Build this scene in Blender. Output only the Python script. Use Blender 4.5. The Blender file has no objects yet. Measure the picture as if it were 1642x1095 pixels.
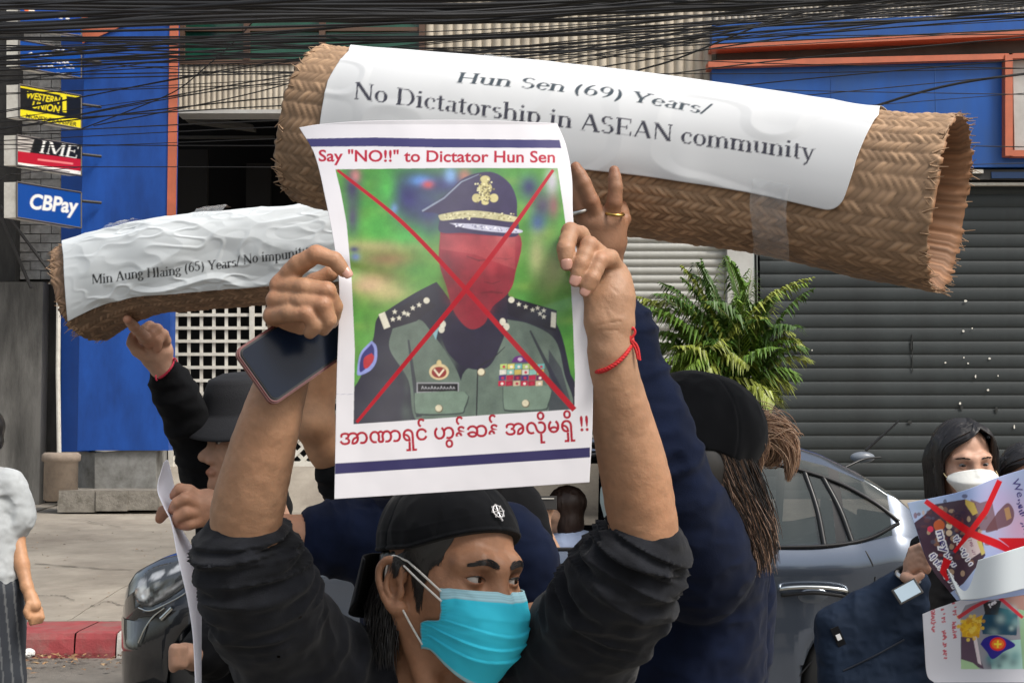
import bpy, bmesh, math, random
import numpy as np
from mathutils import Vector, Matrix, Euler, noise as mnoise

# ---------------------------------------------------------------- camera, light
scene = bpy.context.scene
C = scene.collection
CAM_H, PITCH, FOC = 1.55, math.radians(3.44), 2372.0      # focal length in photo pixels (photo 1642 wide)
cam_data = bpy.data.cameras.new("camera")
cam = bpy.data.objects.new("camera", cam_data); C.objects.link(cam)
cam.location = (0, 0, CAM_H)
cam.rotation_euler = (math.radians(90) + PITCH, 0, 0)
cam_data.sensor_width = 36.0
cam_data.lens = 36.0 * FOC / 1642.0
cam_data.clip_start = 0.05
cam_data.clip_end = 500
scene.camera = cam

SUN_EL, SUN_AZ = 52.0, 128.0      # azimuth measured from +Y clockwise: the sun stands behind the camera, to the right
w = bpy.data.worlds.new("World"); scene.world = w; w.use_nodes = True
nt = w.node_tree
for n in list(nt.nodes): nt.nodes.remove(n)
sky = nt.nodes.new("ShaderNodeTexSky"); sky.sky_type = 'NISHITA'; sky.sun_disc = False
sky.sun_elevation = math.radians(SUN_EL); sky.sun_rotation = math.radians(SUN_AZ)
sky.air_density = 1.6; sky.dust_density = 5.0; sky.ozone_density = 1.0
hsv = nt.nodes.new("ShaderNodeHueSaturation"); hsv.inputs['Saturation'].default_value = 0.55
bg = nt.nodes.new("ShaderNodeBackground"); bg.inputs['Strength'].default_value = 0.14
out = nt.nodes.new("ShaderNodeOutputWorld")
nt.links.new(sky.outputs[0], hsv.inputs['Color']); nt.links.new(hsv.outputs[0], bg.inputs[0]); nt.links.new(bg.outputs[0], out.inputs[0])

sun_d = bpy.data.lights.new("sun", 'SUN'); sun_d.energy = 2.05; sun_d.angle = math.radians(16); sun_d.color = (1.0, 0.965, 0.91)
sun = bpy.data.objects.new("sun", sun_d); C.objects.link(sun)
_az, _el = math.radians(SUN_AZ), math.radians(SUN_EL)
_dir = Vector((math.sin(_az) * math.cos(_el), math.cos(_az) * math.cos(_el), math.sin(_el)))
sun.rotation_euler = _dir.to_track_quat('Z', 'Y').to_euler()
sun.location = (0, 0, 30)

scene.render.engine = 'CYCLES'
scene.cycles.max_bounces = 6
scene.cycles.transparent_max_bounces = 8
scene.cycles.use_denoising = True
scene.view_settings.view_transform = 'Standard'
scene.view_settings.look = 'None'
scene.view_settings.gamma = 1.0
scene.view_settings.use_curve_mapping = False
scene.view_settings.exposure = 0.28

rnd = random.Random(7)
rng = np.random.default_rng(11)

# ---------------------------------------------------------------- geometry of the view
_c, _s = math.cos(PITCH), math.sin(PITCH)
def P(px, py, d):
    """the point of the place seen at photo pixel (px, py) at distance d along +Y; arrays allowed"""
    u = (np.asarray(px, float) - 821.0) / FOC
    v = (547.5 - np.asarray(py, float)) / FOC
    dy = _c - v * _s; dz = _s + v * _c
    k = np.asarray(d, float) / dy
    r = np.stack(np.broadcast_arrays(u * k, k * dy, CAM_H + dz * k), -1)
    return r
def proj(W):
    """photo pixel of world points (...,3)"""
    W = np.asarray(W, float); x, y, z = W[..., 0], W[..., 1], W[..., 2] - CAM_H
    f = y * _c + z * _s; u = -y * _s + z * _c
    return 821.0 + FOC * x / f, 547.5 - FOC * u / f
def PV(px, py, d): return Vector(P(px, py, d).tolist())
def pxm(d): return FOC / d          # photo pixels per metre at distance d

# ---------------------------------------------------------------- objects
def thing(name, label, cat, loc=(0, 0, 0), group=None):
    o = bpy.data.objects.new(name, None); C.objects.link(o)
    o.location = loc; o['label'] = label; o['category'] = cat
    if group: o['group'] = group
    o.empty_display_size = 0.1
    return o
def tag(o, label, cat, group=None):
    o['label'] = label; o['category'] = cat
    if group: o['group'] = group
    return o
def obj(name, me, mat=None, parent=None, kind=None, label=None):
    o = bpy.data.objects.new(name, me); C.objects.link(o)
    me.name = name
    if mat is not None and len(me.materials) == 0:
        me.materials.append(mat)
    if parent is not None:
        o.parent = parent
        if parent.parent is None:
            o.matrix_parent_inverse = Matrix.Translation(-Vector(parent.location))
    if kind: o['kind'] = kind
    if label: o['label'] = label
    return o

def mesh_np(verts, faces, cols=None, smooth=True, name='m'):
    """verts (N,3); faces (M,k) int array with k = 3 or 4; cols (N,3) linear"""
    verts = np.ascontiguousarray(verts, np.float32).reshape(-1, 3); faces = np.asarray(faces, np.int32)
    me = bpy.data.meshes.new(name)
    k = faces.shape[1]; m = len(faces)
    me.vertices.add(len(verts)); me.vertices.foreach_set('co', verts.ravel())
    me.loops.add(m * k); me.loops.foreach_set('vertex_index', faces.ravel())
    me.polygons.add(m)
    me.polygons.foreach_set('loop_start', np.arange(0, m * k, k, dtype=np.int32))
    me.polygons.foreach_set('loop_total', np.full(m, k, np.int32))
    me.polygons.foreach_set('use_smooth', np.full(m, smooth, bool))
    me.update(calc_edges=True)
    if cols is not None: set_col(me, cols)
    return me
def set_col(me, cols):
    cols = np.asarray(cols, np.float32)
    a = me.color_attributes.new('col', 'FLOAT_COLOR', 'POINT')
    c4 = np.ones((len(me.vertices), 4), np.float32); c4[:, :3] = cols
    a.data.foreach_set('color', c4.ravel())

class MB:
    """collects simple pieces into one mesh"""
    def __init__(s): s.v = []; s.f = []; s.n = 0
    def add(s, v, f):
        s.v.extend([tuple(map(float, p)) for p in v]); s.f.extend([tuple(int(i) + s.n for i in q) for q in f]); s.n = len(s.v); return s
    def box(s, c, h, R=None, bev=0.0):
        c = Vector(c); R = R or Matrix.Identity(3)
        if bev > 0:
            bm = bmesh.new(); bmesh.ops.create_cube(bm, size=1)
            for v in bm.verts: v.co = Vector((v.co.x * 2 * h[0], v.co.y * 2 * h[1], v.co.z * 2 * h[2]))
            bmesh.ops.bevel(bm, geom=list(bm.edges), offset=bev, segments=2, affect='EDGES', profile=0.6)
            bm.verts.index_update()
            v = [R @ x.co + c for x in bm.verts]; f = [[q.index for q in p.verts] for p in bm.faces]; bm.free()
            return s.add(v, f)
        v = [c + R @ Vector((sx * h[0], sy * h[1], sz * h[2])) for sx in (-1, 1) for sy in (-1, 1) for sz in (-1, 1)]
        return s.add(v, [(0, 1, 3, 2), (4, 6, 7, 5), (0, 4, 5, 1), (2, 3, 7, 6), (0, 2, 6, 4), (1, 5, 7, 3)])
    def tube(s, pts, r, n=8, cap=True):
        v, f = tube_arrays([pts], [r], n, cap, False)
        return s.add(v, f)
    def prism(s, pts, vec):
        """flat polygon extruded by vec"""
        m = len(pts); a = [Vector(p) for p in pts]; b = [p + Vector(vec) for p in a]
        f = [tuple(range(m))[::-1], tuple(range(m, 2 * m))] + [(i, (i + 1) % m, m + (i + 1) % m, m + i) for i in range(m)]
        return s.add(a + b, f)
    def lathe(s, prof, c=(0, 0, 0), n=20, R=None):
        """profile [(r, z)] turned round z"""
        R = R or Matrix.Identity(3); c = Vector(c); v = []; f = []
        for r, z in prof:
            for i in range(n):
                a = 2 * math.pi * i / n; v.append(c + R @ Vector((r * math.cos(a), r * math.sin(a), z)))
        for j in range(len(prof) - 1):
            for i in range(n):
                f.append((j * n + i, j * n + (i + 1) % n, (j + 1) * n + (i + 1) % n, (j + 1) * n + i))
        f.append(tuple(range(n))[::-1]); f.append(tuple((len(prof) - 1) * n + i for i in range(n)))
        return s.add(v, f)
    def mesh(s, smooth=False, name='m'):
        me = bpy.data.meshes.new(name); me.from_pydata(s.v, [], s.f)
        if smooth: me.polygons.foreach_set('use_smooth', np.ones(len(me.polygons), bool))
        me.update(); return me
    def build(s, name, mat, parent=None, smooth=False, kind=None, label=None):
        return obj(name, s.mesh(smooth), mat, parent, kind, label)

def tube_arrays(paths, rads, n=6, cap=True, arrays=True):
    V = []; F = []; base = 0
    ang = np.arange(n) * 2 * math.pi / n
    for pts, r in zip(paths, rads):
        p = np.asarray(pts, float); m = len(p)
        r = np.broadcast_to(np.asarray(r, float), (m,))
        t = np.gradient(p, axis=0); t /= np.linalg.norm(t, axis=1)[:, None] + 1e-12
        ref = np.array([0, 0, 1.0]) if abs(t[0][2]) < 0.9 else np.array([1.0, 0, 0])
        nn = np.zeros_like(p); cur = np.cross(t[0], ref); cur /= np.linalg.norm(cur)
        for i in range(m):
            cur = cur - t[i] * cur.dot(t[i]); cur /= np.linalg.norm(cur) + 1e-12; nn[i] = cur
        bb = np.cross(t, nn)
        ring = p[:, None] + (nn[:, None] * np.cos(ang)[None, :, None] + bb[:, None] * np.sin(ang)[None, :, None]) * r[:, None, None]
        V.append(ring.reshape(-1, 3))
        i, j = np.meshgrid(np.arange(m - 1), np.arange(n), indexing='ij')
        a = i * n + j; b = i * n + (j + 1) % n
        F.append((np.stack([a, b, b + n, a + n], -1).reshape(-1, 4) + base))
        base += m * n
    V = np.concatenate(V); F = np.concatenate(F)
    if arrays: return V, F
    f = [tuple(q) for q in F]
    if cap:
        b0 = 0
        for pts in paths:
            m = len(pts); f.append(tuple(b0 + i for i in range(n))[::-1]); f.append(tuple(b0 + (m - 1) * n + i for i in range(n))); b0 += m * n
    return V, f
def tubes_mesh(paths, rads, n=5, cols=None):
    V, F = tube_arrays(paths, rads, n)
    if cols is not None:
        cols = np.concatenate([np.repeat(np.atleast_2d(c), len(p) * n, axis=0) if np.ndim(c) == 1 else np.repeat(c, n, axis=0) for c, p in zip(cols, paths)])
    return mesh_np(V, F, cols)

def smooth_path(pts, n=8):
    """Catmull-Rom through points (numpy, any dim)"""
    p = np.asarray(pts, float); p = np.vstack([2 * p[0] - p[1], p, 2 * p[-1] - p[-2]]); out = []
    for i in range(1, len(p) - 2):
        for k in range(n):
            t = k / n
            out.append(0.5 * ((2 * p[i]) + (-p[i-1] + p[i+1]) * t + (2*p[i-1] - 5*p[i] + 4*p[i+1] - p[i+2]) * t*t + (-p[i-1] + 3*p[i] - 3*p[i+1] + p[i+2]) * t**3))
    out.append(p[-2]); return np.array(out)

def grid_mesh(X, cols=None, thick=0.0, closed_u=False, name='m'):
    """X (nu,nv,3) sheet; thick > 0 gives it a second side and edges"""
    nu, nv = X.shape[:2]
    idx = np.arange(nu * nv).reshape(nu, nv)
    if closed_u:
        nxt = np.roll(idx, -1, axis=0); F = np.stack([idx[:, :-1], nxt[:, :-1], nxt[:, 1:], idx[:, 1:]], -1).reshape(-1, 4)
    else:
        F = np.stack([idx[:-1, :-1], idx[1:, :-1], idx[1:, 1:], idx[:-1, 1:]], -1).reshape(-1, 4)
    V = X.reshape(-1, 3)
    if thick > 0:
        du = np.gradient(X, axis=0); dv = np.gradient(X, axis=1)
        N = np.cross(du, dv); N /= np.linalg.norm(N, axis=-1, keepdims=True) + 1e-12
        V2 = (X - N * thick).reshape(-1, 3); n0 = len(V)
        rim = np.concatenate([idx[:, 0], idx[-1, 1:], idx[::-1, -1][1:], idx[0, ::-1][1:-1]])
        r2 = np.roll(rim, -1)
        F = np.concatenate([F, F[:, ::-1] + n0, np.stack([r2, rim, rim + n0, r2 + n0], -1)])
        V = np.concatenate([V, V2])
        if cols is not None:
            cb = cols.reshape(-1, 3); cols = np.concatenate([cb, cb])
    return mesh_np(V, F, None if cols is None else cols.reshape(-1, 3), name=name)

# ---------------------------------------------------------------- noise for numpy
_perm = rng.permutation(256); _perm = np.concatenate([_perm, _perm]); _val = rng.random(256).astype(np.float32) * 2 - 1
def vnoise(p):
    p = np.asarray(p, np.float32); i = np.floor(p).astype(np.int64); f = p - i; f = f * f * (3 - 2 * f); i &= 255
    def h(a, b, c): return _val[_perm[_perm[_perm[a & 255] + (b & 255)] + (c & 255)]]
    x, y, z = i[..., 0], i[..., 1], i[..., 2]; fx, fy, fz = f[..., 0], f[..., 1], f[..., 2]
    a = h(x, y, z) * (1 - fx) + h(x + 1, y, z) * fx; b = h(x, y + 1, z) * (1 - fx) + h(x + 1, y + 1, z) * fx
    c = h(x, y, z + 1) * (1 - fx) + h(x + 1, y, z + 1) * fx; d = h(x, y + 1, z + 1) * (1 - fx) + h(x + 1, y + 1, z + 1) * fx
    return (a * (1 - fy) + b * fy) * (1 - fz) + (c * (1 - fy) + d * fy) * fz
def fbm(p, o=4):
    s = 0; a = 1; t = 0; p = np.asarray(p, np.float32)
    for _ in range(o): s = s + a * vnoise(p); t += a; a *= .5; p = p * 2.03 + 7.1
    return s / t
def sm(a, b, x):
    t = np.clip((x - a) / (b - a), 0, 1); return t * t * (3 - 2 * t)
def lin(r, g, b):
    f = lambda c: c / 12.92 if c <= 0.04045 else ((c + 0.055) / 1.055) ** 2.4
    return (f(r / 255), f(g / 255), f(b / 255))

# ---------------------------------------------------------------- materials
def mat(name, col=(0.5, 0.5, 0.5), rough=0.6, attr=False, var=0.0, vscale=8.0, bump=0.0, bscale=60.0, bdist=0.002, metal=0.0, coat=0.0,
        spec=0.5, sss=0.0, sheen=0.0, dirt=None, dirt_amt=0.5, dscale=1.2, stretch=None, alpha=1.0, trans=0.0, subtle=0.0, detail=4.0):
    m = bpy.data.materials.new(name); m.use_nodes = True
    t = m.node_tree; N = t.nodes; L = t.links; b = N['Principled BSDF']
    b.inputs['Roughness'].default_value = rough; b.inputs['Metallic'].default_value = metal
    b.inputs['Specular IOR Level'].default_value = spec
    if coat: b.inputs['Coat Weight'].default_value = coat; b.inputs['Coat Roughness'].default_value = 0.05
    if trans: b.inputs['Transmission Weight'].default_value = trans
    if sss:
        b.inputs['Subsurface Weight'].default_value = sss; b.inputs['Subsurface Radius'].default_value = (1, 0.35, 0.2); b.inputs['Subsurface Scale'].default_value = 0.006
    if sheen: b.inputs['Sheen Weight'].default_value = sheen; b.inputs['Sheen Roughness'].default_value = 0.5
    if alpha < 1: b.inputs['Alpha'].default_value = alpha
    tc = N.new('ShaderNodeTexCoord'); mp = N.new('ShaderNodeMapping'); L.new(tc.outputs['Object'], mp.inputs[0])
    if stretch: mp.inputs['Scale'].default_value = stretch
    if attr:
        a = N.new('ShaderNodeAttribute'); a.attribute_name = 'col'; src = a.outputs['Color']
    else:
        a = N.new('ShaderNodeRGB'); a.outputs[0].default_value = (*col, 1); src = a.outputs[0]
    def nz(scale, det=detail, r=0.6):
        n = N.new('ShaderNodeTexNoise'); n.inputs['Scale'].default_value = scale; n.inputs['Detail'].default_value = det; n.inputs['Roughness'].default_value = r
        L.new(mp.outputs[0], n.inputs['Vector']); return n.outputs['Fac']
    if var > 0:
        mr = N.new('ShaderNodeMapRange'); mr.inputs['From Min'].default_value = 0.3; mr.inputs['From Max'].default_value = 0.7
        mr.inputs['To Min'].default_value = 1 - var; mr.inputs['To Max'].default_value = 1 + var
        L.new(nz(vscale), mr.inputs['Value'])
        mx = N.new('ShaderNodeVectorMath'); mx.operation = 'SCALE'; L.new(src, mx.inputs[0]); L.new(mr.outputs[0], mx.inputs['Scale']); src = mx.outputs[0]
    if dirt is not None:
        mr = N.new('ShaderNodeMapRange'); mr.inputs['From Min'].default_value = 0.42; mr.inputs['From Max'].default_value = 0.72
        mr.inputs['To Max'].default_value = dirt_amt
        L.new(nz(dscale, 8.0, 0.7), mr.inputs['Value'])
        mx = N.new('ShaderNodeMix'); mx.data_type = 'RGBA'; L.new(mr.outputs[0], mx.inputs['Factor']); L.new(src, mx.inputs['A']); mx.inputs['B'].default_value = (*dirt, 1); src = mx.outputs['Result']
    L.new(src, b.inputs['Base Color'])
    if bump > 0:
        bp = N.new('ShaderNodeBump'); bp.inputs['Strength'].default_value = bump; bp.inputs['Distance'].default_value = bdist
        L.new(nz(bscale), bp.inputs['Height']); L.new(bp.outputs[0], b.inputs['Normal'])
    return m

# ---------------------------------------------------------------- implicit surfaces for bodies and cloth
class Body:
    """union of soft primitives, meshed once into one closed skin"""
    def __init__(s, k=0.012): s.p = []; s.k = k; s.M = None; s.disp = []
    def frame(s, M): s.M = M; return s             # local frame (rigid) for following primitives
    def _add(s, f, c, R, k, op):
        M = s.M
        if M is not None:
            Rm = np.array(M.to_3x3(), np.float32); tr = np.array(M.translation, np.float32)
            g = lambda p, f=f, Rm=Rm, tr=tr: f((p - tr) @ Rm)
            c = np.asarray(M @ Vector(c), np.float32)
        else: g = f; c = np.asarray(c, np.float32)
        s.p.append((g, c, R, s.k if k is None else k, op))
    def cap(s, a, b, ra, rb, k=None, op='u', flat=None):
        """round cone; flat = (axis vector, factor) squashes it along the axis"""
        a = np.asarray(a, np.float32); b = np.asarray(b, np.float32)
        ba = b - a; L2 = float(ba @ ba) + 1e-12
        if flat: n = np.asarray(flat[0], np.float32); n = n / np.linalg.norm(n); q = 1 / flat[1]
        def f(p):
            pa = p - a
            h = np.clip(pa @ ba / L2, 0, 1)
            d = pa - h[:, None] * ba
            if flat:
                c = d @ n; d = d + (c * (q - 1))[:, None] * n
                return (np.linalg.norm(d, axis=1) - (ra + (rb - ra) * h)) * (flat[1] if flat[1] < 1 else 1)
            return np.linalg.norm(d, axis=1) - (ra + (rb - ra) * h)
        s._add(f, (a + b) / 2, math.sqrt(L2) / 2 + max(ra, rb) * (max(1, flat[1]) if flat else 1), k, op); return s
    def chain(s, pts, rs, k=None, op='u', flat=None, smooth=0):
        if smooth:
            q = smooth_path(np.column_stack([np.asarray(pts, float), np.asarray(rs, float)]), smooth); pts, rs = q[:, :3], q[:, 3]
        for i in range(len(pts) - 1): s.cap(pts[i], pts[i+1], float(rs[i]), float(rs[i+1]), k, op, flat)
        return s
    def ell(s, c, r, R=None, k=None, op='u'):
        c = np.asarray(c, np.float32); r = np.asarray(r, np.float32); Rm = None if R is None else np.array(R, np.float32)
        def f(p):
            q = p - c
            if Rm is not None: q = q @ Rm
            a = q / r; k0 = np.linalg.norm(a, axis=1); k1 = np.linalg.norm(a / r, axis=1) + 1e-9
            return k0 * (k0 - 1) / k1
        s._add(f, c, float(max(r)), k, op); return s
    def rbox(s, c, h, rad, R=None, k=None, op='u'):
        c = np.asarray(c, np.float32); h = np.asarray(h, np.float32) - rad; Rm = None if R is None else np.array(R, np.float32)
        def f(p):
            q = p - c
            if Rm is not None: q = q @ Rm
            q = np.abs(q) - h
            return np.linalg.norm(np.maximum(q, 0), axis=1) + np.minimum(q.max(axis=1), 0) - rad
        s._add(f, c, float(np.linalg.norm(h)) + rad, k, op); return s
    def fn(s, f, c, R, k=None, op='u'): s._add(f, c, R, k, op); return s
    def ev(s, p, act=None):
        d = np.full(len(p), 0.12, np.float32)
        for i_, (g, c, R, k, op) in enumerate(s.p):
            if act is not None and not act[i_]: continue
            e = g(p).astype(np.float32)
            if op == 'u':
                if k > 0:
                    h = np.maximum(k - np.abs(d - e), 0) / k; d = np.minimum(d, e) - h * h * k * 0.25
                else: d = np.minimum(d, e)
            elif op == 's':
                e = -e; h = np.maximum(k - np.abs(d - e), 0) / k if k > 0 else 0; d = np.maximum(d, e) + h * h * k * 0.25
            elif op == 'i':
                h = np.maximum(k - np.abs(d - e), 0) / k if k > 0 else 0; d = np.maximum(d, e) + h * h * k * 0.25
        return d
    def mesh(s, vox=0.003, disp=None, col=None, name='body', B=16, clip=None):
        uni = [(c, R) for g, c, R, k, op in s.p if op == 'u']
        cs = np.array([c for c, R in uni]); Rs = np.array([R for c, R in uni])
        lo = (cs - Rs[:, None]).min(0) - 0.02; hi = (cs + Rs[:, None]).max(0) + 0.02
        side = B * vox; nb = np.ceil((hi - lo) / side).astype(int)
        half = side / 2; dg = half * math.sqrt(3)
        gx, gy, gz = np.meshgrid(*[np.arange(n) for n in nb], indexing='ij')
        ids = np.stack([gx, gy, gz], -1).reshape(-1, 3)
        cen = (lo + (ids + 0.5) * side).astype(np.float32)
        keep = np.zeros(len(cen), bool)
        for c, R in uni: keep |= np.linalg.norm(cen - c, axis=1) < R + dg + 0.01
        ids, cen = ids[keep], cen[keep]
        near = np.stack([(g(cen) < dg * 1.25 + k + 0.012) | (op == 'i') for g, c, R, k, op in s.p], 1)
        d0 = s.ev(cen); act = np.abs(d0) < dg * 1.7 + 0.015
        ids, cen, near = ids[act], cen[act], near[act]
        ax = np.arange(B + 1); lx = np.stack(np.meshgrid(ax, ax, ax, indexing='ij'), -1).reshape(-1, 3)
        N = (nb * B + 2).astype(np.int64)
        VK = []; VP = []; Q = []
        edges = [(a, b) for a in range(8) for b in range(a + 1, 8) if bin(a ^ b).count('1') == 1]
        offs = np.array([[(c >> 2) & 1, (c >> 1) & 1, c & 1] for c in range(8)])
        for bid, nr in zip(ids, near):
            base = bid * B
            pts = (lo + (base + lx) * vox).astype(np.float32)
            d = s.ev(pts, nr)
            if d.min() > .019 or d.max() < -.019: continue
            if disp is not None:
                bm_ = np.abs(d) < .019; d[bm_] += np.clip(disp(pts[bm_]), -.015, .015).astype(np.float32)
            if clip is not None: d = np.maximum(d, clip(pts).astype(np.float32))
            if d.min() > 0 or d.max() < 0: continue
            D = d.reshape(B + 1, B + 1, B + 1); ins = D < 0
            cor = np.stack([D[o[0]:o[0]+B, o[1]:o[1]+B, o[2]:o[2]+B] for o in offs], -1)
            ic = cor < 0; n_in = ic.sum(-1); cell = (n_in > 0) & (n_in < 8)
            ci = np.argwhere(cell); cv = cor[cell]
            acc = np.zeros((len(ci), 3)); cnt = np.zeros(len(ci))
            for a, b in edges:
                da, db = cv[:, a], cv[:, b]; m = (da < 0) != (db < 0)
                t = np.where(m, da / np.where(m, da - db, 1), 0)
                acc += np.where(m[:, None], offs[a] + t[:, None] * (offs[b] - offs[a]), 0); cnt += m
            pos = lo + (base + ci + acc / cnt[:, None]) * vox
            gi = base + ci + 1
            VK.append((gi[:, 0] * N[1] + gi[:, 1]) * N[2] + gi[:, 2]); VP.append(pos)
            for a in range(3):
                o1, o2 = [(1, 2), (2, 0), (0, 1)][a]
                sl0 = [slice(0, B)] * 3; sl1 = [slice(0, B)] * 3; sl1[a] = slice(1, B + 1)
                A = ins[tuple(sl0)]; Bq = ins[tuple(sl1)]; e = np.argwhere(A != Bq)
                if len(e) == 0: continue
                flip = A[tuple(e.T)]
                g = base + e + 1; u = np.zeros(3, int); u[o1] = 1; v = np.zeros(3, int); v[o2] = 1
                key = lambda q: (q[:, 0] * N[1] + q[:, 1]) * N[2] + q[:, 2]
                q = np.stack([key(g - u - v), key(g - v), key(g), key(g - u)], -1)
                q[~flip] = q[~flip][:, ::-1]
                Q.append(q)
        VK = np.concatenate(VK); VP = np.concatenate(VP); Q = np.concatenate(Q)
        o = np.argsort(VK); VK = VK[o]; VP = VP[o]
        ix = np.searchsorted(VK, Q); ix = np.minimum(ix, len(VK) - 1)
        ok = (VK[ix] == Q).all(1); F = ix[ok]
        cols = None
        if col is not None: cols = col(VP.astype(np.float32))
        return mesh_np(VP, F, cols, name=name)

def snap(B, pts, dirs, off=.0005, back=.02, n=14):
    """moves points on to the surface of B along dirs (pointing inwards)"""
    p = np.asarray(pts, np.float32).reshape(-1, 3); d = np.asarray(dirs, np.float32).reshape(-1, 3); d = d / np.linalg.norm(d, axis=1)[:, None]
    p = p - d * back
    for _ in range(n): p = p + d * np.clip(B.ev(p) - off, -.004, .02)[:, None] * .85
    return p.reshape(np.shape(pts))
def folds(p, A, sc, seed=0.0, pw=1.0):
    """cloth ridges: sharp crests between soft valleys"""
    n = fbm(p * np.asarray(sc, np.float32) + seed, 2)
    r = 1 - np.abs(n) * 2.6
    return -A * np.clip(r, -.6, 1)


# ---------------------------------------------------------------- flat print: a small drawing board whose cells become the colours of a sheet
class Canvas:
    def __init__(s, w, h, bg=(1, 1, 1), ss=2):
        s.w, s.h, s.ss = w, h, ss; s.a = np.zeros((int(h * ss), int(w * ss), 3), np.float32); s.a[:] = bg
        s.o = (0.0, 0.0)
    def _blend(s, y0, x0, m, col, al=1.0):
        v = s.a[y0:y0 + m.shape[0], x0:x0 + m.shape[1]]; m = m[..., None] * al if m.dtype != bool else (m[..., None] * float(al))
        v[:] = v * (1 - m) + np.asarray(col, np.float32) * m
    def _box(s, xs, ys):
        H, W = s.a.shape[:2]; x0 = max(0, int(min(xs)) - 1); x1 = min(W, int(max(xs)) + 2); y0 = max(0, int(min(ys)) - 1); y1 = min(H, int(max(ys)) + 2)
        return x0, x1, y0, y1
    def mask(s, pts):
        q = (np.asarray(pts, float) - s.o) * s.ss; x0, x1, y0, y1 = s._box(q[:, 0], q[:, 1])
        if x1 <= x0 or y1 <= y0: return None
        X, Y = np.meshgrid(np.arange(x0, x1) + .5, np.arange(y0, y1) + .5); m = np.zeros(X.shape, bool); n = len(q)
        for i in range(n):
            xa, ya = q[i]; xb, yb = q[(i + 1) % n]
            if ya == yb: continue
            c = ((ya > Y) != (yb > Y)) & (X < (xb - xa) * (Y - ya) / (yb - ya) + xa); m ^= c
        return y0, x0, m
    def poly(s, pts, col, al=1.0):
        r = s.mask(pts)
        if r: s._blend(r[0], r[1], r[2], col, al)
        return s
    def curve(s, pts, col, al=1.0, n=6):
        q = np.asarray(pts, float); q = np.vstack([q[-1], q, q[0], q[1]]); out = smooth_path(q[1:-1], n)
        return s.poly(out, col, al)
    def line(s, pts, w, col, al=1.0):
        p = np.asarray(pts, float); w = np.broadcast_to(w, (len(p),))
        for i in range(len(p) - 1):
            d = p[i+1] - p[i]; L = np.hypot(*d) + 1e-9; n = np.array([-d[1], d[0]]) / L
            s.poly([p[i] + n * w[i] / 2, p[i+1] + n * w[i+1] / 2, p[i+1] - n * w[i+1] / 2, p[i] - n * w[i] / 2], col, al)
            if i: s.ellipse(p[i], w[i] / 2, w[i] / 2, col, al)
        return s
    def ellipse(s, c, rx, ry, col, al=1.0, rot=0.0, m=20):
        a = np.linspace(0, 2 * math.pi, m, endpoint=False); x = rx * np.cos(a); y = ry * np.sin(a); cr, sr = math.cos(rot), math.sin(rot)
        return s.poly(np.column_stack([c[0] + x * cr - y * sr, c[1] + x * sr + y * cr]), col, al)
    def blob(s, c, r, col, al=1.0, ry=None):
        ry = ry or r; x, y = (c[0] - s.o[0]) * s.ss, (c[1] - s.o[1]) * s.ss; rx = r * s.ss; ry = ry * s.ss
        x0, x1, y0, y1 = s._box([x - 2 * rx, x + 2 * rx], [y - 2 * ry, y + 2 * ry])
        if x1 <= x0 or y1 <= y0: return s
        X, Y = np.meshgrid(np.arange(x0, x1), np.arange(y0, y1)); m = np.exp(-(((X - x) / rx) ** 2 + ((Y - y) / ry) ** 2)).astype(np.float32)
        s._blend(y0, x0, m, col, al); return s
    def tris(s, T, col, al=1.0):
        H, W = s.a.shape[:2]; acc = None
        T = (np.asarray(T, float) - s.o) * s.ss
        for t in T:
            x0, x1, y0, y1 = s._box(t[:, 0], t[:, 1])
            if x1 <= x0 or y1 <= y0: continue
            X, Y = np.meshgrid(np.arange(x0, x1) + .5, np.arange(y0, y1) + .5)
            e = [(t[(k+1) % 3, 0] - t[k, 0]) * (Y - t[k, 1]) - (t[(k+1) % 3, 1] - t[k, 1]) * (X - t[k, 0]) for k in range(3)]
            m = ((e[0] >= 0) & (e[1] >= 0) & (e[2] >= 0)) | ((e[0] <= 0) & (e[1] <= 0) & (e[2] <= 0))
            s._blend(y0, x0, m, col, al)
        return s
    def text(s, txt, p0, p1, size, col, bold=0.0, xs=None, shear=0.0, serif=False, bend=None, warp=None):
        """writes txt so that it runs from p0 to p1 (baseline); xs None squeezes it to fit"""
        T = serif_tris(txt) if serif else text_tris(txt, bold)
        x0, x1 = T[..., 0].min(), T[..., 0].max(); p0 = np.asarray(p0, float); p1 = np.asarray(p1, float)
        ax = p1 - p0; L = np.hypot(*ax); ux = ax / L; uy = np.array([ux[1], -ux[0]])
        u = (T[..., 0] - x0) / (x1 - x0) * L; v = T[..., 1] * size
        Q = p0 + u[..., None] * ux + v[..., None] * (uy + shear * ux)
        if bend: Q[..., 1] += bend(u / L)
        return s.tris(Q, col)
    def soften(s, r=1):
        a = s.a; p = np.pad(a, ((r, r), (r, r), (0, 0)), 'edge'); k = 2 * r + 1
        s.a = sum(p[i:i + a.shape[0], j:j + a.shape[1]] for i in range(k) for j in range(k)) / (k * k); return s
    def down(s, f):
        """box filter to f cells per unit"""
        k = int(s.ss / f); H, W = s.a.shape[:2]; a = s.a[:H // k * k, :W // k * k]
        return a.reshape(H // k, k, W // k, k, 3).mean((1, 3))
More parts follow.
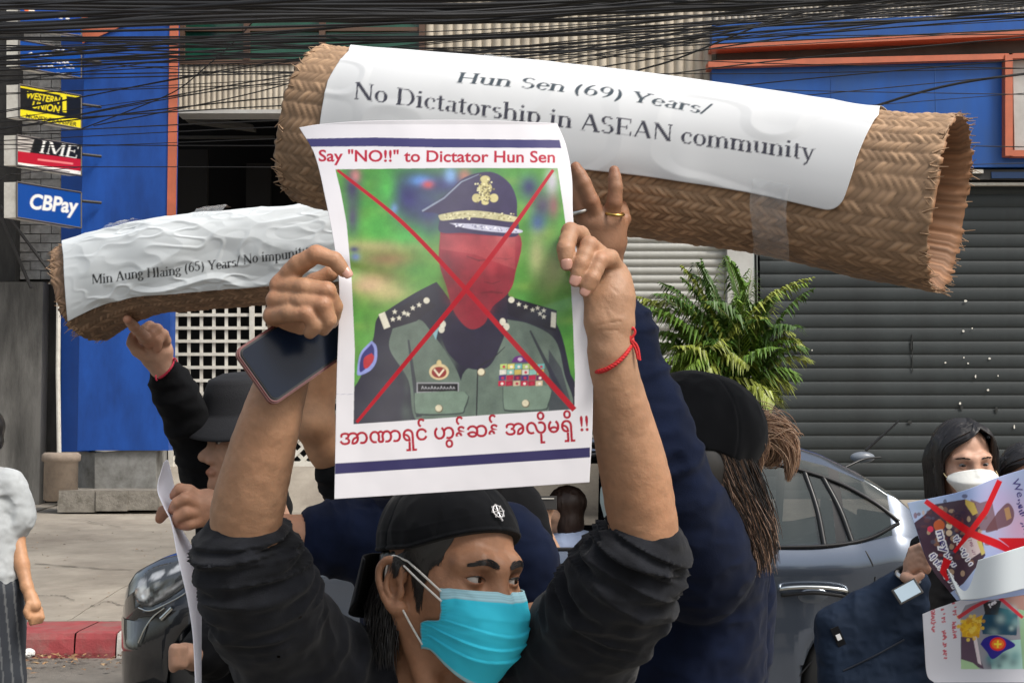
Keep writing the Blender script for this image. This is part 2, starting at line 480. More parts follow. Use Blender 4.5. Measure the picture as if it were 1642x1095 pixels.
    def sample(s, X, Y):
        x = (np.asarray(X) - s.o[0]) * s.ss - .5; y = (np.asarray(Y) - s.o[1]) * s.ss - .5; H, W = s.a.shape[:2]
        x = np.clip(x, 0, W - 1.001); y = np.clip(y, 0, H - 1.001); i = x.astype(int); j = y.astype(int); fx = (x - i)[..., None]; fy = (y - j)[..., None]
        return (s.a[j, i] * (1-fx) + s.a[j, np.minimum(i+1, W-1)] * fx) * (1-fy) + (s.a[np.minimum(j+1, H-1), i] * (1-fx) + s.a[np.minimum(j+1, H-1), np.minimum(i+1, W-1)] * fx) * fy

_tt = {}
def text_tris(txt, bold=0.0):
    """triangles of a text in em units, baseline at 0"""
    key = (txt, bold)
    if key in _tt: return _tt[key]
    cu = bpy.data.curves.new('t', 'FONT'); cu.body = txt; cu.size = 1.0; cu.offset = bold; cu.resolution_u = 4
    o = bpy.data.objects.new('t', cu); C.objects.link(o)
    dg = bpy.context.evaluated_depsgraph_get(); me = bpy.data.meshes.new_from_object(o.evaluated_get(dg))
    me.calc_loop_triangles(); v = np.array([x.co[:2] for x in me.vertices]); t = np.array([x.vertices[:] for x in me.loop_triangles])
    bpy.data.objects.remove(o); bpy.data.curves.remove(cu); bpy.data.meshes.remove(me)
    _tt[key] = v[t]; return _tt[key]

# a bookish alphabet drawn with a broad pen: thick uprights, thin bars, small feet
def _serif_glyphs():
    G = {}
    TK, TN, X, CP, DS = .105, .034, .45, .66, -.21
    def stem(x, y0, y1, f0=1, f1=1, w=TK):
        o = [('q', x - w/2, y0, x + w/2, y1)]
        if f0: o.append(('q', x - w/2 - .055, y0, x + w/2 + .055, y0 + TN))
        if f1 == 1: o.append(('q', x - w/2 - .055, y1 - TN, x + w/2 + .055, y1))
        if f1 == 2: o.append(('q', x - w/2 - .06, y1 - TN, x, y1))
        return o
    def arc(cx, cy, rx, ry, a0, a1): return [('a', cx, cy, rx, ry, a0, a1)]
    def ln(x0, y0, x1, y1, w): return [('l', x0, y0, x1, y1, w)]
    O = lambda cx, rx: arc(cx, X/2, rx, X/2 - .01, 0, 360)
    G['o'] = (.50, O(.25, .17)); G['c'] = (.44, arc(.25, X/2, .17, X/2 - .01, 40, 320) + [('d', .36, .34, .035)])
    G['e'] = (.45, arc(.24, X/2, .165, X/2 - .01, 5, 320) + [('q', .10, X/2, .40, X/2 + TN)])
    G['a'] = (.46, arc(.20, .12, .12, .11, 60, 300) + stem(.33, .02, .34, 0, 0, .09) + arc(.23, .33, .12, .105, 0, 150) + arc(.41, .06, .07, .055, 200, 330))
    G['n'] = (.56, stem(.12, 0, X, 1, 2) + arc(.28, .29, .155, .145, 10, 150) + stem(.435, 0, .31, 1, 0))
    G['m'] = (.83, stem(.12, 0, X, 1, 2) + arc(.27, .30, .135, .135, 10, 150) + stem(.405, 0, .31, 1, 0) + arc(.56, .30, .135, .135, 10, 150) + stem(.695, 0, .31, 1, 0))
    G['u'] = (.56, stem(.12, .13, X, 0, 2) + arc(.27, .15, .15, .135, 190, 340) + stem(.43, 0, X, 0, 2) + [('q', .43, 0, .53, TN)])
    G['r'] = (.40, stem(.12, 0, X, 1, 2) + arc(.27, .30, .12, .13, 60, 150) + [('d', .32, .40, .042)])
    G['s'] = (.39, arc(.19, .335, .115, .095, 30, 270) + arc(.19, .125, .125, .11, 210, 450))
    G['t'] = (.32, stem(.15, .07, .58, 0, 0, .09) + [('q', .02, X - TN, .29, X)] + arc(.22, .09, .08, .08, 180, 310))
    G['i'] = (.29, stem(.14, 0, X, 1, 2) + [('d', .14, .60, .055)])
    G['l'] = (.29, stem(.14, 0, .69, 1, 2))
    G['h'] = (.56, stem(.12, 0, .69, 1, 2) + arc(.28, .29, .155, .145, 10, 150) + stem(.435, 0, .31, 1, 0))
    G['p'] = (.54, stem(.12, DS, X, 1, 2) + arc(.28, X/2, .165, X/2 - .01, -140, 140))
    G['d'] = (.55, arc(.24, X/2, .165, X/2 - .01, 40, 320) + stem(.41, 0, .69, 0, 2) + [('q', .41, 0, .52, TN)])
    G['g'] = (.48, arc(.21, .30, .135, .13, 0, 360) + arc(.22, -.07, .17, .12, 0, 360) + ln(.12, .17, .16, .06, TN * 1.3) + ln(.32, .40, .46, .42, TN * 1.4))
    G['y'] = (.50, ln(.08, X, .27, .0, TK * .85) + ln(.42, X, .20, -.17, TN * 1.2) + [('q', .01, X - TN, .19, X), ('q', .33, X - TN, .50, X), ('d', .15, -.17, .042)])
    G['D'] = (.72, stem(.14, 0, CP) + [('q', .14, CP - TN, .36, CP), ('q', .14, 0, .36, TN)] + arc(.34, CP/2, .28, CP/2 - .01, -90, 90))
    G['H'] = (.78, stem(.15, 0, CP) + stem(.62, 0, CP) + [('q', .15, CP/2, .62, CP/2 + TN)])
    G['N'] = (.74, stem(.12, 0, CP, 1, 1, TN) + stem(.62, 0, CP, 0, 1, TN) + ln(.12, CP, .62, 0, TK * 1.1))
    G['M'] = (.90, stem(.11, 0, CP, 1, 1, TN) + stem(.76, 0, CP, 1, 1) + ln(.13, CP, .44, .05, TK * 1.05) + ln(.74, CP, .44, .05, TN * 1.2))
    G['A'] = (.70, ln(.08, 0, .34, CP, TN * 1.2) + ln(.34, CP, .60, 0, TK * 1.1) + [('q', .18, .22, .48, .22 + TN), ('q', .0, 0, .19, TN), ('q', .49, 0, .71, TN)])
    G['E'] = (.64, stem(.14, 0, CP) + [('q', .14, CP - TN, .55, CP), ('q', .14, 0, .57, TN), ('q', .14, CP/2, .42, CP/2 + TN), ('q', .525, CP - .16, .555, CP), ('q', .545, 0, .575, .17), ('q', .40, CP/2 - .06, .43, CP/2 + .10)])
    G['S'] = (.55, arc(.27, .49, .165, .155, 30, 270) + arc(.27, .175, .18, .165, 210, 450))
    G['Y'] = (.70, stem(.35, 0, .32) + ln(.10, CP, .35, .28, TK) + ln(.60, CP, .36, .30, TN * 1.2) + [('q', .01, CP - TN, .24, CP), ('q', .48, CP - TN, .70, CP)])
    G['I'] = (.38, stem(.19, 0, CP))
    G['6'] = (.50, arc(.25, .20, .17, .19, 0, 360) + [('a', .36, .25, .28, .40, 100, 190)])
    G['9'] = (.50, arc(.25, .46, .17, .19, 0, 360) + [('a', .14, .41, .28, .40, -80, 10)])
    G['5'] = (.50, arc(.23, .21, .18, .20, -150, 120) + [('q', .11, CP - .07, .42, CP)] + ln(.12, .36, .13, CP, TN * 1.3))
    G['('] = (.34, [('a', .36, .24, .25, .45, 125, 235)]); G[')'] = (.34, [('a', -.02, .24, .25, .45, -55, 55)])
    G['/'] = (.30, ln(.02, -.02, .27, .70, TN * 1.6)); G[' '] = (.27, [])
    return G
_SG = _serif_glyphs()
def serif_tris(txt):
    T = []; x = 0
    def quad(a, b, c, d): T.append([a, b, c]); T.append([a, c, d])
    for ch in txt:
        w, items = _SG[ch]
        for it in items:
            if it[0] == 'q': _, a, b, c, d = it; quad((x+a, b), (x+c, b), (x+c, d), (x+a, d))
            elif it[0] == 'd':
                _, a, b, r = it; n = 10
                for k in range(n):
                    t0, t1 = 2*math.pi*k/n, 2*math.pi*(k+1)/n; T.append([(x+a, b), (x+a+r*math.cos(t0), b+r*math.sin(t0)), (x+a+r*math.cos(t1), b+r*math.sin(t1))])
            elif it[0] == 'l':
                _, a, b, c, d, ww = it; L = math.hypot(c-a, d-b); nx = ww/2 * L / max(abs(d-b), 1e-6) ; 
                quad((x+a-nx, b), (x+a+nx, b), (x+c+nx, d), (x+c-nx, d))
            elif it[0] == 'a':
                _, cx, cy, rx, ry, a0, a1 = it; n = max(6, int(abs(a1-a0)/18)); P_ = []
                for k in range(n + 1):
                    t = math.radians(a0 + (a1-a0)*k/n); wv = .034 + (.105-.034) * abs(math.cos(t)) ** 1.3
                    P_.append(((x+cx+(rx+wv/2)*math.cos(t), cy+(ry+.017)*math.sin(t)), (x+cx+(rx-wv/2)*math.cos(t), cy+(ry-.017)*math.sin(t))))
                for k in range(n): quad(P_[k][0], P_[k+1][0], P_[k+1][1], P_[k][1])
        x += w
    return np.array(T)

def coons(top, bot, left, right, nu, nv):
    """pixel positions (nu,nv,2) filled between four edge lines"""
    def rs(pts, n):
        p = smooth_path(np.asarray(pts, float), 12); L = np.r_[0, np.cumsum(np.hypot(*np.diff(p, axis=0).T))]; t = np.linspace(0, L[-1], n)
        return np.column_stack([np.interp(t, L, p[:, 0]), np.interp(t, L, p[:, 1])])
    T, Bo, Lf, Rt = rs(top, nu), rs(bot, nu), rs(left, nv), rs(right, nv)
    u = np.linspace(0, 1, nu)[:, None, None]; v = np.linspace(0, 1, nv)[None, :, None]
    return (1-v)*T[:, None] + v*Bo[:, None] + (1-u)*Lf[None] + u*Rt[None] - ((1-u)*(1-v)*T[0] + u*(1-v)*T[-1] + (1-u)*v*Bo[0] + u*v*Bo[-1])

M_PAPER = mat('printed_paper', attr=True, rough=.55, spec=.35, sss=0)
M_PAPER_GLOSS = mat('laminated_paper', attr=True, rough=.32, spec=.5, coat=.25)

# ---------------------------------------------------------------- the setting: road, kerb, forecourt
KY = 10.25           # front of the kerb
FY = 20.0            # the shop fronts
def GZ(y): return .16 + (np.clip(y, 11, 20) - 11) * .052
M_ROAD = mat('asphalt', (.17, .155, .135), rough=.92, var=.25, vscale=2.5, dirt=(.10, .085, .07), dirt_amt=.6, dscale=1.6, bump=.8, bscale=140, bdist=.006)
M_WALK = mat('worn_concrete', (.33, .295, .245), rough=.9, var=.22, vscale=1.1, dirt=(.15, .125, .10), dirt_amt=.8, dscale=1.0, bump=.7, bscale=70, bdist=.005, detail=8)
M_KERB_R = mat('red_kerb_paint', (.31, .050, .055), rough=.75, var=.2, vscale=6, dirt=(.20, .14, .12), dirt_amt=.8, dscale=5, bump=.8, bscale=60, bdist=.004)
M_KERB_W = mat('white_kerb_paint', (.50, .48, .44), rough=.75, dirt=(.22, .19, .16), dirt_amt=.8, dscale=6, bump=.8, bscale=60, bdist=.004)
M_STONE = mat('old_stone', (.24, .22, .19), rough=.9, dirt=(.08, .07, .055), dirt_amt=.9, dscale=7, bump=.9, bscale=30, bdist=.012)
M_BLUE = mat('blue_paint', (.011, .072, .34), rough=.5, var=.22, vscale=1.3, dirt=(.006, .030, .15), dirt_amt=.7, dscale=1.6, stretch=(1.5, 1, .5), bump=.15, bscale=20, bdist=.003, spec=.35)
M_BLUE2 = mat('blue_panel', (.008, .080, .34), rough=.4, var=.16, vscale=1.4, spec=.4, dirt=(.03, .08, .20), dirt_amt=.6, dscale=1.6, stretch=(1.5, 1, .4))
M_ORANGE = mat('orange_trim', (.50, .13, .065), rough=.5, var=.12, vscale=5, dirt=(.35, .12, .07), dirt_amt=.4, dscale=6)
M_CREAM = mat('cream_tile', (.50, .44, .35), rough=.6, var=.14, vscale=2.5, dirt=(.24, .20, .15), dirt_amt=.5, dscale=1.4, bump=.2, bscale=30)
M_PLASTER = mat('grey_plaster', (.30, .28, .25), rough=.9, dirt=(.07, .06, .05), dirt_amt=.85, dscale=1.5, bump=.5, bscale=30, bdist=.006)
M_DARKC = mat('stained_concrete', (.15, .145, .135), rough=.95, var=.4, vscale=1.5, dirt=(.02, .019, .018), dirt_amt=.95, dscale=1.2, bump=.6, bscale=25, bdist=.01, stretch=(1.6, 1, .35))
M_BLACKW = mat('near_black_wall', (.022, .021, .02), rough=.95, dirt=(.07, .068, .062), dirt_amt=.6, dscale=3, bump=.6, bscale=25, stretch=(1.4, 1, .4))  # near-black wall colour with paler grey patches
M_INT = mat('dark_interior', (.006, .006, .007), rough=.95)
M_DARKMET = mat('dark_metal', (.03, .028, .027), rough=.6)
M_SHUT = mat('grey_shutter_paint', (.030, .037, .039), rough=.6, var=.35, vscale=.9, dirt=(.022, .026, .028), dirt_amt=.85, dscale=1.4, stretch=(1, 1, .5), spec=.35, bump=.2, bscale=12)
M_SHUTL = mat('pale_shutter_paint', (.40, .40, .37), rough=.5, var=.12, vscale=1.5, dirt=(.24, .23, .20), dirt_amt=.5, dscale=2)
M_WHITEM = mat('white_metal', (.66, .64, .58), rough=.55, var=.08, vscale=6, dirt=(.36, .32, .27), dirt_amt=.5, dscale=8)
M_GREENG = mat('green_window_glass', (.012, .075, .045), rough=.12, spec=.6, var=.5, vscale=1.2)
M_FRAME = mat('brown_frame', (.10, .055, .035), rough=.6)
M_WALLW = mat('white_plaster', (.50, .50, .48), rough=.8, dirt=(.25, .23, .20), dirt_amt=.5, dscale=1.5, bump=.3, bscale=20)

def sheet(name, x0, x1, y0, y1, zf, m, nx=2, ny=2, kind='structure', parent=None):
    x = np.linspace(x0, x1, nx); y = np.linspace(y0, y1, ny); X, Y = np.meshgrid(x, y, indexing='ij')
    return obj(name, grid_mesh(np.stack([X, Y, zf(X, Y)], -1)), m, parent, kind)
sheet('road', -90, 90, -60, KY + .06, lambda X, Y: .012 * fbm(np.stack([X * .4, Y * .4, X * 0], -1), 2), M_ROAD, 240, 160)
sheet('ground', -200, 200, -60, 240, lambda X, Y: 0 * X - .35, M_ROAD, 2, 2)
walk = sheet('pavement', -90, 90, KY + .30, 60, lambda X, Y: GZ(Y) - .05, M_WALK, 2, 60)
# slabs of the forecourt, each with its own level and broken edge
def slabs():
    R = random.Random(12); xs = [-13.0, -9.2, -5.9, -3.25, -.9, 1.9, 5.0, 8.4, 12]; ys = [KY + .64, 12.55, 14.6, 17.0, 19.98]
    for i in range(len(xs) - 1):
        for j in range(len(ys) - 1):
            if R.random() < .3 and j > 0: pass
            g = .006; mb = MB(); n = 14; x0, x1, y0, y1 = xs[i] + g, xs[i+1] - g, ys[j] + g, ys[j+1] - g
            def wob(t, k): return .010 * mnoise.noise(Vector((t * 2.1, k * 7.3, 1.5))) + .012 * 0.5 * mnoise.noise(Vector((t * 9, k * 3.3, 4)))
            pts = [(x0 + (x1-x0)*t/n, y0 + wob(x0 + (x1-x0)*t/n, j)) for t in range(n)] + [(x1 + wob(y0 + (y1-y0)*t/n, i + 21), y0 + (y1-y0)*t/n) for t in range(n)] + [(x1 - (x1-x0)*t/n, y1 + wob(x1 - (x1-x0)*t/n, j + 1)) for t in range(n)] + [(x0 + wob(y1 - (y1-y0)*t/n, i + 20), y1 - (y1-y0)*t/n) for t in range(n)]
            dz = R.uniform(-.006, .006); m_ = len(pts)
            top = [Vector((x, y, float(GZ(y)) + dz)) for x, y in pts]; bot = [p - Vector((0, 0, .08)) for p in top]; cx, cy = (x0+x1)/2, (y0+y1)/2
            v = top + bot + [Vector((cx, cy, float(GZ(cy)) + dz + .002))]
            f = [(k, (k+1) % m_, 2*m_) for k in range(m_)] + [(k, m_+k, m_+(k+1) % m_, (k+1) % m_) for k in range(m_)]
            mb.add(v, f); mb.build('slab', M_WALK, walk)
slabs()
def crack(name, pts, w):
    q = smooth_path(pts, 8); q = q + rng.normal(0, .012, q.shape)
    W = np.zeros((len(q), 2, 3))
    for k, s_ in enumerate((-1, 1)):
        W[:, k, 0] = q[:, 0]; W[:, k, 1] = q[:, 1] + s_ * w * (1 + .6 * np.sin(np.arange(len(q)) * 1.7)); W[:, k, 2] = GZ(q[:, 1]) + .012
    obj(name, grid_mesh(W[:, ::-1]), mat('crack_dirt', (.05, .042, .035), rough=1), walk)
def gp(px, py):        # where the line of sight through a pixel meets the forecourt
    y = 12.0
    for _ in range(20):
        a = P(px, py, y); b = P(px, py, y + .01); z = GZ(y); f = a[2] - z; df = ((b[2] - GZ(y + .01)) - f) / .01; y -= f / df
    return (a[0], y)
crack('crack', [gp(250, 946), gp(330, 936), gp(385, 924), gp(460, 920), gp(540, 926)], .016)
crack('crack', [gp(60, 905), gp(150, 912), gp(240, 916)], .010)
R_ = random.Random(4)
for (x, y, L_) in [(120, 870, 60), (420, 800, 70), (330, 860, 80), (60, 960, 60), (210, 880, 50), (450, 940, 60), (150, 970, 60)]:
    crack('crack', [gp(x + L_ * k / 3, y + R_.uniform(-5, 5)) for k in range(4)], .006)
crack('crack', [gp(30, 845), gp(110, 833), gp(190, 846)], .010)
def kerb():
    R = random.Random(2); x = -12.0
    k = thing('kerb', 'long kerb of painted concrete blocks along the road edge', 'kerb', (0, KY, 0)); del k['category']; del k['label']; k['kind'] = 'structure'
    while x < 9:
        L = 1.0; wx = P(186, 1020, KY)[0]
        if x < wx - .02 < x + L: L = wx - x; m = M_KERB_R
        elif abs(x - wx) < .01: L = .22; m = M_KERB_W
        else: m = M_KERB_R if x < wx else M_KERB_W if int(x * 3) % 3 == 0 else M_PLASTER
        nxt = x + L
        
        dz = R.uniform(-.004, .004); mb = MB(); n = 8; prof = [(0, -.1), (-.006, .03), (.004, .12), (.022, .158), (.10, .166), (.62, .166), (.63, -.1)]
        X = np.zeros((n + 1, len(prof), 3))
        for i in range(n + 1):
            xx = x + .006 + (L - .012) * i / n
            for j, (a, b) in enumerate(prof):
                nn = .010 * mnoise.noise(Vector((xx * 6, j * 1.7, 2))); X[i, j] = (xx, KY + a + nn, b + dz + nn * .5)
        X = X[::-1]
        me = grid_mesh(X); bm = bmesh.new(); bm.from_mesh(me); bmesh.ops.holes_fill(bm, edges=bm.edges, sides=0); bm.to_mesh(me); bm.free(); me.polygons.foreach_set('use_smooth', np.zeros(len(me.polygons), bool))
        obj('kerb_block', me, m, k); x = nxt if abs(nxt - wx) > .01 else wx
kerb()

# ---------------------------------------------------------------- facade pieces, placed from what is seen at distance d
def rect(mb, x0, y0, x1, y1, d, t=.1):
    """box whose front shows x0..x1, y0..y1 at distance d and which is t deep behind it"""
    a = P(x0, y0, d); b = P(x1, y1, d); 
    z0, z1 = b[2], a[2]; c = ((a[0] + b[0]) / 2, d + t / 2, (z0 + z1) / 2)
    mb.box(c, (abs(b[0] - a[0]) / 2, t / 2, abs(z1 - z0) / 2)); return mb
def quadslab(mb, pts, d, t=.1, ds=None):
    q = [PV(x, y, dd) for (x, y), dd in zip(pts, ds or [d] * len(pts))]; mb.prism(q, (0, t, 0)); return mb
shop = thing('shop_building', 'blue and cream shop building with closed shutters behind the crowd', 'building', (0, FY, 0))
def part(name, m, fn, parent=shop, smooth=False, kind=None, label=None):
    mb = MB(); fn(mb); return mb.build(name, m, parent, smooth, kind, label)

def upper_wall(mb):
    # ribbed cream cladding from x 283 to 1200, above the openings; one ribbed sheet
    pass
def ribbed(name, x0, x1, y0, y1, d, pitch_px, depth, m, hjoint=None):
    n = int((x1 - x0) / pitch_px); xs = []; ds = []
    for i in range(n):
        a = x0 + (x1 - x0) * i / n; w_ = (x1 - x0) / n
        xs += [a, a + w_ * .16, a + w_ * .26, a + w_ * .90]; ds += [d, d, d - depth, d - depth]
    ny = 12; X = np.zeros((len(xs), ny, 3)); ys = np.linspace(y0, y1, ny)
    for j, y in enumerate(ys):
        pt = P(np.array([x0, x1]), y, d); X[:, j, 0] = np.interp(xs, [x0, x1], [pt[0, 0], pt[1, 0]]); X[:, j, 1] = ds; X[:, j, 2] = pt[0, 2]
    return obj(name, grid_mesh(X[:, ::-1], name=name), m, shop)
# masonry volume behind everything
part('masonry', M_PLASTER, lambda mb: (rect(mb, -900, -900, 100, 250, FY + 1.2, 3), rect(mb, 283, -900, 2600, 60, FY + .30, 4), rect(mb, 1212, 60, 2600, 296, FY + .32, 1.2), rect(mb, 500, 100, 1000, 420, FY + .32, .8), rect(mb, 283, 112, 520, 176, FY + .12, .5)))
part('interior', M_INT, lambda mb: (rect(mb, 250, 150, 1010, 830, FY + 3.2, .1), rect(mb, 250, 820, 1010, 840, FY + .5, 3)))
ribbed('cladding', 680, 1142, -420, 374, FY + .06, 15.2, .035, M_CREAM)
ribbed('cladding', 1142, 2300, -420, 40, FY + .06, 10, .03, M_CREAM)
ribbed('cladding', 283, 680, -420, -8, FY + .06, 12, .03, M_CREAM)
ribbed('cladding', 283, 680, 102, 178, FY + .03, 9, .02, M_CREAM)
for k in range(24):
    y = -400 + k * 19 if k < 20 else 0
    if y > 36: break
    part('tile_joint', M_PLASTER, lambda mb: rect(mb, 1142, y, 1800, y + 1.6, FY - .005, .03))
# green windows
wn = part('window', M_FRAME, lambda mb: (rect(mb, 283, -10, 680, -4, FY - .02, .14), rect(mb, 283, 96, 680, 103, FY - .02, .14), rect(mb, 283, 44, 680, 50, FY - .01, .10)))
for x in (286, 391, 512, 672): part('frame', M_FRAME, lambda mb: rect(mb, x, -4, x + 9, 96, FY - .03, .12), wn)
for (x0, x1) in ((295, 391), (400, 512), (521, 672)):
    part('pane', M_GREENG, lambda mb: rect(mb, x0, -4, x1, 44, FY + .05, .01), wn); part('pane', M_GREENG, lambda mb: rect(mb, x0, 50, x1, 96, FY + .04, .01), wn)
part('ledge', M_WALLW, lambda mb: (rect(mb, 283, 176, 560, 182, FY - .12, .4)))
# things dimly seen in the open shop
part('wall_panel', mat('dim_wall', (.030, .028, .026), rough=.9), lambda mb: (rect(mb, 285, 240, 330, 480, FY + 2.4, .1), rect(mb, 395, 262, 432, 480, FY + 2.6, .1)))
part('duct', mat('dim_duct', (.10, .095, .085), rough=.8), lambda mb: (quadslab(mb, [(300, 182), (405, 200), (405, 206), (296, 192)], FY + .8, .3), rect(mb, 285, 218, 440, 222, FY + 1.4, .05)))
# fascia on the right
part('fascia_panel', M_BLUE2, lambda mb: quadslab(mb, [(1142, 40), (1700, 18), (1700, 47), (1142, 72)], FY - .22, .4))
part('trim', M_ORANGE, lambda mb: quadslab(mb, [(1140, 71), (1700, 46), (1700, 54), (1140, 79)], FY - .30, .3))
part('recess', mat('recess_board', (.085, .08, .07), rough=.9, dirt=(.03, .028, .025), dirt_amt=.7), lambda mb: quadslab(mb, [(1150, 79), (1700, 54), (1700, 84), (1150, 97)], FY - .02, .1))
part('trim', M_ORANGE, lambda mb: quadslab(mb, [(1136, 98), (1618, 86), (1618, 95), (1136, 108)], FY - .34, .3))
part('fascia_panel', M_BLUE2, lambda mb: quadslab(mb, [(1142, 108), (1612, 95), (1612, 268), (1142, 272)], FY - .22, .3))
part('fascia_panel', M_BLUE2, lambda mb: quadslab(mb, [(1612, 252), (1900, 250), (1900, 268), (1612, 268)], FY - .21, .3))
for x in (1332, 1500): part('panel_joint', mat('joint_blue', (.03, .12, .38), rough=.4), lambda mb: rect(mb, x, 108, x + 2, 270, FY - .226, .01))  # slightly lighter blue line at each panel joint
part('trim', M_ORANGE, lambda mb: (quadslab(mb, [(1612, 88), (1624, 88), (1624, 250), (1612, 250)], FY - .36, .3),))
part('trim', M_ORANGE, lambda mb: quadslab(mb, [(1624, 241), (1900, 241), (1900, 251), (1624, 251)], FY - .355, .3))
part('trim', M_ORANGE, lambda mb: quadslab(mb, [(1624, 86), (1900, 78), (1900, 86), (1624, 94)], FY - .355, .3))
part('sign_panel', M_WALLW, lambda mb: rect(mb, 1624, 94, 1900, 241, FY - .24, .2))
part('shutter_box', M_DARKMET, lambda mb: (rect(mb, 1212, 272, 1900, 288, FY - .16, .4),)); part('shutter_rail', M_WHITEM, lambda mb: rect(mb, 1540, 293, 1900, 297, FY - .10, .1))
part('shutter_rail', mat('blue_strip', (.01, .05, .16), rough=.4), lambda mb: rect(mb, 1590, 276, 1900, 286, FY - .18, .05)); part('lamp_fitting', M_WHITEM, lambda mb: rect(mb, 1560, 272, 1577, 278, FY - .2, .05))
part('column', M_WALLW, lambda mb: (rect(mb, 1166, 380, 1212, 850, FY - .10, .5), rect(mb, 1142, 272, 1212, 392, FY - .04, .4)))
part('jamb', M_DARKMET, lambda mb: rect(mb, 1212, 288, 1218, 850, FY - .02, .2))
# shutters: each slat a curved strip of its own
def slat_mesh(w_, h, depth, n=6):
    prof = [(0, 0)] + [(-depth * math.sin(math.pi * t / n) ** .7 - .002, h * (.02 + .80 * t / n)) for t in range(n + 1)] + [(0, h * .86), (.012, h * .93), (0, h)]
    X = np.zeros((2, len(prof), 3)); 
    for i, x in enumerate((-w_ / 2, w_ / 2)):
        for j, (a, b) in enumerate(prof): X[i, j] = (x, a, b)
    return grid_mesh(X)
def shutter(name, x0, x1, y0, y1, pitch, d, m, depth):
    t = thing(name, '', '', P((x0 + x1) / 2, y1, d)); del t['label']; del t['category']
    t.parent = shop; t.matrix_parent_inverse = Matrix.Translation(-Vector(shop.location))
    a = P(x0, y0, d); b = P(x1, y1, d); h = pitch * d / FOC; w_ = b[0] - a[0]; me = slat_mesh(w_, h, depth); z = a[2]; me.materials.append(m); i = 0
    while z > GZ(d) - .1 and i < 60:
        z -= h; o = bpy.data.objects.new('slat', me); C.objects.link(o); o.parent = t; o.location = Vector(((a[0] + b[0]) / 2, d, z)) - Vector(t.location); o.rotation_euler = (rnd.uniform(-.004, .004), rnd.uniform(-.0006, .0006), 0); i += 1
    return t
shutter('roller_shutter', 1217, 1960, 289, 800, 21.6, FY + .08, M_SHUT, .010)
shutter('roller_shutter', 985, 1168, 376, 800, 12.9, FY + .04, M_SHUTL, .018)
part('backing', M_INT, lambda mb: (rect(mb, 1214, 289, 1960, 850, FY + .14, .05), rect(mb, 985, 376, 1168, 850, FY + .10, .05)))
M_TORN = mat('torn_paper', (.70, .68, .62), rough=.8)
for (x, y, w_, h) in [(1542, 480, 12, 5), (1540, 529, 10, 4), (1556, 525, 6, 3), (1513, 580, 6, 3), (1543, 572, 5, 3), (1583, 573, 8, 4), (1550, 581, 5, 3), (1562, 600, 5, 6), (1598, 601, 5, 3), (1580, 623, 9, 4), (1535, 644, 9, 5), (1624, 681, 5, 7), (1300, 560, 4, 3)]:
    part('torn_paper', M_TORN, lambda mb: mb.prism([PV(x + w_ / 2 + w_ / 2 * rnd.uniform(.3, .6) * math.cos(a), y + h / 2 + h / 2 * rnd.uniform(.6, 1.1) * math.sin(a), FY + .046) for a in np.linspace(0, 2 * math.pi, 8)[:-1]], (0, .01, 0)))
part('scuff', mat('dark_scuff', (.02, .022, .022), rough=.8), lambda mb: [rect(mb, x, y, x + w_, y + h, FY + .052, .01) for (x, y, w_, h) in [(1460, 547, 4, 14), (1462, 536, 2, 60), (1456, 674, 6, 5), (1540, 650, 5, 6), (1596, 652, 4, 9)]])

# lattice screen
lat = thing('lattice_screen', 'white lattice screen with square grid above and diamonds below', 'lattice screen', P(386, 748, FY - .4))
def bars():
    d = FY - .4
    def bar(a, b, w_, dd, name='bar'):
        A, Bq = PV(*a, dd), PV(*b, dd); v = Bq - A; L = v.length; R = v.to_track_quat('Z', 'Y').to_matrix(); mb = MB(); mb.box((A + Bq) / 2, (w_ * dd / FOC / 2, .012, L / 2), R=Matrix(((v.z / L, 0, v.x / L), (0, 1, 0), (-v.x / L, 0, v.z / L))))
        mb.build(name, M_WHITEM, lat)
    for i, x in enumerate(range(283, 545, 20)): bar((x, 470), (x, 637), 5, d - .0)
    for y in range(484, 640, 21): bar((272, y), (545, y), 5, d - .026)
    for x in (274, 404, 543): bar((x, 455), (x, 748), 8, d - .052, 'post')
    bar((272, 643), (545, 643), 8, d - .027, 'rail'); bar((272, 744), (545, 744), 9, d - .027, 'rail')
    for k in range(-5, 14):
        for s_, dz in ((1, 0), (-1, .026)):
            x0 = 272 + k * 21.0; a = [x0, 648]; b = [x0 + 94, 742]
            if s_ < 0: a, b = [x0 + 94, 648], [x0, 742]
            (a, b) = sorted((a, b)); t0 = max(0, (276 - a[0]) / (b[0] - a[0])); t1 = min(1, (541 - a[0]) / (b[0] - a[0]))
            if t1 - t0 < .1: continue
            A = (a[0] + (b[0]-a[0])*t0, a[1] + (b[1]-a[1])*t0); Bq = (a[0] + (b[0]-a[0])*t1, a[1] + (b[1]-a[1])*t1); bar(A, Bq, 5.5, d - dz - .001 * (k % 2))
bars()
def ramp():
    x0, x1 = P(262, 750, 19.3)[0], P(1010, 750, 19.3)[0]; ys = np.linspace(18.5, 20.2, 14); X, Y = np.meshgrid(np.linspace(x0, x1, 30), ys, indexing='ij'); z1 = float(P(400, 749, 19.3)[2])
    Z = GZ(Y) - .01 + (z1 - GZ(19.3)) * sm(18.55, 19.3, Y) + .006 * fbm(np.stack([X * 2, Y * 2, X * 0], -1), 2)
    obj('ramp', grid_mesh(np.stack([X, Y, Z], -1)), M_WALK, walk)
    mb = MB(); mb.box(((x0 + x1) / 2, 19.9, z1 - .5), ((x1 - x0) / 2, .55, .49)); mb.build('ramp_core', M_WALK, walk)
ramp()

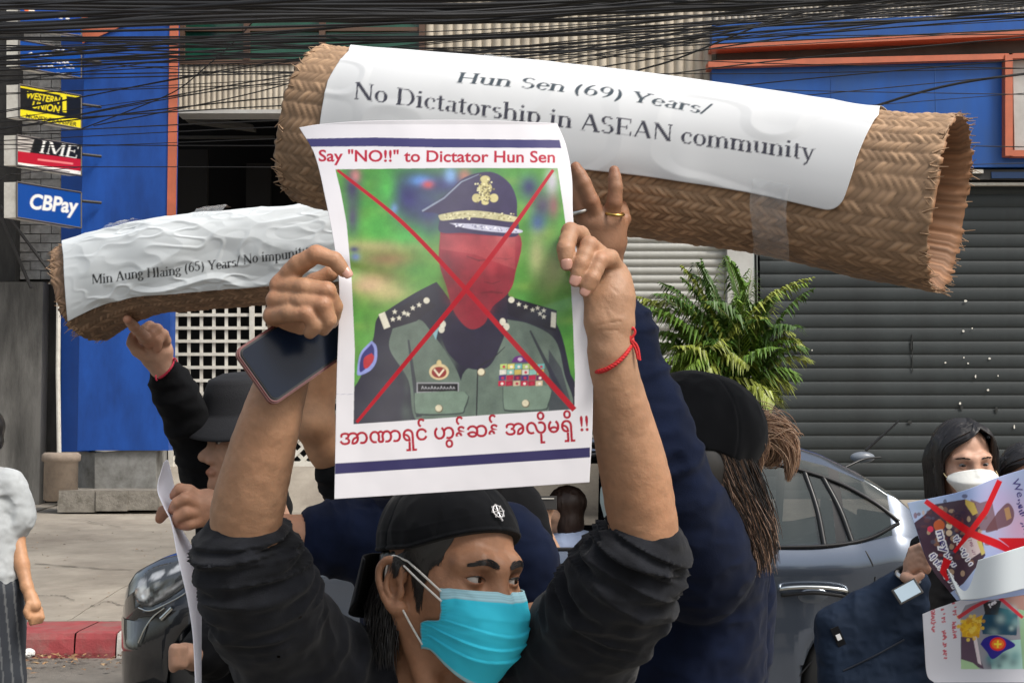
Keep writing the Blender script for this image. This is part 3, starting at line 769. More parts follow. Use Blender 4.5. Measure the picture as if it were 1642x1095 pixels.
# blue pillar
pil = thing('blue_pillar', 'tall blue painted pillar with an orange edge beside the hanging signs', 'pillar', P(200, 760, FY - 1.0))
pd = FY - 1.25
part('shaft', M_BLUE, lambda mb: (rect(mb, 142, -300, 270, 722, pd, .30)), pil)
part('side_panel', mat('blue_paint_side', (.009, .085, .42), rough=.5, dirt=(.008, .05, .25), dirt_amt=.5, dscale=2), lambda mb: quadslab(mb, [(98, -300), (142, -300), (142, 724), (98, 724)], pd, .3, ds=[pd + .5, pd + .004, pd + .004, pd + .5]), pil)
part('edge_strip', M_ORANGE, lambda mb: rect(mb, 272, 40, 280, 400, pd - .02, .06), pil); part('edge_strip', M_ORANGE, lambda mb: rect(mb, 272, -300, 280, 40, pd - .021, .06), pil)
part('sign_board', M_ORANGE, lambda mb: quadslab(mb, [(132, -200), (274, -200), (274, 22), (215, 34), (160, 58), (132, 70)], pd - .03, .02), pil)
part('sign_board', M_BLUE2, lambda mb: quadslab(mb, [(190, 24), (215, 8), (274, 14), (274, 30), (215, 32)], pd - .045, .01), pil)
part('plinth', mat('plinth_render', (.24, .24, .23), rough=.85, dirt=(.07, .065, .055), dirt_amt=.95, dscale=3, bump=.5, bscale=30), lambda mb: quadslab(mb, [(122, 722), (152, 726), (250, 716), (250, 792), (152, 800), (122, 796)], pd + .05, .6, ds=[pd + .35, pd + .05, pd + .05, pd + .05, pd + .05, pd + .35]), pil)
for (a, b) in ((92, 153), (153, 204), (204, 256)):
    part('base_stone', M_STONE, lambda mb: rect(mb, a + .6, 786, b - .6, 821 - (a - 92) * .03, pd - .55 - .02 * (a % 2), .9), pil)

# old walls on the left
lw = thing('old_wall', 'stained dark concrete wall with whitewashed brick above at the left', 'wall', P(40, 790, FY - .6))
part('pier', M_DARKC, lambda mb: rect(mb, -60, 452, 62, 830, FY - .8, .8), lw); part('pier', M_BLACKW, lambda mb: rect(mb, 62, 455, 99, 830, FY - .55, .6), lw)
part('wall', M_BLACKW, lambda mb: (rect(mb, -500, -400, 24, 451, FY - .2, .3), rect(mb, -500, 451, -60, 830, FY - .2, .3)), lw)
part('wall', M_BLACKW, lambda mb: rect(mb, 24, -400, 99, 452, FY + .02, .2), lw)
M_BRICK = mat('whitewashed_brick', (.34, .33, .31), rough=.9, var=.25, vscale=9, dirt=(.12, .11, .10), dirt_amt=.7, dscale=6, bump=.7, bscale=50, bdist=.006)
for r_ in range(31):
    y = 449 - (r_ + 1) * 14.6
    for c_ in range(-1, 2):
        x0 = 32 + c_ * 34 + (17 if r_ % 2 else 0); x1 = min(x0 + 32.5, 96); x0 = max(x0, 32)
        if x1 - x0 > 4: part('brick', M_BRICK, lambda mb: rect(mb, x0, y + rnd.uniform(-.4, .4), x1, y + 13.2, FY - .03 - rnd.uniform(0, .012), .06), lw)
part('pipe', M_WHITEM, lambda mb: mb.tube([PV(94, 470, FY - 1.5), PV(93, 600, FY - 1.5), PV(95, 740, FY - 1.5)], .028, 8), lw)
for a, b in (((0, 330), (92, 452)), ((2, 350), (50, 462)), ((0, 338), (60, 300))):
    br = part('bracket', M_DARKMET, lambda mb: mb.tube([PV(*a, FY - 1.0), PV(*b, FY - 1.0)], .022, 6), lw)
tub = thing('concrete_tub', 'round weathered concrete tub at the foot of the blue pillar', 'tub', P(96, 806, FY - 1.6))
part('tub', mat('tub_concrete', (.30, .24, .19), rough=.9, dirt=(.14, .11, .09), dirt_amt=.7, dscale=5, bump=.6, bscale=30), lambda mb: mb.lathe([(.17, 0), (.205, .02), (.205, .48), (.235, .50), (.235, .57), (.20, .60), (.17, .58), (.16, .45)], P(97, 803, FY - 1.6), 24), tub, True)

# hanging signs: boxes standing out from the pillar towards the street
def sign(label, y0, y1, dy, paint, glow=False):
    """face between x 50 and 130; its top edge falls by dy towards the far end"""
    t = thing('hanging_sign', label, 'sign', P(80, y1, 18.0), 'hanging signs on the left pillar'); XA = 27 if y0 > 200 else 31
    dn, df = 17.3, 18.5
    ca = Canvas(84, 100, (1, 1, 1), 4); ca.o = (48, min(y0, y1) - 12 + 0)
    ca.o = (48, y0 - 8); paint(ca); ca.soften(2)
    n, m_ = 90, 70; u = np.linspace(0, 1, n)[:, None, None]; v = np.linspace(0, 1, m_)[None, :, None]
    qq = [P(XA, y0, dn), P(130, y0 + dy, df), P(130, y1 + dy, df), P(XA, y1, dn)]
    Wd = (1-u)*(1-v)*qq[0] + u*(1-v)*qq[1] + u*v*qq[2] + (1-u)*v*qq[3]; x, y = proj(Wd); x = 50 + (x - XA) * 80 / (130 - XA)
    fa = grid_mesh(Wd, ca.sample(x, y)); mface = M_SIGN
    obj('sign_face', fa, mface, t)
    q = [PV(XA, y0, dn), PV(130, y0 + dy, df), PV(130, y1 + dy, df), PV(XA, y1, dn)]; off = (PV(XA - 21, y0 - 2, dn) - PV(XA, y0, dn))
    nrm = Vector((off.x, off.y + .03, 0)); mb = MB(); mb.prism([p + Vector((-.008, .004, 0)) for p in q], nrm * 1.0); mb.build('sign_box', M_WHITEM, t)
    fr = MB()
    for i in range(4): fr.tube([q[i], q[(i+1) % 4]], .012, 4)
    fr.build('frame', mat('sign_rim', (.10, .09, .085), rough=.5), t)
    part('arm', M_DARKMET, lambda mb: mb.tube([q[1] + Vector((0, .05, -.1)), q[1] + Vector((.2, .2, -.1))], .02, 6), t)
M_SIGN = mat('sign_print', attr=True, rough=.35, spec=.4)
bl = lin(12, 70, 150); wt = lin(232, 232, 228); yl = lin(232, 214, 30); bk = lin(18, 20, 20); rd = lin(178, 22, 44)
def s0(c): c.poly([(40, -100), (140, -100), (140, 200), (40, 200)], bl); [c.line([(68 + k * 7, 0), (72 + k * 7, 4), (73 + k * 7, -2)], 2.4, wt) for k in range(4)]; c.ellipse((60, 16), 4, 3, lin(230, 110, 60)); c.ellipse((66, 18), 4, 3, lin(236, 226, 210)); [c.line([(56 + k * 9, 24 + k), (61 + k * 9, 24.5 + k)], 2.4, wt) for k in range(7)]
def s1(c):
    c.poly([(40, 0), (140, 0), (140, 200), (40, 200)], bl); R = random.Random(9)
    for r_, (xa, xb, y) in enumerate([(92, 108, 78), (62, 92, 86), (66, 118, 97), (72, 122, 104), (98, 114, 114)]):
        x = xa
        while x < xb: w_ = R.uniform(2, 5); c.line([(x, y + (x - 50) * .08), (x + w_, y + (x - 50) * .08 + R.uniform(-2.5, 2.5)), (x + w_ + 1, y + (x - 50) * .08 + 1)], 1.3, wt); x += w_ + R.uniform(1, 2.6)
def s2(c):
    c.poly([(40, 100), (140, 120), (140, 240), (40, 240)], bk); c.poly([(48, 136), (131, 154), (131, 158), (100, 152), (48, 140)], yl)
    c.text('WESTERN', (58, 157), (101, 167), 15, yl, bold=.02); c.text('UNION', (66, 173), (101, 181), 15, yl, bold=.02); c.poly([(106, 152), (111, 153), (111, 181), (106, 180)], yl); c.poly([(102, 154), (108, 152), (108, 158)], yl)
    c.poly([(48, 175), (131, 192), (131, 208), (48, 190)], yl); c.text('MONEY TRANSFER', (58, 189), (124, 203), 9, bk, bold=.03)
def s3(c):
    c.poly([(40, 190), (140, 190), (140, 300), (40, 300)], bk); c.poly([(48, 217), (72, 222), (66, 246), (48, 242)], lin(190, 184, 178)); [c.line([(50, 224 + k * 5), (70, 227 + k * 5)], 1.6, lin(70, 60, 60)) for k in range(4)]
    c.text('IME', (78, 245), (124, 254), 30, wt, serif=True); c.poly([(48, 242), (131, 256), (131, 275), (48, 260)], rd); c.line([(76, 256), (120, 263)], 3, lin(226, 130, 130)); c.poly([(48, 260), (131, 275), (131, 290), (48, 290)], wt); c.line([(70, 268), (116, 276)], 1.6, lin(120, 110, 110))
def s4(c):
    c.poly([(40, 280), (140, 280), (140, 400), (40, 400)], bl); c.text('CBPay', (65, 334), (125, 342), 33, wt, bold=.03)
sign('blue hanging sign with white letters, highest of the sign stack', -8, 46, 12, s0)
sign('blue hanging sign covered in small white script', 64, 108, 18, s1)
sign('black and yellow money transfer hanging sign', 136, 189, 18, s2)
sign('black, red and white hanging sign with large white letters', 217, 265, 17, s3)
sign('plain blue hanging payment sign, lowest of the sign stack', 292, 349, 17, s4)

# ---------------------------------------------------------------- cables
M_CABLE = mat('cable_rubber', (.010, .010, .011), rough=.55, spec=.4)
def cables():
    R = random.Random(21); L = []
    # (left y, mid y at x 821, right y, thickness px)
    for i in range(46): L.append((R.uniform(0, 58), R.uniform(-22, 36) , R.uniform(-80, 0), R.uniform(2.6, 8.0)))
    for i in range(18): L.append((R.uniform(58, 120), R.uniform(22, 98), R.uniform(-40, 50), R.uniform(1.4, 4.0)))
    for i in range(12): L.append((R.uniform(100, 215), R.uniform(40, 118), R.uniform(-30, 60), R.uniform(1.2, 2.6)))
    L += [(214, 180, 96, 2.0), (226, 190, 120, 1.6), (232, 232, 236, 1.8), (268, 272, 262, 1.4), (196, 150, 60, 2.2), (150, 120, 110, 1.6), (60, 84, 110, 1.6), (90, 130, 152, 1.4), (206, 128, 10, 2.4), (240, 210, 150, 1.2)]
    for i, (a, b, c_, t) in enumerate(L):
        d = R.uniform(11.0, 14.5); pts = [(-160, a + (a - b) * .12), (0, a), (400, (a * .45 + b * .62) + R.uniform(-6, 6) - (a + b) * .035), (821, b), (1230, (b + c_) / 2 + R.uniform(-6, 6)), (1642, c_), (1820, c_ + (c_ - b) * .2)]
        q = smooth_path([P(x, y, d + .4 * math.sin(x * .002 + i)) for x, y in pts], 8)
        o = obj('overhead_cable', tubes_mesh([q], [t * d / FOC / 2], 6), M_CABLE); tag(o, 'black overhead cable in the sagging tangle above the street', 'cable', 'overhead cables')
    S = [([(720, 330, 19.9), (860, 200), (990, 126), (1085, 95), (1222, 40), (1330, 8), (1450, -40)], 3.2, 'black cable rising steeply past the cream ribbed wall above the big mat'),
         ([(700, 340, 19.9), (900, 300), (1200, 232), (1380, 178), (1470, 150), (1560, 130), (1700, 112)], 4.2, 'thick black cable crossing the blue fascia above the mat opening'),
         ([(128, 208), (215, 175), (282, 146), (330, 108), (375, 68), (420, 20)], 2.0, 'thin black cable climbing steeply across the orange edge of the blue pillar'),
         ([(150, 202), (282, 176), (420, 146), (600, 96)], 2.0, 'thin black cable crossing the blue pillar just above the dark doorway'),
         ([(-30, 352), (2, 288), (40, 278), (132, 268, 18.6)], 1.8, 'loose black cable looping beside the lowest hanging signs')]
    for pts, t, lab in S:
        q = smooth_path([P(p_[0], p_[1], p_[2] if len(p_) > 2 else 12.2) for p_ in pts], 8); tag(obj('overhead_cable', tubes_mesh([q], [t * 12.2 / FOC / 2], 6), M_CABLE), lab, 'cable', 'overhead cables')
cables()

# ---------------------------------------------------------------- litter along the kerb
def litter():
    R = random.Random(8); V = []; F = []; cols = []; pal = [(.20, .11, .05), (.30, .17, .08), (.14, .08, .045), (.36, .24, .13), (.10, .06, .04)]
    for i in range(1500):
        x = R.uniform(-5.5, 3); y = KY - abs(R.gauss(0, .32)) - .01 if R.random() < .75 else R.uniform(KY + .7, 17)
        z = (.02 if y < KY else float(GZ(y)) + .006); s_ = R.uniform(.012, .036) if y < KY else R.uniform(.006, .018); a = R.uniform(0, 6.3); n0 = len(V); c_ = pal[R.randrange(5)]
        for k, (u, v) in enumerate([(-1, 0), (-.4, .38), (.4, .34), (1, 0), (.4, -.34), (-.4, -.38)]):
            V.append((x + s_ * (u * math.cos(a) - v * math.sin(a)), y + s_ * (u * math.sin(a) + v * math.cos(a)), z + s_ * R.uniform(0, .5) + .25 * s_ * abs(v))); cols.append(c_)
        F += [(n0, n0+1, n0+5), (n0+1, n0+2, n0+4), (n0+1, n0+4, n0+5), (n0+2, n0+3, n0+4)]
    obj('leaf_litter', mesh_np(V, F, np.array(cols), smooth=False), mat('dry_leaf', attr=True, rough=.8), kind='stuff')
litter()
b = Body(.01); bp = gp(38, 1044); by = KY - .12
for k in range(7): b.ell((P(38 + rnd.uniform(-12, 12), 1040, by)[0], by + rnd.uniform(-.03, .03), .03 + rnd.uniform(0, .02)), (rnd.uniform(.02, .045), .03, rnd.uniform(.015, .03)), k=.01)
tag(obj('plastic_bag', b.mesh(.004, lambda p: folds(p, .006, (60, 60, 60))), mat('white_plastic', (.68, .68, .66), rough=.4)), 'crumpled white plastic scrap lying against the red kerb', 'litter')

# ---------------------------------------------------------------- feathery palm before the shutters
def palm():
    base = Vector(P(1150, 780, 17.4)); gz = float(GZ(17.4)); base.z = gz
    t = thing('palm', 'leafy green palm growing in front of the pale shutter and white column', 'plant', base)
    pot = MB(); pot.lathe([(.20, 0), (.28, .36), (.31, .38), (.31, .43), (.26, .43), (.25, .34)], base, 24); pot.build('pot', mat('clay_pot', (.20, .09, .05), rough=.8, var=.2), t, True)
    R = random.Random(5); tr = []; trr = []
    Vs = []; Fs = []; cs = []; stems = []; sr = []
    crowns = [P(x, y, d) for x, y, d in [(1120, 640, 17.3), (1160, 660, 17.5), (1190, 650, 17.2), (1145, 600, 17.4), (1210, 600, 17.5)]]
    for c in crowns:
        root = np.array([base.x + R.uniform(-.1, .1), base.y + R.uniform(-.1, .1), gz + .3]); tr.append([root, (root + c) / 2 + np.array([R.uniform(-.05, .05), 0, 0]), c]); trr.append([.03, .026, .02])
    targets = [(1042, 486), (1060, 440), (1095, 415), (1125, 404), (1165, 400), (1205, 420), (1245, 455), (1300, 432), (1275, 510), (1290, 545), (1275, 590), (1240, 630), (1040, 560), (1048, 520), (1060, 600), (1085, 640), (1130, 470), (1180, 470), (1215, 500), (1150, 540), (1090, 520), (1110, 590), (1200, 570), (1180, 620), (1240, 540), (1020, 472), (1130, 620), (1165, 500), (1225, 610), (1095, 560)]
    nl = 0
    for i, (tx, ty) in enumerate(targets * 3):
        c = crowns[R.randrange(5)]; tx += R.uniform(-14, 14) * (i >= 30); ty += R.uniform(-10, 24) * (i >= 30)
        tip = P(tx, ty, 17.35 + R.uniform(-.55, .5)); m_ = (c + tip) / 2 + np.array([(tip[0] - c[0]) * -.10, 0, .22 * abs(tip[0] - c[0]) + .16])
        tt = np.linspace(0, 1, 16)[:, None]; q = (1-tt)**2 * c + 2*tt*(1-tt) * m_ + tt**2 * (tip + np.array([0, 0, -.10])); stems.append(q); sr.append(np.linspace(.009, .003, 16))
        tang = np.gradient(q, axis=0); tang /= np.linalg.norm(tang, axis=1)[:, None]
        col0 = np.array([(.11, .21, .03), (.08, .16, .02), (.16, .26, .03), (.05, .11, .016), (.22, .26, .04)][R.randrange(5)])
        for k in np.linspace(2.5, 15, 26):
            i0 = int(k); f = k - i0; p = q[i0] * (1-f) + q[min(i0+1, 15)] * f; tg = tang[i0]
            up = np.array([0, 0, 1.0]); sd = np.cross(tg, up); sd /= np.linalg.norm(sd) + 1e-9
            ll = .36 * math.sin(math.pi * (.12 + .84 * k / 15)) ** .7 * R.uniform(.85, 1.15)
            for s_ in (-1, 1):
                dirv = sd * s_ * .75 + tg * .7 + up * .22; dirv /= np.linalg.norm(dirv); w_ = np.cross(dirv, up + .001); w_ /= np.linalg.norm(w_); w_ = w_ * .020
                a = p; b_ = p + dirv * ll * .55 + np.array([0, 0, -.01]); e = p + dirv * ll + np.array([0, 0, -.16 * R.uniform(.6, 1.6) * ll / .3]); fold = np.array([0, 0, -.006])
                n0 = len(Vs); Vs += [a, b_ + w_ + fold, b_, b_ - w_ + fold, e]; Fs += [(n0, n0+1, n0+2), (n0, n0+2, n0+3), (n0+1, n0+4, n0+2), (n0+2, n0+4, n0+3)]
                cc = col0 * R.uniform(.75, 1.3); cs += [cc] * 5
    m = mat('palm_leaf', attr=True, rough=.42, spec=.5)
    obj('leaflets', mesh_np(Vs, Fs, np.array(cs), smooth=False), m, t, kind='stuff'); 
    for q, r in zip(stems, sr): obj('frond_stem', tubes_mesh([q], [r], 5), M_PSTEM, t)
    for a, r in zip(tr, trr): obj('trunk', tubes_mesh([smooth_path(a, 5)], [.026], 7), M_PSTEM, t)
M_PSTEM = mat('palm_stem', (.16, .19, .05), rough=.5)
palm()

# ---------------------------------------------------------------- the dark metallic hatchback parked along the kerb
def car():
    d0 = 7.3
    t = thing('parked_car', 'dark grey metallic car parked along the kerb behind the protesters', 'car', (P(830, 900, 8.1)[0], 8.1, 0))
    m_body = mat('car_paint', (.115, .140, .185), rough=.20, metal=.75, coat=1.0, spec=.6, var=.05, vscale=3)
    m_glass = mat('car_glass', (.03, .045, .045), rough=.03, spec=.9, alpha=.62)
    m_blk = mat('car_trim', (.008, .008, .009), rough=.35, spec=.5); m_chr = mat('car_chrome', (.70, .72, .70), rough=.10, metal=1)
    m_rub = mat('tyre_rubber', (.012, .012, .012), rough=.85); m_int = mat('car_interior', (.012, .012, .013), rough=.9)
    YN = lambda x: 7.28 + .055 * (-(x)) * .9              # the flank runs slightly away towards the nose
    xf = P(192, 1000, 7.6)[0]; xr = P(1535, 950, 7.2)[0]; W = .90
    def zx(py, x, y=None): return None
    # side outline read off at the flank
    def fx(px, py): 
        y = 7.3
        for _ in range(6): y = YN(P(px, py, y)[0])
        p = P(px, py, y); return p[0], p[2]
    top = [fx(168, 990), fx(176, 955), fx(200, 922), fx(250, 897), fx(330, 880), fx(430, 862), fx(540, 848), fx(640, 800), fx(760, 745), fx(900, 708), fx(1050, 694), fx(1180, 697), fx(1260, 708), fx(1340, 732), fx(1400, 762), fx(1450, 795), fx(1490, 832), fx(1520, 860), fx(1535, 905)]
    belt = [fx(168, 998), fx(182, 966), fx(222, 934), fx(330, 905), fx(430, 890), fx(540, 884), fx(700, 881), fx(900, 879), fx(1100, 877), fx(1300, 874), fx(1380, 870), fx(1440, 858), fx(1500, 870), fx(1535, 915)]
    tx, tz = np.array(top).T; bx_, bz = np.array(belt).T
    def ztop(x): return np.interp(x, tx, tz)
    def zbelt(x): return np.minimum(np.interp(x, bx_, bz), ztop(x) - .002)
    nx = 170; xs = np.linspace(tx[0], tx[-1], nx)
    tt = (xs - tx[0]) / (tx[-1] - tx[0]); endf = np.clip(np.minimum(tt / .10, (1 - tt) / .07), 0, 1); plan = W * (.62 + .38 * np.sqrt(1 - (1 - endf) ** 2))
    arches = [fx(375, 1000)[0], fx(1400, 1000)[0]]
    prof = []
    for i, x in enumerate(xs):
        zt, zb, wv = ztop(x), zbelt(x), plan[i]; zl = .22
        for a in arches:
            r = .345
            if abs(x - a) < r: zl = max(zl, .33 + math.sqrt(r * r - (x - a) ** 2))
        hb = zt - zb; ins = np.clip(hb * .42, 0, .20)
        zc = zb - .155                     # crease under the handles
        row = [(wv - .03, zl), (wv - .008, max(zl + .002, .42)), (wv + .004, max(zl + .004, .60)), (wv - .016, max(zl + .006, zc - .03)), (wv - .004, max(zl + .008, zc)), (wv - .012, max(zl + .010, zc + .05)), (wv - .028, max(zl + .012, zb - .012)), (wv - .045, max(zl + .014, zb)), (wv - .045 - ins * .5, zb + hb * .52), (wv - .045 - ins, zb + hb * .88), (wv - .10 - ins, zb + hb * .975), (wv * .55, zt + .012 * (hb > .1)), (0, zt + .022 * min(1, hb * 4))]
        prof.append(row)
    prof = np.array(prof)                  # (nx, np, 2)
    yc = np.array([YN(x) + W for x in xs])
    near = np.stack([np.repeat(xs[:, None], prof.shape[1], 1), yc[:, None] - prof[..., 0], prof[..., 1]], -1)
    far = np.stack([np.repeat(xs[:, None], prof.shape[1], 1), yc[:, None] + prof[..., 0], prof[..., 1]], -1)[:, ::-1][:, 1:]
    full = np.concatenate([near, far], 1); npf = full.shape[1]
    # glass openings: faces between belt (7) and roof edge (9) inside the cabin
    def inside_dlo(x, j):
        lo, hi = (7, 9) if j < 12 else (npf - 1 - 9, npf - 1 - 7)
        return lo <= j < hi and fx(600, 880)[0] < x < fx(1438, 835)[0] and (ztop(x) - zbelt(x)) > .05
    idx = np.arange(nx * npf).reshape(nx, npf); F = []; G = []; K = []; Q = []; xb_ = fx(300, 990)[0]; zb_ = fx(260, 985)[1]
    for i in range(nx - 1):
        for j in range(npf - 1):
            q = (idx[i, j], idx[i, j+1], idx[i+1, j+1], idx[i+1, j])[::-1]
            xm = (xs[i] + xs[i+1]) / 2
            pill = min(abs(xm - fx(1000, 860)[0]), abs(xm - fx(1352, 860)[0])) < .035
            scr = (j in (9, 10, 11, npf - 12, npf - 11, npf - 10) or (10 <= j <= npf - 11)) and (fx(560, 800)[0] < xm < fx(745, 760)[0] or fx(1400, 780)[0] < xm < fx(1500, 840)[0])
            opened = j < 12 and fx(640, 880)[0] < xm < fx(985, 880)[0]
            if inside_dlo(xm, j) and not pill:
                if not opened: G.append(q)
            elif inside_dlo(xm, j) and xm > fx(1300, 860)[0]: Q.append(q)
            elif scr: G.append(q)
            elif xm < xb_ and full[i, j, 2] < zb_ and j < 12: K.append(q)
            else: F.append(q)
    V = full.reshape(-1, 3)
    def sub(faces, name, m, parent=t, th=0):
        me = mesh_np(V, faces); bm = bmesh.new(); bm.from_mesh(me); bmesh.ops.delete(bm, geom=[v for v in bm.verts if not v.link_faces], context='VERTS'); bm.to_mesh(me); bm.free(); return obj(name, me, m, parent)
    body = sub(F, 'body', m_body)
    sub(G, 'window_glass', m_glass); [sub([q for q in Q if (V[q[0]][1] < yc.mean()) == nr_], 'pillar_cover', m_blk) for nr_ in (True, False)]; sub(K, 'front_bumper', mat('gloss_black', (.010, .011, .013), rough=.18, coat=1))
    # nose, tail and floor close the shell
    mb = MB(); mb.add([v for v in full[0]], [tuple(range(npf))]); mb.build('grille', mat('grille_black', (.01, .01, .011), rough=.4), t, True)
    mb = MB(); mb.add([v for v in full[-1]], [tuple(range(npf))[::-1]]); mb.build('bumper', m_body, t, True)
    mb = MB(); mb.box(((xs[0] + xs[-1]) / 2, yc.mean(), .25), ((xs[-1] - xs[0]) / 2 - .12, W - .08, .04)); mb.box(((fx(640, 880)[0] + fx(1400, 880)[0]) / 2, yc.mean(), .62), (1.05, W - .14, .22)); mb.build('cabin', m_int, t)
    for px in (760, 1120):
        for q in (-.38, .36):
            x = fx(px, 850)[0]; b = Body(.03); yy = YN(x) + W + q
            b.cap((x + .05, yy, .70), (x + .16, yy, 1.02), .15, .13, flat=((1, 0, 0), .5)); b.cap((x + .17, yy, 1.12), (x + .175, yy, 1.20), .09, .08, flat=((1, 0, 0), .5)); obj('seat', b.mesh(.02), m_int, t)
    # belt line and window surround: dark strips proud of the glass
    def strip(name, pts, w_, m, off=.006, n=6, parent=t):
        q = smooth_path([(fx(*p)[0], YN(fx(*p)[0]) + e - off, fx(*p)[1]) for p, e in pts], n); return obj(name, tubes_mesh([q], [w_], 6), m, parent)
    def fl(x, z):        # depth of the shell at x, z on the near side
        i = int(np.clip(np.searchsorted(xs, x), 1, nx - 1)); pr = prof[i]; return yc[i] - np.interp(z, pr[:, 1], pr[:, 0])
    def on(px, py, off=.004):
        y = 7.35
        for _ in range(8):
            p = P(px, py, y); y = float(fl(p[0], p[2])) - off
        return P(px, py, y)
    obj('belt_moulding', tubes_mesh([smooth_path([on(x, y, .006) for x, y in [(600, 884), (760, 881), (900, 880), (1060, 879), (1210, 877), (1320, 875), (1390, 864), (1442, 838)]], 6)], [.010], 6), m_blk, t)
    obj('window_surround', tubes_mesh([smooth_path([on(x, y, .006) for x, y in [(620, 862), (700, 800), (780, 762), (900, 735), (1050, 724), (1200, 738), (1262, 748), (1340, 772), (1400, 804), (1442, 836)]], 6)], [.011], 6), m_blk, t)
    for a, b in (((1000, 880), (1012, 730)), ((1322, 874), (1290, 756)), ((1366, 868), (1320, 766))):
        obj('door_pillar', tubes_mesh([smooth_path([on(*a, .002), on((a[0] + b[0]) / 2 + 4, (a[1] + b[1]) / 2, .002), on(*b, .002)], 5)], [.014], 6), m_blk, t)
    obj('roof_rail', tubes_mesh([smooth_path([on(x, y, .0) + np.array([0, .08, .0]) for x, y in [(1000, 700), (1120, 700), (1240, 716), (1330, 742), (1400, 778), (1450, 812)]], 6)], [.012], 6), m_chr, t)
    # shut lines
    for pts in ([(1380, 870), (1397, 900), (1403, 925), (1396, 950), (1370, 975), (1340, 1010), (1310, 1050), (1268, 1098)], [(995, 884), (1000, 940), (1000, 1000), (990, 1080), (985, 1120)], [(520, 890), (500, 960), (505, 1040), (520, 1110)]):
        obj('shut_line', tubes_mesh([smooth_path([on(x, y, -.0015) for x, y in pts], 5)], [.0045], 5), m_blk, t)
    # handles: bright bar over a dark recess
    for hx in (1306, 885):
        h = MB(); h.tube(smooth_path([on(hx - 55, 946, .004), on(hx - 50, 943, .030), on(hx - 20, 941, .040), on(hx + 20, 942, .040), on(hx + 48, 946, .030), on(hx + 54, 949, .004)], 5), .010, 8)
        ho = h.build('door_handle', m_chr, t, True)
        h = MB(); h.tube(smooth_path([on(hx - 53, 954, .006), on(hx, 950, .028), on(hx + 52, 956, .006)], 6), .009, 8); h.build('handle_base', m_blk, ho, True)
        b = Body(.01); c = on(hx, 956, -.006); b.ell(c, (.085, .012, .042)); obj('handle_cup', b.mesh(.006), mat('cup_paint', (.10, .12, .15), rough=.2, metal=.5, coat=1), ho)
    # headlamp, fog lamp and grille
    XY = coons([(222, 930), (244, 910), (290, 897), (335, 886)], [(220, 966), (242, 972), (290, 946), (335, 902)], [(222, 930), (216, 950), (220, 966)], [(335, 886), (338, 894), (335, 902)], 30, 16)
    X = np.array([[on(x, y, .010 * math.sin(math.pi * i / 29) ** .4 * math.sin(math.pi * jj / 15) ** .4) for jj, (x, y) in enumerate(row)] for i, row in enumerate(XY)])
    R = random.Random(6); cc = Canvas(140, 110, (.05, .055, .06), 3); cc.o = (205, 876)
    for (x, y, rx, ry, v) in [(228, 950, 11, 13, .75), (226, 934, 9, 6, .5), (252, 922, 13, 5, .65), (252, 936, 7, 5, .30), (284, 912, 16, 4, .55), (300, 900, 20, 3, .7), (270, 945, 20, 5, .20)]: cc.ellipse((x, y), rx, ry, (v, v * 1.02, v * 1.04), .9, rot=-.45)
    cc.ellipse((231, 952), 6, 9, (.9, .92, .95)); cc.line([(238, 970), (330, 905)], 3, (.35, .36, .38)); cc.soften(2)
    hd = obj('headlight', grid_mesh(X[::-1], cc.sample(XY[::-1, :, 0], XY[::-1, :, 1]), thick=.01), mat('lamp_glass', attr=True, rough=.10, spec=.9, coat=1, metal=.35), t)
    for pts_, w_, nm in (([(222, 1030), (232, 1008), (246, 988), (264, 974)], .0045, 'bumper_trim'), ([(222, 974), (238, 979), (258, 972), (300, 948), (340, 908)], .004, 'lamp_edge')):
        obj(nm, tubes_mesh([smooth_path([on(x, y, .004) for x, y in pts_], 5)], [w_], 6), m_chr, t)
    obj('fender_strip', tubes_mesh([[on(258, 992, .006), on(276, 974, .006)]], [.012], 6), m_chr, t)
    # door mirror
    b = Body(.01); c = on(690, 866, .10); b.ell(c, (.11, .10, .065)); obj('door_mirror', b.mesh(.008), m_body, t)
    for a in arches:
        for y0, yn in ((YN(a) + .03, 1), (YN(a) + 2 * W - .25, 1)):
            mb = MB(); R = Matrix.Rotation(math.radians(90), 3, 'X'); mb.lathe([(.20, 0), (.30, 0), (.325, .03), (.325, .17), (.30, .20), (.20, .20)], (a, y0 + .20, .325), 40, R); wh = mb.build('wheel', m_rub, t, True)
            mb = MB()
            mb.lathe([(.02, .17), (.20, .17), (.21, .19), (.19, .20), (.03, .185)], (a, y0 + .20, .325), 30, R)
            for k in range(7): an = k * 2 * math.pi / 7; mb.box((a + .11 * math.cos(an), y0 + .004, .325 + .11 * math.sin(an)), (.09, .012, .018), R=Matrix.Rotation(-an, 3, 'Y'))
            mb.build('rim', m_chr, wh)
    # aerial and rear roof fin
    b = Body(.01); rp = P(1383, 733, 7.85); b.ell(rp, (.065, .035, .030)); fin = obj('aerial_base', b.mesh(.005), mat('aerial_grey', (.16, .18, .21), rough=.3), t)
    obj('aerial', tubes_mesh([[P(1388, 722, 7.85), P(1442, 674, 7.85)]], [[.009, .005]], 6), m_blk, fin)
    obj('wiper', tubes_mesh([smooth_path([P(1356, 749, 7.7), P(1385, 736, 7.75), P(1412, 733, 7.8)], 4)], [.006], 6), m_blk, t)
    return t, on
car_t, car_on = car()

# ---------------------------------------------------------------- people: shared
def headM(px, py, d, yaw, pitch=0.0, roll=0.0, s=1.0):
    """frame of a head whose centre (eye level, between the ears) is seen at px, py; yaw > 0 turns the face to image right"""
    R = Matrix.Rotation(math.radians(yaw), 4, 'Z') @ Matrix.Rotation(math.radians(-roll), 4, 'Y') @ Matrix.Rotation(math.radians(-pitch), 4, 'X')
    return Matrix.Translation(PV(px, py, d)) @ R

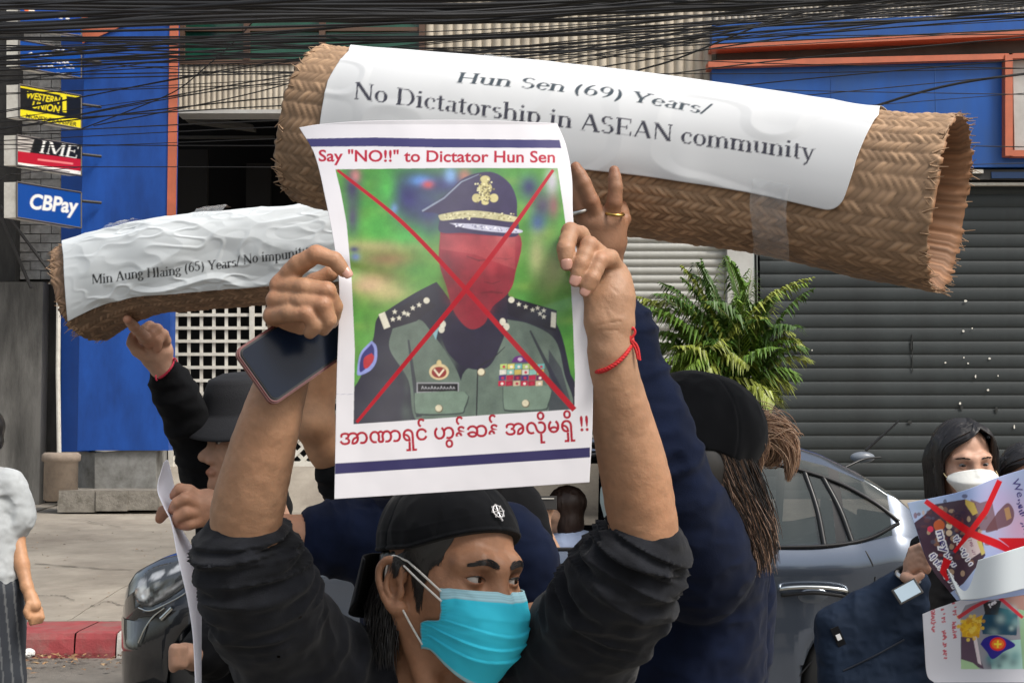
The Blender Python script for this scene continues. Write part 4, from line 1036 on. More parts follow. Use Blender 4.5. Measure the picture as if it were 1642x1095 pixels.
def head_prims(B, M, s=1.0, ears=True, female=False, neck_to=None, neck_r=0.054):
    V = lambda *a: tuple(x * s for x in a)
    B.frame(M); k = 0.018 * s
    B.ell(V(0, .014, .036), V(.076, .098, .083), k=k)
    B.ell(V(0, -.012, -.012), V(.071, .078, .078), k=k)
    B.ell(V(0, -.032, -.040), V(.058, .060, .078), k=k)
    B.ell(V(0, -.048, -.080), V(.043, .040, .036), k=k)
    B.ell(V(0, -.078, -.098), V(.020, .018, .017), k=k)
    for q in (-1, 1):
        B.ell(V(q * .044, -.056, -.032), V(.020, .020, .020), k=.03 * s)           # cheekbone
        B.chain([V(q * .008, -.086, .016), V(q * .028, -.082, .021), V(q * .050, -.068, .018)], [.0085 * s, .0085 * s, .0075 * s], k=.02 * s)
        B.ell(V(q * .032, -.097, -.003), V(.019, .0135, .011), k=.016 * s, op='s')   # socket
    B.cap(V(0, -.084, .012), V(0, -.102, -.034), .0090 * s, .0120 * s, k=.016 * s)
    B.cap(V(0, -.103, -.034), V(0, -.096, -.043), .0120 * s, .009 * s, k=.006 * s)
    for q in (-1, 1): B.ell(V(q * .015, -.092, -.043), V(.0095, .012, .009), k=.007 * s)
    B.cap(V(-.018, -.092, -.068), V(.018, -.092, -.068), .008 * s, .008 * s, k=.008 * s)
    for q in (-1, 1):                                                               # lids: a shell round the eyeball, slit open
        c = V(q * .0325, -.0735, -.001); r = .0146 * s
        def lid(p, c=np.array(c, np.float32), r=r, q=q, s=s):
            v = p - c
            d = np.linalg.norm(v, axis=1) - r
            ca, sa = math.cos(.36), math.sin(.36) * q
            lx = v[:, 0] * ca + v[:, 1] * sa; ly = -v[:, 0] * sa + v[:, 1] * ca
            x = lx / (.0160 * s)
            zc = .0006 * s + .0014 * s * x * q
            hi = .0047 * s * np.clip(1 - x * x, 0, 1) ** .55
            lo_ = .0034 * s * np.clip(1 - x * x, 0, 1) ** .8
            z = v[:, 2] - zc
            slit = np.where(z > 0, z - hi, -z - lo_)
            slit = np.maximum(slit, ly + .002 * s)
            return np.maximum(d, -slit)
        B.fn(lid, c, r, k=.005 * s)
    if ears:
        for q in (-1, 1): ear_prims(B, s, q)
    B.frame(None)
    if neck_to is not None:
        a = M @ Vector(V(0, .022, -.055)); B.chain([a, neck_to], [neck_r * s, neck_r * s * 1.04], k=.03)

def ear_prims(B, s, q, sz=1.0):
    e = sz * s
    def E(u, v, w): return (q * (.074 * s + (w + .30 * max(u + .012, 0)) * e), (.012 + 0 * u) * s + u * e + .004, -.020 * s + v * e)
    # u = towards the back, v = up, w = out
    pts = [E(-.008, .008, .002), E(-.010, .020, .006), E(-.002, .031, .009), (E(.010, .033, .011)), E(.019, .024, .013), E(.020, .008, .013), E(.015, -.008, .011), E(.008, -.020, .009), E(0, -.028, .007), E(-.008, -.026, .004)]
    B.chain(pts, [.0032*e, .0036*e, .0040*e, .0042*e, .0042*e, .0040*e, .0040*e, .0048*e, .0062*e, .0050*e], k=.003 * s, smooth=4)
    B.ell(E(.004, .004, .004), (.0055 * e, .018 * e, .030 * e), k=.004 * s)
    B.ell(E(-.001, -.004, .0125), (.0075 * e, .0085 * e, .011 * e), k=.004 * s, op='s')
    B.chain([E(.003, -.014, .009), E(.009, -.002, .011), E(.008, .012, .011), E(.002, .020, .010)], [.0026*e, .0030*e, .0030*e, .0026*e], k=.003 * s, smooth=3)
    B.ell(E(-.010, -.006, .007), (.004 * e, .005 * e, .007 * e), k=.004 * s)

def eyes(M, s, parent, gaze=(0.0, -1.0, 0.0), iris=(0.022, 0.011, 0.006), scl=1.0):
    g = Vector(gaze).normalized()
    for q in (-1, 1):
        c = M @ Vector((q * .0325 * s, -.0735 * s, -.001 * s))
        r = .0128 * s
        lat = np.concatenate([np.linspace(0, .75, 22), np.linspace(.8, math.pi, 16)])
        lon = np.linspace(0, 2 * math.pi, 28, endpoint=False)
        X = np.zeros((28, len(lat), 3))
        X[..., 0] = np.cos(lon)[:, None] * np.sin(lat); X[..., 1] = np.sin(lon)[:, None] * np.sin(lat); X[..., 2] = np.cos(lat)
        Q = (M.to_3x3() @ g).to_track_quat('Z', 'Y').to_matrix()
        W = (X.reshape(-1, 3) * r) @ np.array(Q).T + np.array(c)
        L = np.broadcast_to(lat[None, :], (28, len(lat))).reshape(-1)
        col = np.zeros((len(L), 3)); col[:] = np.array((.40, .37, .35)) * scl
        col[L < .50] = iris; col[L < .20] = (.004, .003, .003)
        me = grid_mesh(W.reshape(28, len(lat), 3), col.reshape(28, len(lat), 3), closed_u=True)
        obj('eye', me, M_EYE, parent)

def strands(n, root, tip, mid=None, w0=.0011, seg=6, jitter=.002, seed=1, cols=None, taper=True):
    """n hair locks between root(i, rnd) and tip(i, rnd), bending through mid"""
    R = random.Random(seed); paths = []; rads = []
    for i in range(n):
        a = Vector(root(i, R)); b = Vector(tip(i, R, a)); m = Vector(mid(i, R, a, b)) if mid else (a + b) / 2
        a2 = np.array(a); b2 = np.array(b); m2 = np.array(m)
        t = np.linspace(0, 1, seg)[:, None]
        p = (1 - t) ** 2 * a2 + 2 * t * (1 - t) * (2 * m2 - (a2 + b2) / 2) + t ** 2 * b2
        p = p + rng.normal(0, jitter, p.shape) * np.sin(t * math.pi)
        paths.append(p); ww = w0 * R.uniform(.7, 1.3)
        rads.append(ww * np.array([1.0] * (seg - 2) + [.7, .15]) if taper else ww)
    return paths, rads

SKIN_BROWN = (0.300, 0.150, 0.085)
def skin_col(base, M=None, s=1.0, cheek=True, tips=()):
    base = np.array(base)
    def f(p):
        n = fbm(p * 22, 3)[:, None] * .20 + fbm(p * 130, 2)[:, None] * .14
        c = base * (1 + n)
        c = c * (1 + np.array([.05, -.03, -.08]) * fbm(p * 9 + 3, 2)[:, None] * 1.2)
        if M is not None:
            q = (p - np.array(M.translation, np.float32)) @ np.array(M.to_3x3(), np.float32) / s
            # lips, lid rims and brow skin
            lip = np.exp(-((q[:, 0] / .024) ** 4 + ((q[:, 2] + .068) / .009) ** 2)) * (q[:, 1] < -.07)
            c = c * (1 - .3 * lip[:, None] * np.array([.3, 1, 1]))
            for sg in (-1, 1):
                r = np.sqrt((q[:, 0] - sg * .0325) ** 2 + (q[:, 2] * 1.5) ** 2)
                e = np.exp(-(r / .017) ** 4) * (q[:, 1] < -.05)
                c = c * (1 - e[:, None] * np.array([.30, .38, .40]))
        for t, r in tips:                      # knuckles a little redder and darker
            e = np.exp(-(np.linalg.norm(p - np.array(t, np.float32), axis=1) / r) ** 2)[:, None]
            c = c * (1 - e * np.array([.10, .25, .28]))
        return np.clip(c, 0, 1)
    return f

M_SKIN = mat('skin', attr=True, rough=.52, bump=.6, bscale=300, bdist=.0008, sss=.12, spec=.45, detail=3)
M_SKIN_FAR = mat('skin_plain', attr=True, rough=.5, spec=.4)
M_EYE = mat('eye', attr=True, rough=.08, spec=.6)
M_NAIL = mat('nail', (.50, .27, .21), rough=.28, spec=.5, coat=.2)
M_HAIR = mat('black_hair', (.010, .008, .008), rough=.34, spec=.6)
M_HAIR_BR = mat('dyed_hair', attr=True, rough=.42, spec=.5)
M_CAP = mat('black_cotton', (.0045, .0052, .0070), rough=.9, spec=.14, var=.25, vscale=14, bump=.5, bscale=900, bdist=.0004, sheen=.08)
M_TEE = mat('charcoal_jersey', (.0105, .0115, .0150), rough=.92, spec=.14, var=.45, vscale=22, bump=.8, bscale=600, bdist=.0010, sheen=.10)
M_NAVY = mat('navy_jersey', (.0045, .0085, .026), rough=.92, spec=.12, var=.3, vscale=14, bump=.7, bscale=600, bdist=.0008, sheen=.04)
M_BLACK = mat('black_fabric', (.0045, .0048, .0060), rough=.9, spec=.14, var=.3, vscale=12, bump=.6, bscale=500, bdist=.0008, sheen=.03)
M_STRING_W = mat('white_elastic', (.72, .70, .66), rough=.8, bump=.8, bscale=1500, bdist=.0006)
M_RED = mat('red_cord', (.55, .010, .012), rough=.6, bump=1, bscale=900, bdist=.001)
M_SILVER = mat('silver', (.75, .73, .70), rough=.28, metal=1)
M_GOLD = mat('brass', (.55, .36, .10), rough=.3, metal=1)
M_GREY_CL = mat('grey_cloth', (.38, .40, .41), rough=.9, var=.2, vscale=8, bump=.4, bscale=500, bdist=.0005)

def finger(B, pts, rs, k=.004, pad=1.0):
    P2 = []; R2 = []
    for i in range(len(pts) - 1): P2 += [pts[i], (Vector(pts[i]) + Vector(pts[i + 1])) / 2]; R2 += [rs[i], (rs[i] + rs[i + 1]) / 2 * (.93 if i < len(pts) - 2 else .99)]
    B.chain(P2 + [pts[-1]], R2 + [rs[-1]], k=k)
    

def nail(parent, c, along, normal, w=.0062, l=.0075, label=None):
    """a slightly domed plate lying on a fingertip"""
    a = Vector(along).normalized(); n = Vector(normal); n = (n - a * n.dot(a)).normalized(); b = n.cross(a)
    X = np.zeros((9, 9, 3))
    for i in range(9):
        for j in range(9):
            u = -1 + i / 4; v = -1 + j / 4
            ru = u * math.sqrt(1 - .45 * v * v * (1 if v > 0 else .6)) ; rv = v * math.sqrt(1 - .3 * u * u)
            X[i, j] = Vector(c) + b * ru * w + a * rv * l + n * (-.0026 * ru * ru - .0008 * rv * rv)
    return obj('fingernail', grid_mesh(X, thick=.0008), M_NAIL, parent)

# ---------------------------------------------------------------- the man holding the portrait poster
HEAD_S = 1.03
def snap_line(B, q): return [Vector(v.tolist()) for v in snap(B, np.array(q), np.broadcast_to(np.array([0, 1.0, 0]), (len(q), 3)), off=-.0006, back=.03, n=20)]
MH = headM(726, 919, 2.05, 44, -2, -5, HEAD_S)
def LM(x, y, z, M=MH, s=HEAD_S): return M @ Vector((x * s, y * s, z * s))
man = thing('person', 'man in charcoal t-shirt, backwards black cap and blue face mask holding up the portrait poster', 'man', P(735, 1095, 2.1) * np.array([1, 1, 0]))

def man_skin(tips):
    f = skin_col(SKIN_BROWN, MH, HEAD_S, tips=tips); c0 = np.array(MH.translation, np.float32)
    def g(p):                                   # the skin colour gets paler away from the head
        k = sm(.20, .34, np.linalg.norm(p - c0, axis=1))[:, None]
        return f(p) * (1.08 + k * np.array([.22, .32, .34]))
    return g
def build_man():
    B = Body(.014)
    neck_base = PV(705, 1120, 2.12)
    head_prims(B, MH, HEAD_S, neck_to=neck_base, neck_r=.056)
    # neck muscle
    B.cap(LM(-.055, .02, -.05), PV(690, 1120, 2.02), .014, .016, k=.03)
    sh_l, sh_r = PV(560, 1105, 2.12), PV(905, 1100, 2.10)
    B.chain([sh_l, neck_base, sh_r], [.055, .075, .055], k=.04)
    B.ell(PV(735, 1230, 2.16), (.16, .10, .15), k=.05)
    # arms: shoulder, elbow, forearm, wrist
    el_l, wr_l = PV(398, 935, 1.90), PV(470, 560, 1.825)
    el_r, wr_r = PV(1035, 925, 1.90), PV(977, 560, 1.80)
    B.chain([sh_l, PV(470, 1020, 2.0), el_l], [.055, .050, .043], k=.02)
    B.chain([el_l, PV(393, 850, 1.885), PV(405, 780, 1.86), PV(432, 680, 1.835), PV(456, 600, 1.828), wr_l], [.041, .0415, .0410, .0350, .0275, .0255], k=.012, smooth=3)
    B.chain([sh_r, PV(965, 1020, 2.0), el_r], [.055, .050, .043], k=.02)
    B.chain([el_r, PV(1032, 850, 1.885), PV(1018, 760, 1.86), PV(999, 680, 1.835), PV(984, 610, 1.81), wr_r], [.040, .0405, .0400, .0350, .0288, .0262], k=.012, smooth=3)
    tips = []
    # image-left hand: back of the fist towards image left, index hooked over the poster edge
    B.chain([wr_l, PV(470, 520, 1.815), PV(474, 480, 1.805)], [.026, .028, .026], k=.012)
    B.chain([PV(452, 512, 1.795), PV(458, 470, 1.795)], [.019, .019], k=.01)
    q = 1330.0
    F = [([PV(455, 452, 1.775), PV(480, 424, 1.762), PV(507, 408, 1.750), PV(536, 417, 1.748), PV(551, 434, 1.750)], [.0130, .0122, .0112, .0098, .0082]),
         ([PV(449, 458, 1.772), PV(490, 461, 1.752), PV(524, 467, 1.748), PV(536, 492, 1.763), PV(531, 515, 1.775)], [.0128, .0118, .0112, .0102, .0090]),
         ([PV(443, 481, 1.770), PV(485, 484, 1.750), PV(518, 489, 1.744), PV(527, 512, 1.750), PV(519, 527, 1.757)], [.0126, .0112, .0106, .0096, .0084]),
         ([PV(438, 506, 1.772), PV(466, 503, 1.752), PV(493, 504, 1.744), PV(505, 521, 1.747), PV(497, 533, 1.752)], [.0124, .0108, .0100, .0088, .0078])]
    FING = list(F)
    for pts, rs in F:
        finger(B, pts, rs, k=.0035); tips += [(pts[2], .011), (pts[0], .010)]
    B.chain([PV(478, 505, 1.80), PV(505, 455, 1.800), PV(530, 438, 1.795)], [.016, .012, .010], k=.006)       # thumb behind the sheet
    # image-right hand: palm to the camera, three fingers curled over the paper edge
    B.chain([wr_r, PV(976, 520, 1.80), PV(978, 480, 1.802), PV(976, 445, 1.805)], [.0262, .0285, .0285, .024], k=.012)
    B.chain([PV(962, 512, 1.79), PV(958, 475, 1.795)], [.017, .016], k=.012)
    B.chain([PV(993, 520, 1.793), PV(991, 450, 1.80)], [.014, .014], k=.012)
    F = [([PV(955, 425, 1.81), PV(930, 378, 1.800), PV(915, 372, 1.780), PV(907, 400, 1.762), PV(909, 424, 1.760)], [.0125, .0118, .0112, .0106, .0084]),
         ([PV(967, 428, 1.80), PV(962, 408, 1.785), PV(945, 393, 1.768), PV(932, 424, 1.757), PV(923, 450, 1.757)], [.0122, .0112, .0110, .0100, .0082]),
         ([PV(987, 432, 1.80), PV(978, 414, 1.782), PV(961, 418, 1.766), PV(949, 446, 1.756), PV(939, 467, 1.757)], [.0118, .0108, .0104, .0092, .0076])]
    FING += F
    for pts, rs in F:
        finger(B, pts, rs, k=.0035); tips += [(pts[2], .010), (pts[3], .008)]
    B.chain([PV(962, 500, 1.79), PV(935, 440, 1.80), PV(915, 405, 1.800)], [.015, .012, .010], k=.006)
    # creases of the palm and wrist
    cr = [(PV(955, 522, 1.765), PV(995, 515, 1.77)), (PV(955, 530, 1.765), PV(990, 530, 1.77)), (PV(962, 470, 1.765), PV(985, 500, 1.765)), (PV(975, 455, 1.768), PV(990, 470, 1.77)), (PV(968, 485, 1.765), PV(975, 510, 1.765))]
    jn = [(pts[k], pts[k + 1] - pts[k - 1], rs[k]) for pts, rs in FING for k in range(1, len(pts) - 1)]
    def disp(p):
        d = fbm(p * 55, 2) * .0009 + fbm(p * 180, 2) * .0003
        for c, ax, r in jn:
            c = np.array(c, np.float32); q = p - c; near = (q * q).sum(1) < (r * 1.7) ** 2
            if near.any():
                ax_ = np.array(ax, np.float32); ax_ /= np.linalg.norm(ax_); t = q[near] @ ax_
                d[near] += (.00055 * (.5 + .5 * np.cos(t * 2 * math.pi / .0032)) * np.exp(-(t / .0055) ** 2)).astype(np.float32)
        for a, b in cr:
            a = np.array(a, np.float32); b = np.array(b, np.float32); ba = b - a
            h = np.clip((p - a) @ ba / (ba @ ba), 0, 1)
            pa = p - a - h[:, None] * ba; pa[:, 1] *= .25
            d = d + .0011 * np.exp(-(np.linalg.norm(pa, axis=1) / .0013) ** 2)
        return d
    me = B.mesh(.0018, disp, man_skin(tips))
    body = obj('body', me, M_SKIN, man)
    up = Vector((0, 0, 1))
    nail(body, PV(557, 437, 1.7435), PV(560, 446, 1.745) - PV(549, 430, 1.745), (.25, -1, .1), w=.0058, l=.0068)
    nail(body, PV(909, 424, 1.7515), PV(910, 432, 1.755) - PV(908, 410, 1.753), (0, -1, .1), w=.0066, l=.0066)
    nail(body, PV(922, 449, 1.7490), PV(918, 456, 1.752) - PV(928, 436, 1.751), (-.1, -1, .1), w=.0064, l=.0070)
    nail(body, PV(938, 466, 1.7495), PV(935, 472, 1.752) - PV(944, 454, 1.751), (-.1, -1, .1), w=.0058, l=.0066)
    eyes(MH, HEAD_S, man, gaze=(.42, -1, .02))
    # brows of short hairs
    inv = LM(0, 1, 0) - LM(0, 0, 0)
    for q in (-1, 1):
        R = random.Random(5 + q); A = []
        for i in range(330):
            t = R.random(); x = (.009 + .043 * t); th = .0056 * (1 - .62 * t) * min(1, .35 + t * 4) 
            zz = .0170 + .0075 * math.sin(min(1, t * 1.15) * 2.4) - .003 * t + R.uniform(-th, th)
            a = Vector((q * x, -.1, zz)); b = a + Vector((q * .0055, 0, .0030 - .0045 * t))
            A.append([LM(*a), LM(*((a + b) / 2)), LM(*b)])
        A = np.array(A); dr = np.array(inv)[None] + np.array(LM(-q * .35, 0, 0) - LM(0, 0, 0))[None]
        A = snap(B, A, np.broadcast_to(dr, (A.size // 3, 3)), off=.0004, back=.03, n=22)
        obj('eyebrow', tubes_mesh(list(A), [[.00034, .00032, .0001]] * len(A), 4), M_HAIR, man)
        # lashes and lid line
        th = np.linspace(-1, 1, 15); L1 = []
        for x in th: L1.append(LM(q * .0325 + x * .0145 * .94, -.088 + abs(x * q + .0) * .000 + .0053 * (x * q), -.001 + .0006 + .0014 * x * q + .0046 * (1 - x * x) ** .55))
        L1 = snap(B, np.array(L1), np.broadcast_to(np.array(inv), (15, 3)), off=.0003, back=.012)
        obj('eyelash', tubes_mesh([L1], [.0010 * np.clip(1.25 - np.abs(th), .3, 1)], 5), M_HAIR, man)
    # hair: temple, nape and behind the ear
    Ri = random.Random(3); A = []
    for i in range(1100):
        t = Ri.random() ** .8 * .62; y0 = -.056 + .100 * t
        z0 = .052 - .10 * max(0, t - .35) * .3
        if t < .55: z1 = .022 - .066 * math.exp(-((y0 + .026) / .012) ** 2) * Ri.uniform(.6, 1) - .01 * Ri.random()
        else: z1 = .01 - .02 * Ri.random()
        pts = [LM(-.09, y0 + k * .25 * (.008 + .006 * Ri.random()), z0 + (z1 - z0) * k / 4) for k in range(5)]
        A.append(pts)
    A = np.array(A); sd = np.array(LM(1, 0, 0) - LM(0, 0, 0))
    A = snap(B, A, np.broadcast_to(sd, (A.size // 3, 3)), off=.0010, back=.02, n=22)
    p1 = list(A); r1 = [[.0007, .0008, .0008, .0006, .0002]] * len(p1)
    def root2(i, R): th = R.uniform(.1, 2.3); return LM(-.070 * math.cos(th), .012 + .086 * math.sin(th), R.uniform(-.02, .03))
    def tip2(i, R, a): l = MH.inverted() @ a; return LM(l.x * .80 - .01 + R.uniform(-.012, .012), l.y / 1.03 + R.uniform(-.01, .030), -.105 + R.uniform(-.03, .03))
    p2, r2 = strands(1300, root2, tip2, mid=lambda i, R, a, b: (a + b) / 2 + (LM(0, .02, 0) - LM(0, 0, 0)) * R.uniform(0, 1), w0=.0010, seed=4, jitter=.0016)
    obj('hair', tubes_mesh(p1 + p2, r1 + r2, 4), M_HAIR, man)
    Bh = Body(.012).frame(MH)
    Bh.ell((0, .026, .004), (.079, .093, .060)); Bh.ell((-.012, .070, -.050), (.058, .040, .060)); Bh.frame(None)
    def clipf(p):
        q = (p - np.array(MH.translation, np.float32)) @ np.array(MH.to_3x3(), np.float32)
        return .040 - q[:, 1] - .25 * q[:, 2] 
    obj('nape_hair', Bh.mesh(.003, lambda p: folds(p, .002, (150, 150, 18)), clip=clipf), M_HAIR, man)
    # cap, worn backwards
    Bc = Body(.006).frame(MH); s = HEAD_S
    Bc.ell((0, .016 * s, .040 * s), (.0855 * s, .1075 * s, .094 * s))
    Bc.frame(None)
    Mi = np.array(MH.to_3x3(), np.float32); Mt = np.array(MH.translation, np.float32)
    def edge(q): return .030 + .0 * q[:, 0] + .35 * np.clip(-q[:, 1], 0, .1) ** 1.15 * 1.6 - .12 * np.clip(q[:, 1], 0, .1)
    def capclip(p):
        q = (p - Mt) @ Mi / s; return (edge(q) - q[:, 2]) * s
    def capdisp(p):
        q = (p - Mt) @ Mi / s; d = folds(p, .0018, (30, 30, 14), 3.0)
        an = np.arctan2(q[:, 0], -q[:, 1]); seam = np.abs(((an / (math.pi / 3)) + .5) % 1 - .5) * (math.pi / 3) * .09
        d = d + .0014 * np.exp(-(seam / .0015) ** 2)
        e = q[:, 2] - edge(q)
        d = d - .0020 * np.exp(-((e - .0022) / .0022) ** 2) + .0008 * np.exp(-((e - .0065) / .001) ** 2) - .0006 * np.exp(-((e - .024) / .0012) ** 2)
        return d
    capo = obj('cap', Bc.mesh(.0020, capdisp, clip=capclip), M_CAP, man)
    # brim hangs over the nape
    X = np.zeros((25, 15, 3))
    for i in range(25):
        u = -1 + i / 12
        for j in range(15):
            v = j / 14; an = u * 1.02
            lx = -.018 + .085 * math.sin(an) * (1 - .06 * v); ly = .020 + .104 * math.cos(an) + v * .030 * (1 - .5 * u * u); lz = .014 - .092 * v * math.sqrt(max(0, 1 - .62 * u * u)) - .006 * u * u
            X[i, j] = LM(lx, ly, lz)
    obj('brim', grid_mesh(X[::-1], thick=.003), M_CAP, capo)
    # wheel pin on the cap front
    mb = MB(); cpin = Vector(P(797, 821, 1.9)); 
    d0 = (cpin - cam.location).normalized()
    # drop the pin on to the cap by marching along the view ray
    t = 1.6
    p = np.array(cam.location) + np.outer(np.linspace(1.7, 2.2, 600), np.array(d0)); dd = Bc.ev(p.astype(np.float32)) 
    k0 = int(np.argmax(dd < .001)); cp = Vector(p[k0].tolist()); e = 1e-3
    g = Vector([float(Bc.ev(np.array([np.array(cp) + e * np.eye(3)[a]], np.float32))[0] - Bc.ev(np.array([np.array(cp) - e * np.eye(3)[a]], np.float32))[0]) for a in range(3)]).normalized()
    uu = g.cross(Vector((0, 0, 1))).normalized(); vv = uu.cross(g).normalized(); cp = cp + g * .0025
    r = .0088
    ring = [cp + uu * r * math.cos(a) + vv * r * math.sin(a) for a in np.linspace(0, 2 * math.pi, 25)]
    mb.tube(ring, .0011, 6)
    for k in range(4):
        a = k * math.pi / 4; mb.tube([cp - uu * r * math.cos(a) - vv * r * math.sin(a), cp + uu * r * math.cos(a) + vv * r * math.sin(a)], .0006, 5)
    for k in range(8):
        a = k * math.pi / 4; q = cp + uu * r * 1.15 * math.cos(a) + vv * r * 1.15 * math.sin(a); mb.box(q, (.0012, .0008, .0012))
    mb.tube([cp - vv * r * 1.1, cp - vv * (r + .006) - uu * .001], .0014, 6); mb.box(cp, (.002, .001, .002))
    mb.build('pin', mat('white_enamel', (.70, .70, .72), rough=.3, metal=.3), capo)
    return B
B_MAN = build_man()

def tee(parts, axis_sets, k=.03, vox=.0032, cuts=(), fold=(.0035, 1.0), mat_=None, parent=None, name='t_shirt', hems=()):
    """cloth over a body. parts: chains; axis_sets: (a, b, amp, along, across) bands of folds across a limb; cuts: (point, direction, ra, rb, length) openings"""
    B = Body(k)
    for pts, rs in parts: B.chain(pts, rs, smooth=3)
    def cone(a, b, ra, rb): B.cap(a, b, ra, rb, k=.006, op='s')
    for pts, r, t in hems:
        B.chain(pts, [r] * len(pts), k=.004)
    for a, b, ra, rb in cuts: cone(a, b, ra, rb)
    def disp(p):
        d = folds(p, fold[0], (9, 9, 14)) * .6 + folds(p, fold[0] * .5, (22, 22, 30), 5)
        for a, b, amp, al, ac in axis_sets:
            a = np.array(a, np.float32); b = np.array(b, np.float32); L = np.linalg.norm(b - a); n = (b - a) / L
            t = (p - a) @ n; perp = p - a - t[:, None] * n; r = np.linalg.norm(perp, axis=1)
            w_ = np.exp(-(np.clip(np.abs(t - L / 2) - L / 2, 0, 1) / .03) ** 2) * (1 - sm(.11, .16, r))
            q = np.column_stack([t * al + vnoise(perp * 9) * .8, perp @ np.array([1, .2, .1], np.float32) * ac, perp @ np.array([0, 1, .4], np.float32) * ac])
            d = d + w_ * (-amp * np.clip(1 - np.abs(vnoise(q)) * 3.2, -.5, 1))
        return d
    return obj(name, B.mesh(vox, disp), mat_, parent)
def ringpts(c, n, r, m=18, sq=1.0):
    n = Vector(n).normalized(); u = n.cross(Vector((0, 1, 0))).normalized(); v = n.cross(u)
    return [Vector(c) + u * r * math.cos(a) + v * r * sq * math.sin(a) for a in np.linspace(0, 2 * math.pi, m)]
def man_tee():
    nb = PV(705, 1120, 2.12); shl, shr = PV(560, 1105, 2.12), PV(905, 1100, 2.10)
    SL = [PV(391, 868, 1.893), PV(396, 905, 1.90), PV(422, 970, 1.94), PV(463, 1040, 2.02), PV(545, 1120, 2.10)]
    SR = [PV(1034, 876, 1.893), PV(1012, 914, 1.90), PV(976, 968, 1.95), PV(938, 1024, 2.02), PV(885, 1110, 2.10)]
    nl = (Vector(SL[1]) - Vector(PV(410, 780, 1.86))); nr = (Vector(SR[1]) - Vector(PV(1020, 780, 1.86)))
    cl = Vector(SL[0]) - nl.normalized() * .004; cr = Vector(SR[0]) - nr.normalized() * .004
    tl = Vector((.25, 0, 1)); tr = Vector((-.12, 0, 1))
    hems = [(ringpts(cl, nl + Vector((.05, 0, 0)), .0445), .0065, 0), (ringpts(cl + nl.normalized() * .016, nl + Vector((.04, 0, 0)), .0445), .0075, 0), (ringpts(cr, nr + Vector((.02, 0, 0)), .0435), .0065, 0), (ringpts(cr + nr.normalized() * .016, nr + Vector((-.03, 0, 0)), .0435), .0075, 0)]
    neck = ringpts(PV(700, 1085, 2.10), Vector((-.05, -.35, 1)), .068, 24)
    hems.append((neck, .007, 0))
    parts = [(SL, [.045, .048, .056, .066, .080]), (SR, [.043, .049, .058, .065, .078]),
             ([shl, PV(700, 1150, 2.14), shr], [.080, .085, .078]),
             ([PV(650, 1150, 2.16), PV(650, 1400, 2.18), PV(655, 1600, 2.18)], [.10, .12, .115]), ([PV(815, 1150, 2.16), PV(815, 1400, 2.18), PV(810, 1600, 2.18)], [.10, .12, .115])]
    cuts = [(PV(410, 780, 1.86), cl + nl.normalized() * .010, .040, .0425), (PV(1020, 780, 1.86), cr + nr.normalized() * .010, .040, .0415),
            (PV(703, 1000, 2.06), PV(700, 1100, 2.10), .062, .060)]
    tee(parts, [(SL[0], SL[1], .0060, 90, 6), (SL[0], SL[2], .0075, 58, 8), (SL[2], SL[4], .006, 30, 8), (SR[0], SR[1], .0060, 90, 6), (SR[0], SR[2], .0080, 56, 8), (SR[2], SR[4], .006, 28, 8), (PV(700, 1060, 2.1), PV(720, 1400, 2.1), .006, 10, 24)],
        cuts=cuts, hems=hems, fold=(.0055, 1), mat_=M_TEE, parent=man)
    # trousers and shoes, below the frame
    Bt = Body(.04)
    hip = PV(733, 1640, 2.18)
    for q, x in ((-1, -.10), (1, .10)):
        hx = hip.x + x
        Bt.chain([(hip.x + x * .8, hip.y, hip.z), (hx, hip.y, .45), (hx, hip.y + .02, .09)], [.11, .075, .06])
    Bt.chain([(hip.x - .07, hip.y, hip.z + .05), (hip.x + .07, hip.y, hip.z + .05)], [.12, .12])
    obj('trousers', Bt.mesh(.008), mat('black_denim', (.012, .013, .016), rough=.9), man)
    for x in (-.10, .10):
        b = Body(.02); b.cap((hip.x + x, hip.y + .06, .045), (hip.x + x, hip.y - .13, .038), .042, .036, flat=((0, 0, 1), .95)); obj('shoe', b.mesh(.006, clip=lambda p: .004 - p[:, 2]), mat('shoe_rubber', (.03, .03, .03), rough=.6), man)
man_tee()


